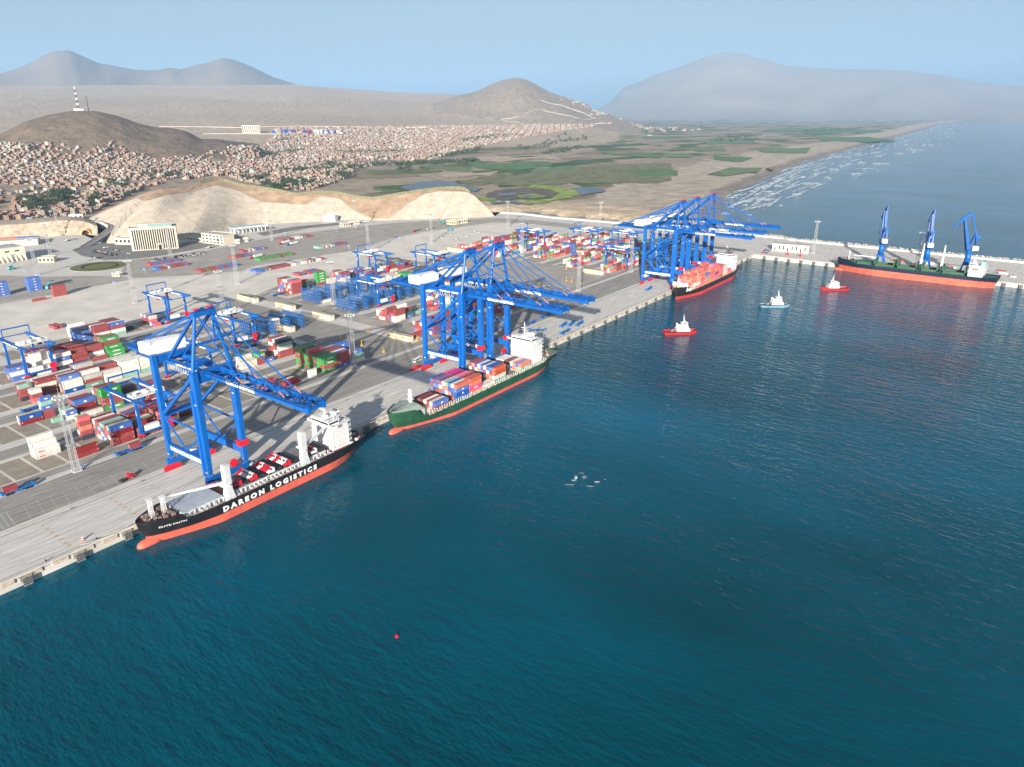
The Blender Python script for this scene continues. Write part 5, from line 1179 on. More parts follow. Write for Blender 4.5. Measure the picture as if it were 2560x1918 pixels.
make_tug(U(1700, 833, WL)*1+Vector((0, 0, -WL+0)), hd_+R(186), 'red tugboat nearest the viewer, in the middle of the basin', redh, tuda)
make_tug(U(1936, 766, WL)+Vector((0, 0, -WL)), hd_+R(180), 'pale blue tugboat with white wheelhouse between the two red ones', tublue, mat('tug_deck_green', (.05, .2, .13), .6))
make_tug(U(2085, 724, WL)+Vector((0, 0, -WL)), hd_+R(2), 'red tugboat in front of the bulk carrier bow', redh, tuda)
# mooring lines
def rope(p, q, sag, lab):
    p, q = Vector(p), Vector(q); b = MB(); pts = [p.lerp(q, i/8)-Vector((0, 0, sag*4*(i/8)*(1-i/8))) for i in range(9)]
    for a, c in zip(pts, pts[1:]): b.tube(a, c, .09, n=4)
    tag(link('mooring_line', b.mesh('mooring_line', [mat('rope_white', (.6, .58, .52), .8)])), lab, 'rope', 'mooring lines')
for p, q, l in (((128, 292, 8), (104, 308, .8), 'pale mooring line from the black ship bow to the near quay'), ((127, 297, 8), (112, 308, .8), 'second mooring line from the black ship bow, shorter one'), ((247, 298, 6), (262, 308, .8), 'pale mooring line from the black ship stern to the quay'),
                ((246, 291, 6), (268, 308, .8), 'long mooring line from the black ship stern towards the green bow'), ((275, 293, 7), (252, 308, .8), 'pale mooring line from the green ship bow to the quay'), ((276, 298, 7), (258, 308, .8), 'second mooring line from the green ship bow, shorter one'), ((680, 294, 7), (655, 308, .8), 'pale mooring line from the far black ship bow to the quay')): rope(p, q, 1.0, l)
b = MB(); b.tube((0, 0, WL-.4), (0, 0, WL+.7), .8, .55, 10); tag(link('mooring_buoy', b.mesh('mooring_buoy', [red()]), None, U(992, 1592, WL)-Vector((0, 0, WL))), 'small red buoy floating alone in the open water', 'buoy')
# ================================================================== CONTAINERS
CH, CW, ROWP = 2.78, 2.44, 2.70
POOL = []; OCC = {}; BAYS = []
def bay(xm, ym, rows, where, ln=12.19, z=0.0, r0=0, rowp=ROWP, blk=None):
    """xm, ym: near front corner in metres; rows: strings of paint letters, ground upwards, front row first"""
    bi = len(BAYS); BAYS.append((xm, ym, ln, z, r0, rowp, blk, rows))
    for r, s in enumerate(rows):
        for k, c in enumerate(s):
            if c == ' ': continue
            POOL.append(dict(bay=bi, row=r, tier=k, col=c, where=where, x=xm+ln/2, y=ym+(r+r0)*rowp+CW/2, z=z+k*(CH+.02), ln=ln, rot=0.0, n=len(s)))
rc = random.Random(21)
def rnd(n, lo, hi, p='rrrwbctgmr'): return [''.join(rc.choice(p) for _ in range(rc.randint(lo, hi))) for _ in range(n)]
def mix(front, n, lo, hi, p='rrrwbcormm'): return front+rnd(n-len(front), lo, hi, p)
k_ = lambda u: u*K
def B(xu, blk, rows, where, ln=12.19, r0=0): bay(k_(xu), FRONT[blk], rows, where, ln, 0, r0, ROWP, blk)
# front block, near group
B(112.3, 0, ['ww', 'www', 'wwww'], 'white stack beside the nearest mast', r0=6)
B(123.6, 0, ['rr'], 'lone red pair at the quay road')
B(135.2, 0, ['krorR', 'rwrot'], 'orange tower behind the nearest mast', 6.06, 8)
tops = 'btrttrrwrm'
B(141.1, 0, ['rrrb']+[''.join(rc.choice('rrowcrb') for _ in range(3))+tops[i] for i in range(1, 9)], 'big block left of the first gantry')
B(153.5, 0, ['rr', 'rrr', 'rbt', 'rkw', 'rrrr', 'kkmb', 'mmkr'], 'dark block under the first gantry')
B(165.0, 0, ['rcrR', 'rwrr', 'rrcr', 'mrwr', 'rrrr', 'rmrr'], 'tall stack right of the first gantry')
B(176.5, 0, ['', '', '', 'm'], 'low stack behind the nearest crane legs')
B(230, 0, ['', 'r', 'R', 'rr'], 'low red stack under the boom end')
B(241.5, 0, ['R', 'r', 'w', 'm', 'w'], 'low stack right of the boom end')
B(260.2, 0, ['ww'], 'white pair before the green block', 6.06)
B(271.6, 0, ['grgg', 'Grgg', 'rggg', 'gGrm', 'grgg', 'mgrr', 'ggrgR', 'rgggG', 'gmrg', 'grrrg', 'rgrgr', 'ggrrg'], 'green block beside the quay mast')
B(282.9, 0, ['brrr', 'rwrb', 'rbrw', 'wrbr', 'rwrr', 'brwm', 'wrrr', 'rbww'], 'red block right of the green one')
B(294.3, 0, ['wt', 'wtb', 'rrr', 'rw', '', '', 'ttbb', 'btGb', 'rGbb'], 'low block behind the quay mast')
# second block
B(124.6, 1, ['rb', 'wc'], 'blue on red pair, second block', r0=7)
B(135.8, 1, ['rrbtb', 'rwct'], 'striped tower, second block', 6.06, 7)
B(135.8, 1, ['t'], 'small teal box, second block', 6.06, 3); B(142.2, 1, ['', '', 'wb', 'tw', 'tt', 'tt'], 'teal and white stack, second block', 6.06)
B(149.0, 1, ['', 'w', 'm', 'm', 'rrb', 'rrb', 'mrr', 'rrr'], 'blue topped stack, second block')
B(160.3, 1, ['', 'grrgg', 'grrgg', 'rgrgr', 'rwrrr', 'rrww'], 'green topped stack, second block')
B(171.6, 1, ['', 'b', 'bt', 'tk', 'kkm', 'rwb', 'rww', 'rrm'], 'dark stack behind first gantry leg')
B(183, 1, ['rr', 'br', 'tb', 'tbr'], 'teal stack inside the crane legs')
B(245, 1, ['cc', 'cc', 'rcc', 'crb', 'ccg'], 'cream stack under the forestays'); B(256.5, 1, ['rrg', 'rrg', 'crb'], 'green topped stack under the forestays', 6.06)
B(263, 1, ['b', 'k'], 'lone blue box under the forestays', 6.06); B(273.2, 1, ['rrwtk', 'rwrrk', 'cwrrw', 'crrcr', 'rrmcr', 'r', 'm'], 'navy topped block, second block')
B(286, 1, ['', '', '', '', '', '', 'G', 'Gm'], 'lone dark green box, second block')
# third block
B(139.0, 2, ['', '', '', 'krrt', 'rkrr'], 'teal topped stack, third block', 6.06); B(142.3, 2, ['Rrw', 'rrw'], 'white on red stack, third block', 6.06)
B(147.9, 2, ['', '', '', 'mmcr', 'ymwr', 'rmww'], 'brown stack, third block'); B(159.1, 2, ['bww', 'orbb', 'ccrm', 'rrcw', 'wwmr', 'mmww'], 'white over blue stack, third block')
B(170.4, 2, ['trw', 'rctw', 'rwrr', 'wrrr', 'crrrw', 'brrrb', 'rrrrr'], 'red stack with white front, third block'); B(181.6, 2, ['cww', 'rrr', 'rrrr', 'gggG', 'wwyy'], 'stack before the white reefers, third block')
B(192.9, 2, ['twww', 'wwww', 'wwww', 'wwww', 'cwww', 'wwt'], 'white reefer block, third block'); B(204.2, 2, ['tcww', 'wwtw', 'wwww', 'www'], 'white block with teal, third block')
# fourth block
B(163.5, 3, ['ww', 'wy', 'rrw', 'wwwww', 'kwwc', 'brwc', 'wbrr'], 'white stack inside the left gantry'); B(174.7, 3, ['kw', 'rbbw', 'mkbr', 'brwb', 'rcbr', 'rbbwr', 'rwbbm'], 'blue stack right of left gantry')
B(150, 3, ['b', 'bw', 'rbb', 'tbm', 'rbb'], 'stack at the left picture edge, fourth block')
B(184.4, 3, ['gr', 'mmr', 'ywwrr', 'wwwrr', 'ymmmr', 'mwrrm', 'wkmrr'], 'brown block, fourth block'); B(195.6, 3, ['r', 'w', 'wwrr', 'wwrr', 'wcrm', 'mrww'], 'red and white block, fourth block')
B(206.9, 3, ['gg', 'gGg', 'ggGrg', 'rgrgr', 'ggrrg', 'rrgmr'], 'green staircase stack, fourth block'); B(218, 3, ['', '', '', 'wt'], 'low teal box, fourth block')
# fifth block
B(209, 4, ['', '', 'bbb', 'kbbk', 'bbkb', 'cwtcw', 'rtwc'], 'navy stack, fifth block'); B(220.2, 4, ['rwrr', 'wrrr', 'mrww', 'rkwr', 'rrrm'], 'grey and red stack, fifth block'); B(231.4, 4, ['twrb', 'crrw', 'rmrr', 'rwrr', 'mrrm', 'rrrr', 'rrmm'], 'blue topped stack, fifth block')
B(246.0, 4, ['', '', '', 'k'], 'lone dark frame, fifth block', 6.06); B(263.5, 4, ['R', 'b', 'wRc', 'krb', 'kmr', 'mrc', 'rrb', 'rrc'], 'low stack left of back gantry', 6.06); B(271, 4, ['', 'b', '', 'b', 'k'], 'small blue boxes by back gantry', 6.06)
# middle group
for xu, blk, rows, wh in [(360.5,0,['','','','r','r'],'low box by the front cabin'), (372.6,0,mix(['rrr','cbr','rrr'],9,3,4,'rrrbcR'),'red block behind the crane pair'), (384,0,mix(['rrr','rr','rrr'],9,2,3,'rrrmcR'),'second red block behind the pair'), (395.5,0,rnd(9,2,4),'third block behind the pair'), (407,0,rnd(9,2,4),'fourth block behind the pair'), (418.5,0,rnd(9,1,4),'fifth block behind the pair'), (430,0,rnd(9,2,4),'sixth block behind the pair'), (441.5,0,rnd(9,2,4),'seventh block behind the pair'), (453,0,rnd(8,1,3),'eighth block behind the pair'), (470,0,mix(['rrrr'],9,3,4,'rrcbtm'),'tall block at the middle mast'),
                          (380.2,1,['wwrr','wwr','brr','rb','rrrr','crr','crR','wR','rww'],'red and white stack, middle group'), (391.8,1,['','bG','GGr','rrc','rrcw'],'dark stack, middle group'), (403,1,['','','t'],'lone teal box, middle group'), (425,1,['','R','r','','','rR'],'low red boxes, middle group'), (436.5,1,rnd(9,2,4,'rrcbtw'),'teal block, middle group'), (448,1,rnd(9,2,4),'fifth stack, middle group'), (459.5,1,rnd(9,1,4),'sixth stack, middle group'), (471,1,rnd(9,1,3),'seventh stack, middle group'),
                          (391.2,4,['rrrrR']+[''.join(rc.choice('rrcbtrom') for _ in range(5)) for _ in range(8)],'tall red block on the back row'), (402.6,4,['','','bGGr','GGr','kbr'],'dark green stack on the back row'), (427,4,['','','','','rgggg','mgggg'],'green tower on the back row'), (437,4,['','','','cc','cc'],'cream pair on the back row'), (447.9,4,['ccbr','crbr','wbbc','cbrt','ctrr','rrRr','rrRR'],'red block right of the back row mast'), (459.3,4,mix(['b','kk'],9,1,3,'rrcbmw'),'low block on the back row'), (470.6,4,['','','wbr','rwkb','rcw','crr','rcb'],'blue topped stack on the back row'), (482,4,rnd(9,1,3,'rcwbk'),'ninth back row stack'), (500,4,rnd(8,1,3,'rrrcbg'),'tenth back row stack'), (511.5,4,rnd(8,1,3,'rrrcbg'),'eleventh back row stack'), (523,4,rnd(8,1,3,'rrcbg'),'twelfth back row stack'), (534.5,4,rnd(8,0,2,'rrrm'),'thirteenth back row stack'),
                          (489,3,['GG','ggg','ggg','ggg','grg','ggg','rrc','rrr'],'bright green block by back gantries'), (474,3,['cc','cw','wcc','cww','cwc','cwc'],'white block by back gantries'), (506,3,rnd(9,1,3,'rGgbmr'),'dark block by back gantries'), (518,3,rnd(9,1,3,'rrbmG'),'far block by back gantries'), (529.5,3,rnd(9,1,3,'rrmcb'),'farthest block by back gantries'),
                          (470,2,rnd(7,1,2,'cwwbt'),'white boxes behind the racks'), (481.5,2,rnd(9,1,3,'rwwbc'),'mixed block behind the racks'), (493,2,rnd(9,1,3,'rrwbc'),'second block behind the racks'), (504.5,2,rnd(9,1,3,'rrbcm'),'third block behind the racks')]:
    B(xu, blk, rows, wh)
# far group
FARP = 'rrrwwcbbtgmoR'
for blk in range(5):
    for j in range(14 if blk < 3 else 12):
        xu = 641+j*11.4
        if blk == 0 and j in (6, 7): continue
        n_ = 9; rows = rnd(n_, 0 if j < 2 else 1, 3+(j > 1)+(blk in (1, 2)), FARP)
        if blk == 0: rows = rnd(n_, 0, 3, FARP) if j < 5 else rnd(n_, 1, 3, 'rrkmGtc')
        if blk == 2 and j == 6: rows = ['bbbb']*4+rows[4:]
        if blk == 2 and j < 4: rows = ['']*n_ if j < 2 else rows
        if blk == 1 and j < 1: rows = ['rb', 'wrr', 'cw', 'ww', '', '', '', '', '']
        if blk >= 3 and j < 2: rows = rnd(n_, 0, 3, FARP)
        B(xu, blk, rows, f'{ordw(j)} stack of the {ordw(blk)} far block')
# deck cargo of the green ship (z = hatch cover level)
def deck(x0, y0, rows, where, ln=12.19, z=3.1): bay(x0, y0, rows, where, ln, z, 0, 2.53, 'ship'+where)
Y2 = 280.2
deck(301.2, Y2, ['rb', 'rw', 'rr', 'Rw', 'rr', 'rm', 'rm'], 'third cargo bay of the green ship'); deck(295.0, Y2+2.53, ['c', 'o', 'm'], 'second cargo bay of the green ship', 6.06); deck(288.6, Y2+7.6, ['pr'[0:1], 'r', 'r', 'm'], 'first cargo bay of the green ship')
deck(321.4, Y2, ['bbbo', 'obbw', 'robb', 'owot', 'rbow', 'wowr', 'krbb', 'rkbr', 'obrb'], 'fourth cargo bay of the green ship'); deck(334.4, Y2, ['opoo', 'oooo', 'roor', 'oroR', 'rrop', 'orrm', 'ropp', 'rorp', 'oopp'], 'tallest cargo bay of the green ship')
deck(348.2, Y2, ['w', 'c', '', '', 'm', 'c'], 'low white cargo bay amidships'); deck(361.0, Y2, ['twoo', 'borb', 'rowb', 'bwrw', 'wkbb', 'kcow', 'ykwb', 'rwro', 'bwcr'], 'fifth cargo bay of the green ship'); deck(391.2, Y2, ['to', 'yb', 'oo', 'bw', 'cm', 'ym', 'mw', 'mw', 'ww'], 'cargo bay before the green ship bridge')
# deck cargo of the far black ship
Y3 = 282.6; FP = 'oooorRpo'
for j, (lo, hi) in enumerate([(1, 1), (3, 4), (4, 5), (4, 5), (4, 5), (5, 6), (4, 5), (1, 3), (1, 2)]):
    rows = rnd(8, lo, hi, FP)
    if j == 0: rows = ['c', 'c', 'c', 'c', 'c', 'c', 'c', 'c']
    if j == 1: rows[0] = 'ow'; rows[1] = 'oo'
    if j == 3: rows[0] = 'oyob'
    if j == 7: rows = ['cccc', 'tccc', 'o', 'o', 'r', 'o', 'r', 'r']
    deck(692+j*12.9, Y3, rows, f'{ordw(j)} cargo bay of the far black ship', z=3.4)
# parked single rows standing end-on
def prow(x0, x1, y, cols, where, gap=.35):
    n_ = int(k_(x1-x0)/(CW+gap))
    for i in range(n_):
        c = cols[i % len(cols)] if len(cols) > 4 else rc.choice(cols)
        if c == ' ': continue
        POOL.append(dict(bay=-1, row=i, tier=0, col=c, where=where, x=k_(x0)+i*(CW+gap), y=k_(y)+6.1, z=0, ln=12.19, rot=math.pi/2, n=1, par=1))
prow(468.4, 516, 686, 'gggrgggrgggrmgrgggrrgrrm', 'green parked row on the asphalt'); prow(428.6, 517, 636, 'bbbbbymyrmrrrrrmrrrmcwwyyywcccrwrykywwcrrwb', 'longest parked row on the bright yard', .0)
prow(396, 442, 682, 'rrrgrrrrrbbrrbbrbbrrrbrrbbrrcc', 'parked row below the office'); prow(487.3, 519, 744, 'rrrwrwybrbbyrbryrb', 'parked row by the red lorry'); prow(555.4, 601, 692.5, 'tttrwtrwttrbrrrrbrrrrtw', 'teal parked row on the asphalt')
prow(563.6, 610, 772, 'rrrymrmywcwtwmymrrr', 'farthest parked row below the slope'); prow(459, 481, 720, 'rrrrmmbrbb', 'short parked row left of white lorry'); prow(444.3, 473, 588, 'rrb  rrbbrrwbb', 'parked row on the unpaved yard')
prow(384, 420, 757, 'rrbbrbrbbrrbbrrc', 'upper parked row below the car park'); prow(375, 413, 728, 'bbrrrcbrrmrmrbrrm', 'lower parked row below the car park')
# singles
def single(xu, yu, col, where, ln=12.19, rot=0, z=0, tier=0): POOL.append(dict(bay=-2, row=0, tier=tier, col=col, where=where, x=k_(xu), y=k_(yu), z=z, ln=ln, rot=rot, n=1, one=1))
pA = U(146, 818); pB = U(134, 821)
single(pA.x/K, pA.y/K, 'r', 'right of two lone boxes on bright yard', 12.19, R(95)); single(pB.x/K, pB.y/K, 'r', 'left of two lone boxes on bright yard', 12.19, R(95))
for (px_, py_, n_, nr_, c, wh) in [(92, 727, 5, 3, 'b', 'right blue tower by the access road'), (10, 740, 5, 3, 'b', 'left blue tower by the access road'), (153, 740, 4, 2, 'r', 'red tower by the access road')]:
    p = U(px_, py_)
    bay(p.x-6.1, p.y, [c*n_]*nr_, wh, 12.19, 0, 0, ROWP, wh)
p = U(98, 752); single(p.x/K, p.y/K, 'r', 'lying alone before the blue towers')

# which ones the air view can show, largest first
occ = {}
for c in POOL:
    if c['bay'] >= 0: occ[(c['bay'], c['row'], c['tier'])] = 1
bykey = {}
for i, (xm, ym, ln, z, r0, rp, blk, rows) in enumerate(BAYS): bykey.setdefault(blk, []).append(i)
def shown(c):
    if c['bay'] < 0: return True
    i, r, k = c['bay'], c['row'], c['tier']
    if (i, r, k+1) not in occ or (i, r-1, k) not in occ: return True
    xm, ym, ln, z, r0, rp, blk, rows = BAYS[i]
    for j in bykey[blk]:
        if j != i:
            g_ = xm-(BAYS[j][0]+BAYS[j][2]); r2 = r+r0-BAYS[j][4]
            if -.5 < g_ < 1.6 and (j, r2, k) in occ: return False
    return True
POOL = [c for c in POOL if shown(c)]
for c in POOL:
    px_, py_, w = proj((c['x'], c['y'], c['z']+1)); c['d'] = w
    c['in'] = -30 < px_ < 2590
POOL = [c for c in POOL if c['in']]
POOL.sort(key=lambda c: c['d']*(1.25 if c['ln'] < 10 else 1)*(1.2 if c.get('par') else 1))
def cont_mesh(ln):
    h = ln/2; w = CW/2; b = MB(); n_ = 22 if ln > 10 else 12
    for s in (-1, 1):
        r0_, r1_ = [], []
        for i in range(n_+1):
            for dx, y in ((-.16, w-.012), (.16, w-.012), (.24, w-.065), (.40, w-.065)):
                x = -h+.2+(ln-.4)*i/n_+dx*(ln/n_)*1.6
                if -h+.1 < x < h-.1: r0_.append((x, y*s, .16)); r1_.append((x, y*s, CH-.12))
        b.grid([r0_, r1_] if s > 0 else [r1_, r0_]); b.box(-h, h, min(s*w, s*(w-.1)), max(s*w, s*(w-.1)), 0, .17); b.box(-h, h, min(s*w, s*(w-.09)), max(s*w, s*(w-.09)), CH-.13, CH)
        for x in (-h, h-.16): b.box(x, x+.16, min(s*w, s*(w-.16)), max(s*w, s*(w-.16)), .17, CH-.13)
    b.quad((-h, -w+.05, CH-.03), (h, -w+.05, CH-.03), (h, w-.05, CH-.03), (-h, w-.05, CH-.03))
    b.quad((h-.04, -w+.1, .1), (h-.04, w-.1, .1), (h-.04, w-.1, CH-.05), (h-.04, -w+.1, CH-.05)); b.quad((-h, -w, .02), (-h, w, .02), (h, w, .02), (h, -w, .02))
    return b.mesh('shipping_container', [pal('r')])
def door_mesh(ln):
    h = ln/2; b = MB(); w = CW/2
    b.box(-h+.02, -h+.07, -w+.12, -.02, .14, CH-.1); b.box(-h+.02, -h+.07, .02, w-.12, .14, CH-.1)
    for y in (-.85, -.35, .35, .85): b.box(-h-.02, -h+.02, y-.03, y+.03, .12, CH-.1, 1)
    return b.mesh('door_end', [pal('r'), steel()])
CM = {12.19: cont_mesh(12.19), 6.06: cont_mesh(6.06)}; DM = {12.19: door_mesh(12.19), 6.06: door_mesh(6.06)}
LGW = mat('logo_white', (.78, .78, .76), .5); LOGO = {}
def logo_mesh(kind, ln):
    key = (kind, ln)
    if key in LOGO: return LOGO[key]
    b = MB(); y = -CW/2-.015; m_ = LGW
    if kind == 'diamond':
        b.add([(math.cos(2*math.pi*i/12)*1.15*(1-.28*abs(math.sin(4*math.pi*i/12))), y, 1.32+math.sin(2*math.pi*i/12)*.62) for i in range(12)], (tuple(range(12)),))
    elif kind == 'EVERGREEN': lettering(b, 'EVERGREEN', (-2.9, y, .85), (1, 0, 0), (0, 0, 1), .95, 6.6, .06)
    elif kind == 'OOCL': m_ = red(); lettering(b, 'OOCL', (-4.6, y, .7), (1, 0, 0), (0, 0, 1), .9, 3.2, .06)
    elif kind == 'ONE': lettering(b, 'ONE', (-1.6, y, .7), (1, 0, 0), (0, 0, 1), 1.2, 3.4, .05)
    elif kind == 'YANG MING': lettering(b, 'YANG MING', (-3.4, y, .8), (1, 0, 0), (0, 0, 1), .9, 7.0, .05)
    elif kind == 'COSCO': m_ = dark(); lettering(b, 'COSCO', (-2.0, y, .9), (1, 0, 0), (0, 0, 1), .85, 4.6, .03)
    elif kind == 'CHINA SHIPPING': lettering(b, 'CHINA SHIPPING', (-2.6, y, .9), (1, 0, 0), (0, 0, 1), .7, 5.2, .05)
    else:
        b.quad((-ln/2+.5, y, 1.3), (-ln/2+.85, y, 1.3), (-ln/2+.85, y, 2.2), (-ln/2+.5, y, 2.2)); b.quad((ln/2-.75, y, 1.5), (ln/2-.45, y, 1.5), (ln/2-.45, y, 2.2), (ln/2-.75, y, 2.2))
    LOGO[key] = b.mesh('logo', [m_]); return LOGO[key]
TIER = ['ground', 'second', 'third', 'fourth', 'fifth', 'sixth']; ROWN = ['front']+ORD[1:]
NIND = 300
for c in POOL[:NIND]:
    if c.get('one'): lab = f"{CNAME[c['col']]} container {c['where']}"
    elif c.get('par'): lab = f"{CNAME[c['col']]} container, {ordw(c['row'])} from left in the {c['where']}"
    else: lab = f"{CNAME[c['col']]} container, {TIER[c['tier']]} tier, {ROWN[c['row']]} row, {c['where']}"
    o = link('shipping_container', CM[c['ln']], None, (c['x'], c['y'], c['z']), c['rot']); tag(o, lab, 'container', 'shipping containers')
    d = link('door_end', DM[c['ln']], o); o.material_slots[0].link = 'OBJECT'; o.material_slots[0].material = pal(c['col']); d.material_slots[0].link = 'OBJECT'; d.material_slots[0].material = pal(c['col'])
    kind = {'b': 'diamond', 'g': 'EVERGREEN', 'p': 'ONE', 't': 'CHINA SHIPPING'}.get(c['col'], 'marks')
    if c['ln'] < 10 and kind not in ('diamond', 'marks'): kind = 'marks'
    if 'white stack beside the nearest mast' in c['where'] and c['row'] == 0: kind = 'OOCL'
    if c['where'].startswith('red and white block, fourth') and c['row'] == 0: kind = 'YANG MING'
    if 'grey and red stack' in c['where'] and c['row'] == 0 and c['tier'] == 1: kind = 'COSCO'
    if 'low white cargo' in c['where'] and c['col'] == 'w': kind = 'ONE'
    if kind == 'ONE' and c['col'] == 'w': kind = 'marks'
    if not c.get('par'): link('logo', logo_mesh(kind, c['ln']), o)
# the rest, smaller in view
kl = list(PAL); sb = MB()
for c in POOL[NIND:]:
    x0, y0 = (c['ln']/2, CW/2) if c['rot'] == 0 else (CW/2, c['ln']/2); sb.box(c['x']-x0, c['x']+x0, c['y']-y0, c['y']+y0, c['z'], c['z']+CH, kl.index(c['col']))
    if c['col'] in 'bg' and c['rot'] == 0:
        yy = c['y']-y0-.03; w = 1.0 if c['col'] == 'b' else 2.9; sb.quad((c['x']-w, yy, c['z']+.95), (c['x']+w, yy, c['z']+.95), (c['x']+w, yy, c['z']+1.75), (c['x']-w, yy, c['z']+1.75), kl.index('w'))
struct('distant_containers', sb, [pal(k) for k in kl], kind='stuff')
print('containers', len(POOL))
# ================================================================== YARD FURNITURE, BUILDINGS, VEHICLES
def hz(base, top_y, z0=0.0):           # height of a vertical seen from a base pixel up to row top_y
    p = U(*base, z0); lo, hi = 0.0, 200.0
    for _ in range(40):
        m_ = (lo+hi)/2
        if proj((p.x, p.y, z0+m_))[1] > top_y: lo = m_
        else: hi = m_
    return lo
# ---- reefer racks
rackm = mat('rack_blue_steel', (.015, .13, .40), .5, .12, .6)
def make_rack():
    t = thing('reefer_rack', 'x', 'rack'); n_, Ln = 9, 27.5
    for lv in range(1, 5):
        b = MB(); z = lv*2.8-.2; b.box(0, 1.7, 0, Ln, z, z+.14)
        for x in (0, 1.7): rail_line(b, (x, 0, z+.1), (x, Ln, z+.1), 1.0, 3.0, .08)
        part('rack_floor', b, rackm, t)
    for i in range(n_+1):
        b = MB(); y = i*Ln/n_
        for x in (.1, 1.6): b.box(x-.14, x+.14, y-.14, y+.14, 0, 13.2 if i % 3 == 0 else 12.2)
        part('rack_post', b, rackm, t)
    b = MB()
    for i in range(0, n_, 2):
        for lv in range(4): y = i*Ln/n_; b.beam((.1, y, lv*2.8), (.1, y+Ln/n_, lv*2.8+2.6), .12); b.beam((1.6, y+Ln/n_, lv*2.8), (1.6, y, lv*2.8+2.6), .12)
    part('cross_brace', b, rackm, t)['kind'] = 'stuff'
    b = MB()
    for i in range(n_):
        for lv in range(4): y = (i+.5)*Ln/n_; b.box(-.12, .05, y-.35, y+.35, lv*2.8+.9, lv*2.8+1.7)
    part('socket_box', b, mat('socket_grey', (.16, .22, .34), .6), t)['kind'] = 'stuff'
    return t
rk = make_rack(); ri = 0
for blk, xu0, n_, wh in ((2, 380.5, 6, 'front rack field'), (3, 382.5, 7, 'rear rack field'), (2, 290, 4, 'rack field behind the nearest crane'), (2, 455, 1, 'end of the front rack field')):
    for j in range(n_): place(rk, ri > 0, (k_(xu0+j*12.6), FRONT[blk]-1, 0), 0, f'blue steel reefer rack, {ordw(j)} from left in the {wh}', 'reefer racks'); ri += 1
wr = MB()
def reefer(x, y, n_, lab):
    for k in range(n_):
        o = link('reefer_container', CM[12.19], None, (x+6.1+2.0, y+1.22, k*(CH+.02))); tag(o, f'white reefer container {lab}, {TIER[k]} tier', 'container', 'white reefers between racks')
        o.material_slots[0].link = 'OBJECT'; o.material_slots[0].material = pal('w')
for xu, blk, row, n_, lab in ((381, 2, 9, 2, 'at the back of the front rack field'), (381, 2, 6, 1, 'mid row of the front rack field'), (393.6, 2, 8, 3, 'in the second bay of the front racks'), (383, 3, 0, 1, 'alone before the rear racks'), (395.5, 3, 7, 2, 'in the second bay of the rear racks'), (408, 3, 3, 2, 'in the third bay of the rear racks'), (303, 2, 4, 4, 'tall behind the nearest crane racks'), (315.5, 2, 8, 3, 'at the back of the crane-side racks'), (420, 2, 2, 2, 'in the fourth bay of the front racks'), (433, 3, 4, 2, 'in the fifth bay of the rear racks')): reefer(k_(xu), FRONT[blk]+row*2.7, n_, lab)
# ---- beige substations
def make_sub(Ln):
    t = thing('substation_cabin', 'x', 'cabin')
    b = MB(); b.box(0, 4.6, 0, Ln, .4, 4.6); part('wall', b, beige(), t)
    b = MB(); b.box(-.25, 4.85, -.25, Ln+.25, 4.6, 4.85); part('roof', b, mat('roof_grey_beige', (.42, .38, .31), .7), t)
    b = MB(); b.box(.2, 4.4, .2, Ln-.2, 0, .4); part('plinth', b, kerbm, t)
    for y in (2.2, 4.6): b = MB(); b.box(-.06, 0, y-.8, y+.8, .5, 3.2); part('door', b, white(), t)
    b = MB(); b.box(1.4, 3.2, -.06, 0, .5, 3.2); part('end_door', b, white(), t)
    b = MB(); b.box(-.5, -.02, 7, 9, 1.2, 3); part('ventilation_unit', b, steel(), t)
    return t
sub = make_sub(25.5)
SUBS = [((349.3,347.2),'in front of the red block behind the crane pair'), ((353.6,436),'beside the front rack field'), ((355,485.2),'beside the rear rack field'), ((625,348.6),'before the far blocks'), ((352,531),'at the end of the fifth block')]
for i, ((xu, yu), lab) in enumerate(SUBS): place(sub, i > 0, (k_(xu), k_(yu), 0), 0, 'long beige substation cabin '+lab, 'beige substation cabins')
for (px_, lab) in (((728, 832), 'beside the racks behind the nearest crane'), ((632, 756), 'on the asphalt above the nearest crane'), ((1155, 632), 'at the corner of the far bright yard')):
    p = U(*px_); place(sub, True, (p.x, p.y, 0), 0, 'long beige substation cabin '+lab, 'beige substation cabins')
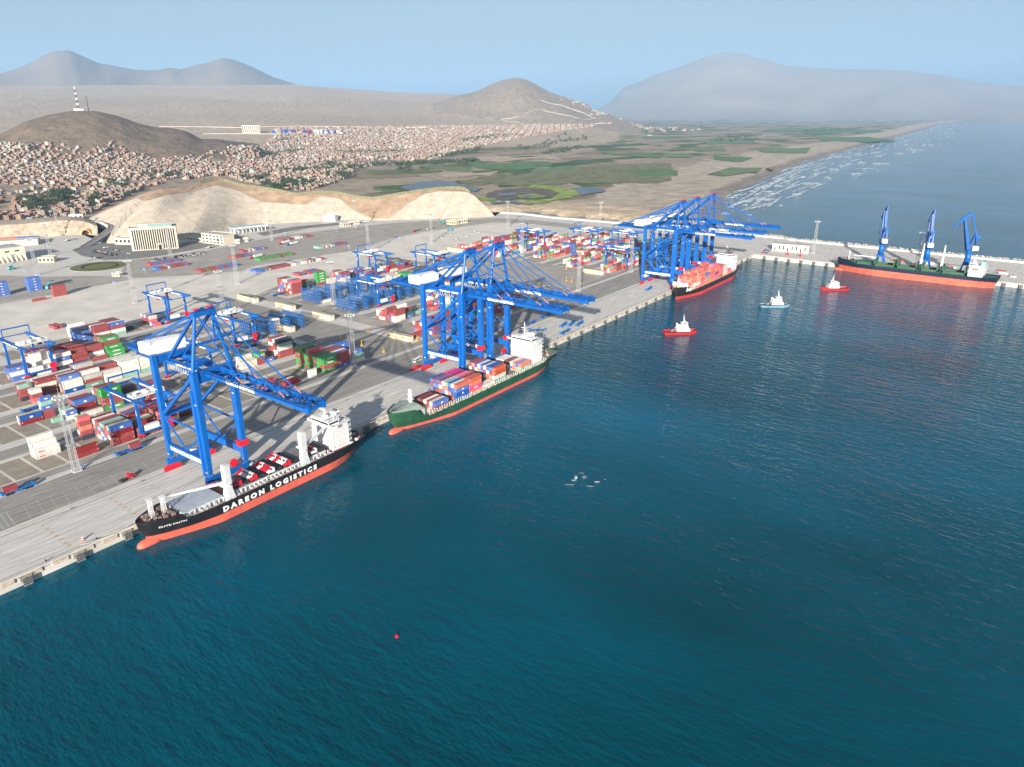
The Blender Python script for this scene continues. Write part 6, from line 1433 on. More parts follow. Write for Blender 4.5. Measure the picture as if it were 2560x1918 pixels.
# ---- buildings
cream = mat('cream_render', (.68, .61, .49), .75, .04, .2, dirt=.06); roofg = mat('flat_roof_grey', (.42, .40, .37), .85, .1, .2); roofb = mat('pale_blue_roof', (.36, .52, .66), .5, .06, .2)
def building(name, label, pl, pr, depth, h, wallm=None, roofm=None, floors=1, bays=4, fins=0, z0=0.0, cat='building', win=True, ov=.3):
    a, c = U(*pl, z0), U(*pr, z0); d = c-a; Lb = d.length; rz = math.atan2(d.y, d.x); t = thing(name, label, cat, a, rz)
    b = MB(); b.box(0, Lb, 0, depth, -1 if z0 else 0, h); part('wall', b, wallm or cream, t)
    b = MB(); b.box(-ov, Lb+ov, -ov, depth+ov, h, h+.35); r_ = part('roof', b, roofm or roofg, t)
    b = MB()
    for x0, x1, y0, y1 in ((-ov, Lb+ov, -ov, -ov+.3), (-ov, Lb+ov, depth+ov-.3, depth+ov), (-ov, -ov+.3, -ov+.3, depth+ov-.3), (Lb+ov-.3, Lb+ov, -ov+.3, depth+ov-.3)): b.box(x0, x1, y0, y1, h+.35, h+.9)
    part('parapet', b, wallm or cream, r_)
    if win:
        fh = h/floors
        for f_ in range(floors):
            for i in range(bays):
                x = Lb*(i+.5)/bays; w = Lb/bays*.28; b = MB(); b.box(x-w, x+w, -.08, .02, f_*fh+fh*.32, f_*fh+fh*.78); o = part('window', b, glass(), t)
                b = MB(); b.box(x-w-.1, x+w+.1, -.16, -.0, f_*fh+fh*.26, f_*fh+fh*.315); part('sill', b, wallm or cream, o)
            nb = max(1, int(depth/Lb*bays))
            for i in range(nb): y = depth*(i+.5)/nb; w = depth/nb*.28; b = MB(); b.box(-.08, .02, y-w, y+w, f_*fh+fh*.32, f_*fh+fh*.78); part('side_window', b, glass(), t)
    return t, Lb
# office tower with fins
ho_ = hz((331, 628), 573)
T, Lb = building('office_building', 'tall cream office building with vertical fins at the slope foot', (331, 628), (447, 621), 22, ho_, win=False)
nf = 19
for i in range(nf):
    b = MB(); x0 = 2.2+i*(Lb-4.4)/nf; w = (Lb-4.4)/nf; b.box(x0+w*.30, x0+w*.98, -.10, .02, 1.2, ho_-1.8); part('glass_strip', b, glass(), T)
    b = MB(); b.box(x0+w*.98, x0+w*1.30, -.85, .02, .2, ho_-.4); part('fin', b, cream, T)
for i in range(6):
    b = MB(); b.box(-.10, .02, 2+i*3.4, 3.6+i*3.4, 1.2, ho_-2); part('side_glass_strip', b, glass(), T)
b = MB(); b.box(Lb*.56, Lb*.66, -2.4, 0, 0, 8.4); e_ = part('entrance_porch', b, cream, T)
b = MB(); b.box(Lb*.575, Lb*.645, -2.5, -2.41, .2, 7.2); part('entrance_glass', b, glass(), e_)
b = MB(); b.box(Lb*.40, Lb*.92, 5, 16, ho_+.36, ho_+4.2); ph = part('penthouse', b, mat('pale_green_glass', (.22, .34, .33), .25), T)
b = MB(); b.box(Lb*.20, Lb*.40, 5, 16, ho_+.36, ho_+4.6); b.box(Lb*.38, Lb*.94, 4.4, 16.6, ho_+4.6, ho_+5.0); part('plant_room', b, cream, ph)
building('office_annex', 'low cream annex with dark bays left of the office tower', (288, 611), (329, 612), 14, hz((288, 611), 596), floors=1, bays=4)
building('customs_building', 'square cream two-storey building right of the office tower', (506, 607), (560, 613), 20, hz((506, 607), 584), floors=3, bays=6)
building('customs_hall', 'low cream hall left of the square two-storey building', (468, 601), (504, 606), 13, hz((468, 601), 592), floors=1, bays=5)
building('store_building', 'low cream store behind the square two-storey building', (560, 596), (582, 594), 12, hz((560, 596), 586), floors=1, bays=4)
building('control_building', 'white building with blue roof and dark ground floor at slope', (808, 554), (838, 555), 12, hz((808, 554), 539), white(), roofb, floors=2, bays=6)
building('gate_office', 'pair of small pale gate offices below the brown gully, left', (858, 567), (877, 564), 8, hz((858, 567), 560), floors=1, bays=3)
building('gate_office', 'pair of small pale gate offices below the brown gully, right', (880, 562), (899, 560), 8, hz((880, 562), 555), floors=1, bays=3)
building('site_office', 'low beige office row on the far asphalt, left half', (1117, 561), (1140, 563), 9, hz((1117, 561), 552), beige(), floors=1, bays=4)
building('site_office', 'low cream office row on the far asphalt, right half', (1142, 561), (1170, 557), 9, hz((1142, 561), 551), floors=1, bays=5)
building('gatehouse', 'small white gatehouse left of two on the asphalt', (588, 609), (599, 609), 5, hz((588, 609), 601), floors=1, bays=2)
building('gatehouse', 'small white gatehouse right of two on the asphalt', (610, 605), (621, 604), 5, hz((610, 605), 597), floors=1, bays=2)
building('guard_house', 'small cream guard house beside the roundabout', (281, 691), (299, 692), 6, hz((281, 691), 684), floors=1, bays=2)
building('workshop', 'long beige workshop at the foot of the tan embankment', (122, 592), (164, 588), 8, hz((122, 592), 583), beige(), floors=1, bays=5, win=False)
building('welfare_cabin', 'beige cabin between warehouse and roundabout', (97, 657), (136, 656), 9, hz((97, 657), 645), beige(), floors=1, bays=4)
building('checkpoint', 'small white checkpoint on the ridge above the tunnel', (173, 548), (208, 546), 9, 5.5, white(), floors=1, bays=3, z0=12.5)
hw_ = hz((68, 649), 616)
T, Lb = building('warehouse', 'big cream warehouse with sloped buttresses at the left edge', (-70, 668), (68, 649), 34, hw_, win=False, roofm=mat('warehouse_roof', (.40, .40, .41), .6))
for i in range(8):
    x = Lb-1.5-i*5.2; b = MB(); b.add([(x-.6, 0, .1), (x-.6, -4.2, .1), (x-.6, 0, hw_*.48), (x+.6, 0, .1), (x+.6, -4.2, .1), (x+.6, 0, hw_*.48)], ((0, 1, 2), (5, 4, 3), (0, 3, 4, 1), (1, 4, 5, 2))); part('buttress', b, cream, T)
for x in (Lb-9, Lb-20, Lb-31, Lb-42): b = MB(); b.box(x-2.6, x+2.6, -.08, .02, hw_*.7, hw_*.8); part('window', b, glass(), T)
for x in (Lb-14.5, Lb-36): b = MB(); b.box(x-3.4, x+3.4, -.1, .02, .2, hw_*.52); part('loading_door', b, mat('door_grey', (.30, .31, .32), .6), T)
T, Lb = building('storage_hall', 'cream storage hall with blue and red roof edge behind warehouse', (-60, 622), (96, 612), 30, hz((96, 612), 600), win=False, roofm=mat('pale_hall_roof', (.62, .55, .42), .7))
for x0, x1, m_ in ((Lb*.62, Lb*.98, blue()), (Lb*.30, Lb*.62, mat('weathered_red', (.42, .07, .05)))): b = MB(); b.box(x0, x1, 28.6, 30.6, 6.5, 8.6); part('roof_edge', b, m_, T)
# gate canopy
a, c = U(586, 586), U(664, 577); d = c-a; T = thing('gate_canopy', 'long canopy with pale blue roof on white columns at gate', 'canopy', a, math.atan2(d.y, d.x)); Lb = d.length; hc = hz((586, 586), 572)
b = MB(); b.box(-3, Lb+3, -3, 15, hc, hc+1.2); part('roof', b, roofb, T)
b = MB(); b.box(-3.2, Lb+3.2, -3.2, -2.9, hc-.4, hc+1.4); part('fascia', b, white(), T)
for i in range(9):
    for y in (0, 11): b = MB(); b.box(i*Lb/8-.4, i*Lb/8+.4, y-.4, y+.4, 0, hc); part('column', b, white(), T)
for i in range(4): b = MB(); b.box(i*Lb/4+2, i*Lb/4+5, 4, 7, .1, 3.2); part('toll_booth', b, cream, T)
# white pier building and pier things
T = thing('pier_building', 'long low white building with dark openings on the pier', 'building', (1004, 297, 0), R(-80))
b = MB(); b.box(0, 46, -12, 0, 0, 9.6); part('wall', b, cream, T)
b = MB(); b.box(-.4, 46.4, -12.4, .4, 9.6, 10); part('roof', b, roofg, T)
for i in range(8): b = MB(); b.box(3+i*5.4, 4.6+i*5.4, -12.09, -12.0, 2.2 if i % 3 else .1, 7.6 if i % 3 else 5); part('window', b, glass(), T)
for y in (4, 9, 14, 20): pass
def grab(x, y, lab):
    t = thing('cargo_grab', lab, 'grab', (x, y, 0)); b = MB(); b.hexa([(-2.2, -1.6, .1), (2.2, -1.6, .1), (2.2, 1.6, .1), (-2.2, 1.6, .1)], [(-1.2, -.9, 2.2), (1.2, -.9, 2.2), (1.2, .9, 2.2), (-1.2, .9, 2.2)]); part('bucket', b, red(), t)
    b = MB(); b.beam((0, 0, 2.2), (0, 0, 5), 1.1, 1.1, w2=.4, h2=.4); part('head', b, red(), t)
for i, (y, l) in enumerate(((268, 'left'), (252, 'second'), (122, 'third'))): grab(JX+22 if i < 2 else JX+26, y, f'red bulk cargo grab on the pier apron, {l} one')
for i, (x, y, c, l) in enumerate(((968, 297, 'R', 'first'), (985, 300, 'b', 'second'), (940, 331, 'R', 'third'))): truck(c, (x, y, 0), R(80), f'{ {"R":"red","b":"blue"}[c] } lorry tractor on the far apron, {l} from the corner', 'lorries on the far apron')
b = MB()
for i in range(26): x = JX+30+rc.random()*40; y = 150-rc.random()*150; s = rc.uniform(.8, 3); b.box(x-s, x+s, y-s*1.6, y+s*1.6, 0, rc.uniform(.5, 2.2), rc.randrange(3))
struct('pier_cargo_heaps', b, [white(), mat('weathered_red', (.42, .07, .05)), pal('y')], kind='stuff')
# ---- yellow lifting posts on the crossing islands
def make_post():
    t = thing('yellow_post', 'x', 'post'); b = MB(); b.box(-.22, .22, -.22, .22, 0, 4.6); part('column', b, yellow(), t); b = MB(); b.box(-.8, .8, -.7, .7, 0, 1.3); part('guard_base', b, yellow(), t); return t
yp = make_post(); zi = zf(640, 800, 320/2209); zl = zf(900, 760, 260/2209); zo = zf(1400, 540, 240/2209)
for i, (p, lab) in enumerate([(zi(1460, 345), 'left of the blue topped boxes'), (zi(1825, 445), 'right of the blue topped boxes'), (zl(505, 1030), 'on the road corner by tyre circles'), (zl(1215, 785), 'beside the front beige cabin'), (zl(175, 585), 'on the crossing island'), (zo(145, 1230), 'before the far low boxes'), (zo(150, 1500), 'by the far quay road mast'), (zo(480, 1560), 'right of the quay road mast'), (zo(270, 1520), 'left of the quay road mast')]):
    place(yp, i > 0, U(*p), 0, 'yellow protection post '+lab, 'yellow posts')
# ---- street sign poles with blue panels
def make_sign():
    t = thing('road_sign', 'x', 'sign'); b = MB(); b.tube((0, 0, 0), (0, 0, 7), .14, n=6); part('pole', b, steel(), t); b = MB(); b.box(-2.2, .1, -.06, .06, 5, 7); part('panel', b, mat('sign_blue', (.10, .24, .62), .5), t); return t
sg = make_sign()
for i, (p, lab) in enumerate([((364, 686), 'right of the roundabout'), ((66, 692), 'above the blue towers'), ((715, 592), 'by the far parked row'), ((842, 582), 'on the middle asphalt'), ((874, 626), 'beside the teal parked row'), ((289, 720), 'at the bright yard edge'), ((1000, 604), 'left of the parked pickups')]): place(sg, i > 0, U(*p), R(-50), 'blue road sign panel on a pole '+lab, 'blue road signs')
# ---- vehicles
def make_trailer(m_, n_='flatbed_carrier'):
    t = thing(n_, 'x', 'trailer'); b = MB(); b.box(-7.2, 7.2, -1.25, 1.25, 1.1, 1.6); b.box(-7.4, -6.6, -1.4, 1.4, .7, 2.4); b.box(6.6, 7.4, -1.4, 1.4, .7, 2.4); part('frame', b, m_, t)
    for x in (-5.2, -3.4, 3.4, 5.2):
        for s in (-1, 1): b = MB(); b.tube((x, s*.8, .6), (x, s*1.3, .6), .6, n=10); part('wheel', b, black(), t)
    b = MB(); b.box(-1.6, 1.6, -1.45, 1.45, .6, 1.5); part('battery_pack', b, m_, t)
    return t
agv = make_trailer(mat('carrier_blue', (.01, .13, .42), .45, .1, .6))
AG = [((46, 1228), 0, 'at the left edge carrying a red box'), ((324, 1130), 0, 'behind the front stacks carrying a red box'), ((1362, 792), 0, 'empty under the pair of booms, upper'), ((1325, 810), 0, 'empty under the pair of booms, lower'), ((1343, 828), -50, 'turned away beside the green ship bridge'), ((1408, 815), 14, 'on the apron, first of a group'), ((1428, 812), 14, 'on the apron, second of a group'), ((1448, 812), 10, 'on the apron, third of a group'), ((1412, 832), 4, 'on the apron, fourth of a group'), ((1622, 724), 6, 'on the apron before the far cranes'), ((85, 1023), 8, 'empty beside the striped tower'), ((625, 868), 6, 'behind the nearest crane apex gantry'), ((695, 738), 6, 'left of the front racks')]
for i, (p, a, lab) in enumerate(AG): place(agv, i > 0, U(*p), R(a), 'blue flatbed container carrier '+lab, 'blue container carriers')
for p, dx, lab in ((AG[0][0], -3.2, 'on the carrier at the left edge'), (AG[1][0], 3.4, 'on the carrier behind the front stacks')):
    w = U(*p); o = link('shipping_container', CM[6.06], None, (w.x+dx, w.y, 1.62)); tag(o, 'short maroon container '+lab, 'container', 'shipping containers'); link('door_end', DM[6.06], o)
p = U(322, 1197); truck('R', p, R(8), 'red truck tractor without trailer on the asphalt strip', cat='truck')
zq = zf(500, 560, 400/2212)
for i, (p, c, lab) in enumerate([(zq(1120, 285), 'R', 'red lorry with white trailer, upper of the middle pair'), (zq(1230, 300), 'b', 'blue lorry with white trailer, lower of the middle pair'), (zq(720, 480), 'R', 'red lorry with white trailer beside the green row'), (zq(120, 340), 'w', 'white lorry with low trailer near the customs building'), ((1035, 580), 'R', 'red lorry on the far asphalt'), ((1070, 575), 'w', 'white lorry on the far asphalt'), (zf(0,520,.1449)(1150,575), 'w', 'white lorry driving down from the tunnel')]):
    o = truck(c, U(*p), R(190), lab, 'lorries on the back asphalt'); b = MB(); b.box(-17, -3.2, -1.25, 1.25, 1.3, 3.9 if i < 3 else 1.6); part('trailer', b, white() if i < 3 else dark(), o)
b = MB(); b.box(-4.6, 4.6, -1.25, 1.25, .5, 3.0); 
T = thing('bus', 'white bus parked beside the crane pair landside leg', 'bus', U(1045, 903), R(6)); part('body', b, white(), T)
b = MB(); b.box(-4.2, 4.0, -1.29, -1.24, 1.5, 2.5); b.box(-4.64, -4.58, -1, 1, 1.3, 2.6); part('window_band', b, glass(), T)
for x in (-3, 3):
    for s in (-1, 1): b = MB(); b.tube((x, s*1.0, .5), (x, s*1.28, .5), .5, n=10); part('wheel', b, black(), T)
def car_mesh():
    b = MB(); b.hexa([(-2.2, -.9, .35), (2.2, -.9, .35), (2.2, .9, .35), (-2.2, .9, .35)], [(-2.15, -.85, .95), (2.1, -.85, .9), (2.1, .85, .9), (-2.15, .85, .95)])
    b.hexa([(-1.7, -.82, .95), (1.0, -.82, .92), (1.0, .82, .92), (-1.7, .82, .95)], [(-1.3, -.68, 1.5), (.4, -.68, 1.5), (.4, .68, 1.5), (-1.3, .68, 1.5)], 1); b.quad((-1.3, -.68, 1.51), (.4, -.68, 1.51), (.4, .68, 1.51), (-1.3, .68, 1.51))
    for x in (-1.4, 1.4):
        for s in (-1, 1): b.tube((x, s*.7, .33), (x, s*.92, .33), .33, n=8, mi=2)
    return b.mesh('parked_car', [white(), glass(), black()])
CMR = car_mesh(); CARC = {'white': white(), 'black': mat('car_black', (.02, .02, .022), .25), 'silver': mat('car_silver', (.38, .39, .4), .3, metal=.4), 'red': mat('car_red', (.4, .03, .03), .3), 'blue': mat('car_blue', (.04, .10, .3), .3)}
def car(p, rz, c, lab, grp, sc=1.0):
    o = link('parked_car', CMR, None, p, rz); o.scale = (sc, sc, sc); tag(o, lab, 'car', grp); o.material_slots[0].link = 'OBJECT'; o.material_slots[0].material = CARC[c]
z3 = zf(0, 520, .1449)
def carrow(a, c, n_, cols, lab, rz):
    A, Cc = U(*a), U(*c)
    for i in range(n_):
        cc = rc.choice(cols); p = A.lerp(Cc, i/(n_-1)); car(p, rz+rc.uniform(-.04, .04), cc, f'{cc} car, {ordw(i)} from left in the {lab}', 'cars in the port car parks')
carrow(z3(1610, 760), z3(1990, 835), 12, ['black', 'black', 'silver', 'red'], 'upper car park row', R(60)); carrow(z3(1640, 735), z3(2010, 810), 11, ['black', 'white', 'silver', 'black'], 'second car park row', R(60)); carrow(z3(1600, 855), z3(1720, 870), 5, ['white', 'silver', 'black'], 'lower short car park row', R(60)); carrow(z3(1960, 720), z3(2240, 795), 9, ['white', 'silver', 'black'], 'car park row beside the office', R(60))
zz = zf(0, 380, 640/2212)
carrow(zz(1325, 945), zz(1770, 882), 30, ['white', 'white', 'black'], 'long front row before the office', R(20)); carrow(zz(1345, 930), zz(1760, 872), 28, ['white', 'white', 'silver', 'black'], 'long back row before the office', R(20))
zm = zf(1060, 540, 240/2209)
for i, p in enumerate([(420, 495), (630, 430), (750, 525), (1000, 475), (1180, 365), (1270, 380)]): car(U(*zm(*p)), R(20), 'white', f'white pickup on the bright yard, {ordw(i)} from left', 'pickups on the bright yard', 1.35)
w = U(*z3(1835, 690)); o = link('minibus', CMR, None, w, R(8)); o.scale = (1.7, 1.3, 1.8); tag(o, 'white minibus at the top of the car park', 'bus')
# reach stackers and a barrel on the apron
def reach(p, rz, m_, lab):
    t = thing('reach_stacker', lab, 'loader', p, rz); b = MB(); b.box(-4, 3.5, -1.6, 1.6, .8, 2.4); b.box(-3.8, -1.6, -1.5, 1.5, 2.4, 3.2); part('body', b, m_, t)
    b = MB(); b.box(-1.2, .8, -.8, .8, 2.4, 4.2); part('cab', b, glass(), t)
    b = MB(); b.beam((-3.4, 0, 3.4), (5.2, 0, 8.5), .8); part('boom', b, m_, t)
    b = MB(); b.box(4.6, 5.6, -3, 3, 7.6, 8.3); part('spreader', b, dark(), t)
    for x in (-2.8, 2.4):
        for s in (-1, 1): b = MB(); b.tube((x, s*1.2, .8), (x, s*1.9, .8), .8, n=10); part('wheel', b, black(), t)
tealm = mat('loader_teal', (.10, .42, .45), .5)
for p, a, l in (((124, 722), 30, 'teal reach stacker between the blue and red towers'), ((30, 674), 10, 'teal reach stacker before the big warehouse'), ((1104, 560), 160, 'teal reach stacker on the far asphalt, upper'), ((1125, 578), 100, 'teal reach stacker on the far bright yard')): reach(U(*p), R(a), tealm, l)
p = U(208, 1351); T = thing('traffic_barrel', 'red and white barrel marker on the near apron', 'barrel', p)
for k in range(4): b = MB(); b.tube((0, 0, k*.45), (0, 0, k*.45+.45), .62-.06*k, .58-.06*k, 10); part('band', b, red() if k % 2 == 0 else white(), T)
# spare spreaders lying on the quay
def spread(x, y, z, lab):
    t = thing('spare_spreader', lab, 'spreader', (x, y, z)); b = MB(); b.box(-6, 6, -1.1, -.7, 0, .9); b.box(-6, 6, .7, 1.1, 0, .9); part('side_beam', b, red(), t)
    b = MB(); b.box(-2, 2, -1.2, 1.2, .9, 2.0); part('head_block', b, red(), t)
    for x in (-6, 5.4): b = MB(); b.box(x, x+.6, -1.2, 1.2, 0, 1.0); part('end_beam', b, red(), t)
p = U(1040, 922); spread(p.x, p.y, 0, 'red spreader frame on the ground left of the crane pair')
# ================================================================== TOWN
zgrid = zt.reshape(nr, nc)
def ground_z(x, y):
    a = np.arctan2(y, x); r = np.hypot(x, y); ci = np.interp(-a, -azs, np.arange(nc)); ri_ = np.clip(np.log(r/430)/np.log(1.0225), 0, nr-1.001)
    c0 = np.clip(ci.astype(int), 0, nc-2); r0 = ri_.astype(int); fc_, fr_ = ci-c0, ri_-r0
    return (zgrid[r0, c0]*(1-fc_)+zgrid[r0, c0+1]*fc_)*(1-fr_)+(zgrid[r0+1, c0]*(1-fc_)+zgrid[r0+1, c0+1]*fc_)*fr_
TOWN = [(-120,562),(110,548),(205,540),(290,508),(360,474),(450,452),(560,440),(640,458),(720,474),(800,470),(860,440),(900,412),(1060,396),(1190,366),(1420,336),(1560,322),(1500,316),(1250,303),(1050,299),(900,306),(650,336),(700,352),(640,378),(560,398),(400,408),(250,402),(180,404),(0,406),(-120,408)]
tw = [tuple(U(x, y, 12)[:2]) for x, y in TOWN]; ta = np.array(tw)
x0_, y0_ = ta.min(0); x1_, y1_ = ta.max(0)
ang = R(33); ca_, sa_ = math.cos(ang), math.sin(ang); cand = []
gx, gy = np.meshgrid(np.arange(-7500, 7500, 10.8), np.arange(-7500, 7500, 12.0)); ii, jj = np.meshgrid(np.arange(gx.shape[1]), np.arange(gx.shape[0]))
keep = ((jj % 4) != 3) & ((ii % 11) != 10); gx, gy = gx[keep], gy[keep]
gx = gx+nrng.uniform(-2, 2, gx.shape); gy = gy+nrng.uniform(-2, 2, gy.shape)
wx, wy = gx*ca_-gy*sa_+2600, gx*sa_+gy*ca_+2600
P2 = np.stack([wx, wy], 1); ok = in_poly(P2, tw) & ~in_poly(P2, port); P2 = P2[ok]; dist = np.hypot(*P2.T)
zz_ = ground_z(P2[:, 0], P2[:, 1]); dens = fbm(P2[:, 0], P2[:, 1], 300, 91)
keep = (zz_ > 0) & (zz_ < 75) & (nrng.random(len(P2)) < np.clip((dens-.25)*3.6+np.clip(1500-dist, 0, 700)/700*.5, .05, .97)) & (nrng.random(len(P2)) < np.clip(3000/dist, .4, 1)) & (poly_dist(P2, port) > 60)
P2, dist, zz_ = P2[keep], dist[keep], zz_[keep]; o_ = np.argsort(dist); P2, dist, zz_ = P2[o_], dist[o_], zz_[o_]
HC = [('brick pink', (.235, .145, .112)), ('cream', (.29, .24, .185)), ('white', (.40, .37, .33)), ('grey', (.22, .20, .18)), ('tan', (.29, .22, .16)), ('salmon', (.31, .19, .15)), ('pale blue', (.24, .31, .35)), ('mint', (.25, .34, .29))]
HW = [.30, .16, .14, .13, .14, .09, .02, .02]; hm_ = [mat('house_'+n.replace(' ', '_'), c, .85, .08, .1, dirt=.15) for n, c in HC]; hroof = mat('house_roof_dusty', (.30, .255, .21), .9, .2, .1)
def house_mesh(fl, var):
    r2 = random.Random(fl*10+var); w, d, h = r2.uniform(8, 11.5), r2.uniform(8, 12), fl*2.9; b = MB(); b.box(-w/2, w/2, -d/2, d/2, -3, h); b.quad((-w/2+.3, -d/2+.3, h+.02), (w/2-.3, -d/2+.3, h+.02), (w/2-.3, d/2-.3, h+.02), (-w/2+.3, d/2-.3, h+.02), 1)
    for xa, xb, ya, yb in ((-w/2, w/2, -d/2, -d/2+.25), (-w/2, w/2, d/2-.25, d/2), (-w/2, -w/2+.25, -d/2+.25, d/2-.25), (w/2-.25, w/2, -d/2+.25, d/2-.25)): b.box(xa, xb, ya, yb, h, h+.8)
    if var % 2: b.box(-w/2+.6, 0, .2, d/2-.6, h, h+2.6)
    if var == 2: b.tube((w/4, d/4, h), (w/4, d/4, h+1.6), .7, n=8)
    for f_ in range(fl):
        for s in (-1, 1):
            for k in (-.28, .28):
                b.box(k*w-.7, k*w+.7, min(s*d/2, s*(d/2+.04)), max(s*d/2, s*(d/2+.04)), f_*2.9+1, f_*2.9+2.2, 2); b.box(min(s*w/2, s*(w/2+.04)), max(s*w/2, s*(w/2+.04)), k*d-.7, k*d+.7, f_*2.9+1, f_*2.9+2.2, 2)
    return b.mesh('town_house', [hm_[0], hroof, glass()])
HM = {(f_, v): house_mesh(f_, v) for f_ in (1, 2, 3) for v in range(3)}; SW = {1: 'one', 2: 'two', 3: 'three'}
inv = [i for i in range(len(P2)) if -10 < proj((P2[i][0], P2[i][1], zz_[i]+3))[0] < 2570][:300]; sel = set(inv); rows_ = [inv[k:k+20] for k in range(0, len(inv), 20)]
for rj, rw in enumerate(rows_):
    rw = sorted(rw, key=lambda i: proj((P2[i][0], P2[i][1], zz_[i]))[0])
    for q, i in enumerate(rw):
        f_ = rc.choices((1, 2, 3), (.4, .42, .18))[0]; ci = rc.choices(range(8), HW)[0]
        o = link('town_house', HM[(f_, rc.randrange(3))], None, (P2[i][0], P2[i][1], zz_[i]), ang+rc.choice((0, math.pi/2))+rc.uniform(-.05, .05)); o.material_slots[0].link = 'OBJECT'; o.material_slots[0].material = hm_[ci]
        tag(o, f'{HC[ci][0]} {SW[f_]}-storey town house, {ordw(q)} from left in the {ordw(rj)} nearest town row', 'house', 'houses of the town')
rest = [i for i in range(len(P2)) if i not in sel]; hb = MB()
for i in rest:
    s = .92+max(0, dist[i]-2500)/9000; w, d, h = rc.uniform(3.4, 6)*s, rc.uniform(3.6, 6.5)*s, rc.choice((3, 3, 5.8, 5.8, 8.5))*rc.uniform(.9, 1.1); c = rc.choices(range(8), HW)[0]; x, y, z = P2[i][0], P2[i][1], zz_[i]; a = ang+rc.uniform(-.08, .08); cx, sx = math.cos(a), math.sin(a)
    v = [(x+u*cx-q*sx, y+u*sx+q*cx, zv) for zv in (z-2, z+h) for u, q in ((-w, -d), (w, -d), (w, d), (-w, d))]
    hb.add(v, ((0, 1, 5, 4), (1, 2, 6, 5), (2, 3, 7, 6), (3, 0, 4, 7)), c); hb.add(v, ((4, 5, 6, 7),), 8)
    if rc.random() < .3:
        w2, d2 = w*.5, d*.5; v = [(x+u*cx-q*sx, y+u*sx+q*cx, zv) for zv in (z+h, z+h+2.5) for u, q in ((-w2, -d2), (w2*.3, -d2), (w2*.3, d2), (-w2, d2))]; hb.add(v, ((0, 1, 5, 4), (1, 2, 6, 5), (2, 3, 7, 6), (3, 0, 4, 7), (4, 5, 6, 7)), c)
# far settlements along the plain, sheds and long walls on the desert
for k in range(900):
    cx_, cy_, sx_, sy_ = rc.choice(((1900,300,260,5),(1760,306,120,5),(2050,296,200,3),(1640,322,90,7),(1480,318,60,6),(2230,294,120,2.5),(1700,283,120,3),(2080,290,160,2.5)))
    px_, py_ = cx_+rc.gauss(0, 1)*sx_*.5, cy_+rc.gauss(0, 1)*sy_*.6
    if py_ < 293: continue
    q = U(px_, py_, 3); r_ = math.hypot(q.x, q.y)
    if r_ > 8800: continue
    d = ray(px_, 279); a = math.atan2(d.y, d.x); x, y = r_*math.cos(a), r_*math.sin(a)
    z = float(ground_z(np.array([x]), np.array([y]))[0])
    if z < 0: continue
    w, h = rc.uniform(4, 10)*(1+r_/6000), rc.uniform(3, 7)*(1+r_/9000); hb.box(x-w, x+w, y-w*.8, y+w*.8, z-4, z+h, rc.choices(range(8), (.1, .2, .4, .1, .1, .1, 0, 0))[0])
struct('distant_houses', hb, hm_+[hroof], kind='stuff')
print('houses', len(P2))
# ---- trees
def tree_parts(seed, s=1.0, n_=150, tall=1.0):
    r2 = random.Random(seed); tr = MB(); cr = MB(); H = 8*s*tall
    tr.tube((0, 0, -.5), (.2*s, .1*s, H*.45), .38*s, .22*s, 7)
    limbs = []
    for k in range(5):
        a = k*1.3+r2.uniform(-.3, .3); q = Vector((math.cos(a)*1.9*s, math.sin(a)*1.9*s, H*r2.uniform(.58, .8))); tr.tube((.15*s, .1*s, H*.38), q, .15*s, .06*s, 5); limbs.append(q)
    for k in range(n_):
        c = r2.choice(limbs)+Vector((r2.gauss(0, 1)*1.25*s, r2.gauss(0, 1)*1.25*s, r2.gauss(0, .9)*s*tall)); z_ = r2.uniform(.35, .8)*s
        a = Vector((r2.gauss(0, 1), r2.gauss(0, 1), r2.gauss(0, 1))).normalized(); u = a.orthogonal().normalized(); v = a.cross(u)
        cr.add([c+u*z_, c+v*z_*.8, c-u*z_, c-v*z_*.8], ((0, 1, 2, 3),), 0 if r2.random() < .6 else 1)
    return tr, cr
leafm = [mat('leaf_dark_green', (.030, .055, .026), .8, .2, .2), mat('leaf_olive_green', (.055, .08, .034), .8, .2, .2)]; bark = mat('bark_brown', (.12, .085, .06), .9)
TM = []
for sd_ in range(3):
    tr, cr = tree_parts(sd_, 1.0+.25*sd_, tall=(1, 1.25, .9)[sd_]); TM.append((tr.mesh('trunk', [bark]), cr.mesh('crown', leafm)))
CLU = [(150,500,26,10,26),(95,520,40,14,30),(240,512,14,6,10),(165,400,32,4,18),(60,408,30,4,14),(690,470,40,9,30),(740,462,40,8,24),(640,452,30,5,12),(850,440,30,6,16),(1110,405,60,4,20),(1010,418,40,5,14),(870,418,40,7,18),(300,470,30,8,10),(400,445,40,6,10),(830,415,20,8,10)]
tl = []
for cx_, cy_, sx_, sy_, n_ in CLU:
    for k in range(n_): q = U(cx_+rc.gauss(0, .6)*sx_, cy_+rc.gauss(0, .6)*sy_, 11); tl.append((q.x, q.y))
tp2 = np.array(tl); okk = (poly_dist(tp2, port) > 58) & ~in_poly(tp2, port); tz_ = ground_z(tp2[:, 0], tp2[:, 1]); tl = [(x, y, z) for (x, y), z, k in zip(tl, tz_, okk) if k and 0 < z < 60]; tl.sort(key=lambda p: math.hypot(p[0], p[1]))
for i, (x, y, z) in enumerate(tl):
    tm, cm = TM[i % 3]; s = rc.uniform(.9, 1.7); e_ = thing('town_tree', f'dark green tree among the houses, {ordw(i) if i < 89 else str(i+1)+"th"} nearest the port', 'tree', (x, y, z), rc.uniform(0, 6), 'trees among the houses'); e_.scale = (s, s, s); link('trunk', tm, e_); link('crown', cm, e_)
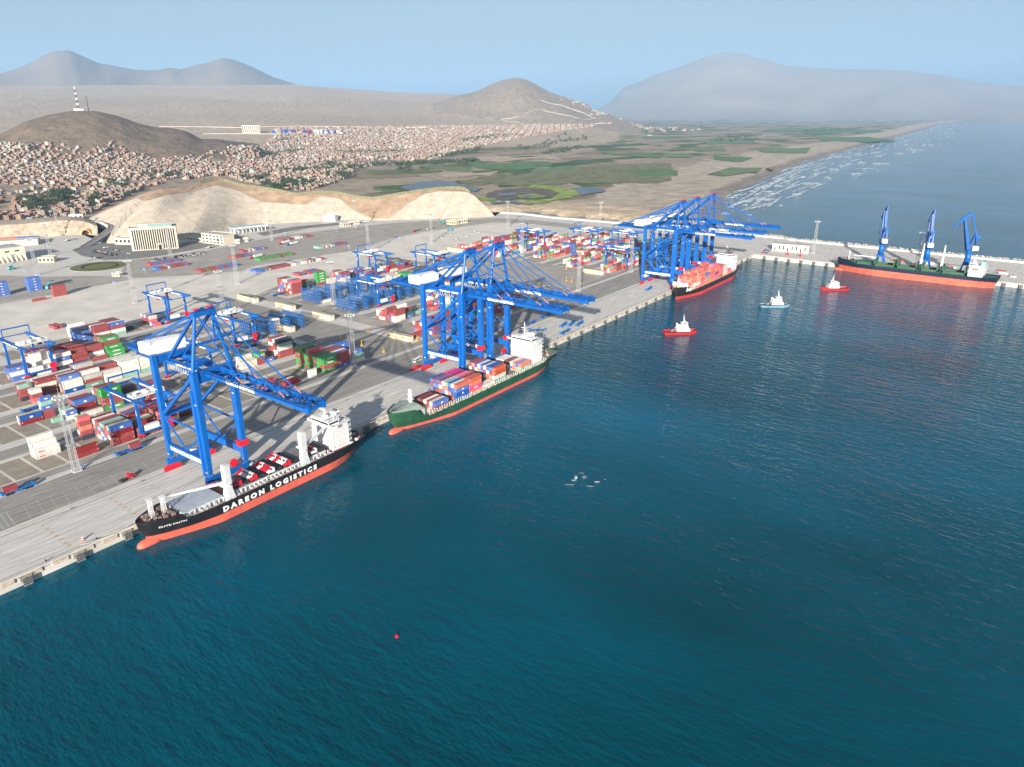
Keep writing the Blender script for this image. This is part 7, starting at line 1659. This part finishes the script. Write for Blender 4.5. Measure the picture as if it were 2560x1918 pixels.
# belts of trees and hedges too far to tell apart
fb2 = MB(); rt_ = random.Random(31)
for px0, py0, px1, py1, n_, hgt in [(930,412,1190,400,110,9),(700,436,900,418,90,8),(840,384,1010,378,60,8),(620,398,760,380,60,8),(1080,394,1200,372,60,9),(1300,372,1460,352,50,8),(1360,380,1460,368,40,7),(1560,290,1700,300,60,10),(1740,318,2060,300,180,10),(1600,330,1720,322,50,9),(1820,345,1900,338,30,8),(560,384,700,396,40,8),(380,395,500,404,40,8),(1300,345,1430,340,40,8),(1420,308,1500,318,25,9),(1900,300,2200,295,150,11),(1780,352,1900,350,26,8),(2000,330,2160,322,50,9),(1340,370,1500,312,20,9),(1000,345,1250,335,90,9),(1150,360,1350,345,60,9),(700,365,900,350,80,8),(450,380,620,385,60,8)]:
    for k in range(n_):
        t_ = rt_.random(); px_ = px0+(px1-px0)*t_+rt_.gauss(0, 5); py_ = py0+(py1-py0)*t_+rt_.gauss(0, 1.6); q = U(px_, max(291, py_), 6); r_ = math.hypot(q.x, q.y)
        z = float(ground_z(np.array([q.x]), np.array([q.y]))[0]); s = 1+r_/7000
        if z < -1 or z > 34 or r_ > 9000: continue
        for m_ in range(9):
            c = Vector((q.x+rt_.gauss(0, 4)*s, q.y+rt_.gauss(0, 4)*s, z+hgt*s*rt_.uniform(.15, .85))); a = Vector((rt_.gauss(0, 1), rt_.gauss(0, 1), rt_.gauss(0, 1))).normalized(); u = a.orthogonal().normalized(); v = a.cross(u); w = rt_.uniform(1.6, 3.2)*s
            fb2.add([c+u*w, c+v*w, c-u*w, c-v*w], ((0, 1, 2, 3),), 0 if rt_.random() < .6 else 1)
for k in range(420):
    i = rt_.randrange(len(P2)); x, y, z = P2[i][0]+rt_.uniform(-9, 9), P2[i][1]+rt_.uniform(-9, 9), zz_[i]
    for m_ in range(10):
        c = Vector((x+rt_.gauss(0, 3.2), y+rt_.gauss(0, 3.2), z+rt_.uniform(1, 8.5))); a = Vector((rt_.gauss(0, 1), rt_.gauss(0, 1), rt_.gauss(0, 1))).normalized(); u = a.orthogonal().normalized(); v = a.cross(u); w = rt_.uniform(1.2, 2.4)
        fb2.add([c+u*w, c+v*w, c-u*w, c-v*w], ((0, 1, 2, 3),), 0 if rt_.random() < .6 else 1)
struct('distant_tree_belt', fb2, leafm, kind='stuff')
# ---- low walls, pale roads and terraces on the desert
pale = mat('pale_earthwork', (.50, .44, .36), .9, .08, .02)
def ground_line(pts, w, lift=1.2, m_=pale, nm='desert_road'):
    b = MB(); P_ = []
    for (xa, ya, ra), (xb, yb, rb_) in zip(pts, pts[1:]):
        for k in range(12):
            t_ = k/12; d = ray(xa+(xb-xa)*t_, 279); a = math.atan2(d.y, d.x); r_ = ra+(rb_-ra)*t_; P_.append((r_*math.cos(a), r_*math.sin(a)))
    A_ = np.array(P_); Z_ = ground_z(A_[:, 0], A_[:, 1]); l1, l2 = [], []
    for i in range(len(A_)):
        t_ = A_[min(i+1, len(A_)-1)]-A_[max(i-1, 0)]; n_ = np.array([t_[1], -t_[0]])/(np.hypot(*t_)+1e-6)*w/2
        for l_, s in ((l1, 1), (l2, -1)): l_.append((A_[i][0]+n_[0]*s, A_[i][1]+n_[1]*s, Z_[i]+lift*2.5))
    b.grid([l1, l2]); b.grid([[(x, y, z-9) for x, y, z in l1], l1]); b.grid([l2, [(x, y, z-9) for x, y, z in l2]]); struct(nm, b, m_)
def hit(px_, py_):                       # where a pixel's ray meets the terrain
    d = ray(px_, py_); h = math.hypot(d.x, d.y)
    for r_ in np.arange(2400, 16000, 25):
        t_ = r_/h
        if CAMH+d.z*t_ < float(ground_z(np.array([d.x*t_]), np.array([d.y*t_]))[0]): return r_
    return 6000
def px_line(pts, w, lift=1.0, nm='desert_road'): ground_line([(x, y, hit(x, y)) for x, y in pts], w, lift, pale, nm)
px_line([q5(*p) for p in [(1420,285),(1540,318),(1700,370),(1776,403)]], 15); px_line([q5(*p) for p in [(1776,403),(1660,402),(1540,374),(1415,347)]], 14); px_line([q5(*p) for p in [(1415,347),(1280,390)]], 10); px_line([q5(*p) for p in [(1162,408),(1300,437),(1540,485),(1636,466),(1725,502)]], 14); px_line([q5(*p) for p in [(1280,390),(1162,408)]], 14)
px_line([(392,317),(600,320),(800,316),(1085,320)], 22); px_line([(500,336),(700,336),(900,340),(1150,345)], 20); 
# logistics terraces with stacked boxes behind the town
b = MB()
for k in range(70):
    px_, py_ = rc.uniform(680, 850), rc.uniform(325, 333); r_ = hit(px_, 334); d = ray(px_, 279); a = math.atan2(d.y, d.x); x, y = r_*math.cos(a), r_*math.sin(a); z = float(ground_z(np.array([x]), np.array([y]))[0]); s = rc.uniform(6, 13); b.box(x-s, x+s, y-s, y+s, z-4, z+rc.uniform(8, 22), rc.randrange(4))
struct('distant_depot', b, [white(), pal('r'), pal('w'), pal('b')], kind='stuff')
r_ = hit(622, 333); d = ray(622, 279); a = math.atan2(d.y, d.x); x, y = r_*math.cos(a), r_*math.sin(a); z = float(ground_z(np.array([x]), np.array([y]))[0])
T = thing('hillside_building', 'pale block with vertical bays on the desert behind the town', 'building', (x, y, z-3), a-math.pi/2); wd = 38*r_/1801; hg = 17*r_/1801
b = MB(); b.box(-wd/2, wd/2, 0, 22, 0, hg); part('wall', b, cream, T)
for i in range(9): b = MB(); b.box(-wd/2+(i+.3)*wd/9, -wd/2+(i+.75)*wd/9, -.3, .1, 6, hg-3); part('window_bay', b, glass(), T)
b = MB(); b.box(-wd/2-.5, wd/2+.5, -.5, 22.5, hg, hg+1); part('roof', b, roofg, T)
# ---- red and white tower on the dark hill
r_ = 3330; d = ray(197, 276); a = math.atan2(d.y, d.x); x, y = r_*math.cos(a), r_*math.sin(a); z = float(ground_z(np.array([x]), np.array([y]))[0]); Ht = elev(184, 217, r_)-z
T = thing('lattice_tower', 'tall dark and white banded lattice tower on the brown hill', 'tower', (x, y, z))
nb = 9
for k in range(nb):
    b = MB(); z0, z1 = Ht*k/nb, Ht*(k+1)/nb; w0, w1 = 4.2-3.2*k/nb, 4.2-3.2*(k+1)/nb; cs = ((-1, -1), (1, -1), (1, 1), (-1, 1))
    for i in range(4):
        p, q = cs[i], cs[(i+1) % 4]; b.beam((p[0]*w0, p[1]*w0, z0), (p[0]*w1, p[1]*w1, z1), .7); b.beam((p[0]*w0, p[1]*w0, z0), (q[0]*w1, q[1]*w1, z1), .5); b.beam((q[0]*w0, q[1]*w0, z0), (p[0]*w1, p[1]*w1, z1), .5); b.beam((p[0]*w0, p[1]*w0, z0), (q[0]*w0, q[1]*w0, z0), .5)
    part('band', b, mat('tower_dark_band', (.10, .07, .065), .7) if k % 2 else white(), T)
b = MB(); b.box(-14, 14, -9, 9, -3, 7); part('base_hut', b, white(), T)
T = thing('antenna_pole', 'thin grey antenna pole right of the banded tower', 'antenna', (x+22, y-30, z-3)); b = MB(); b.beam((0, 0, 0), (0, 0, Ht*.66), 2.2, 2.2, w2=1.2, h2=1.2); part('pole', b, dark(), T)
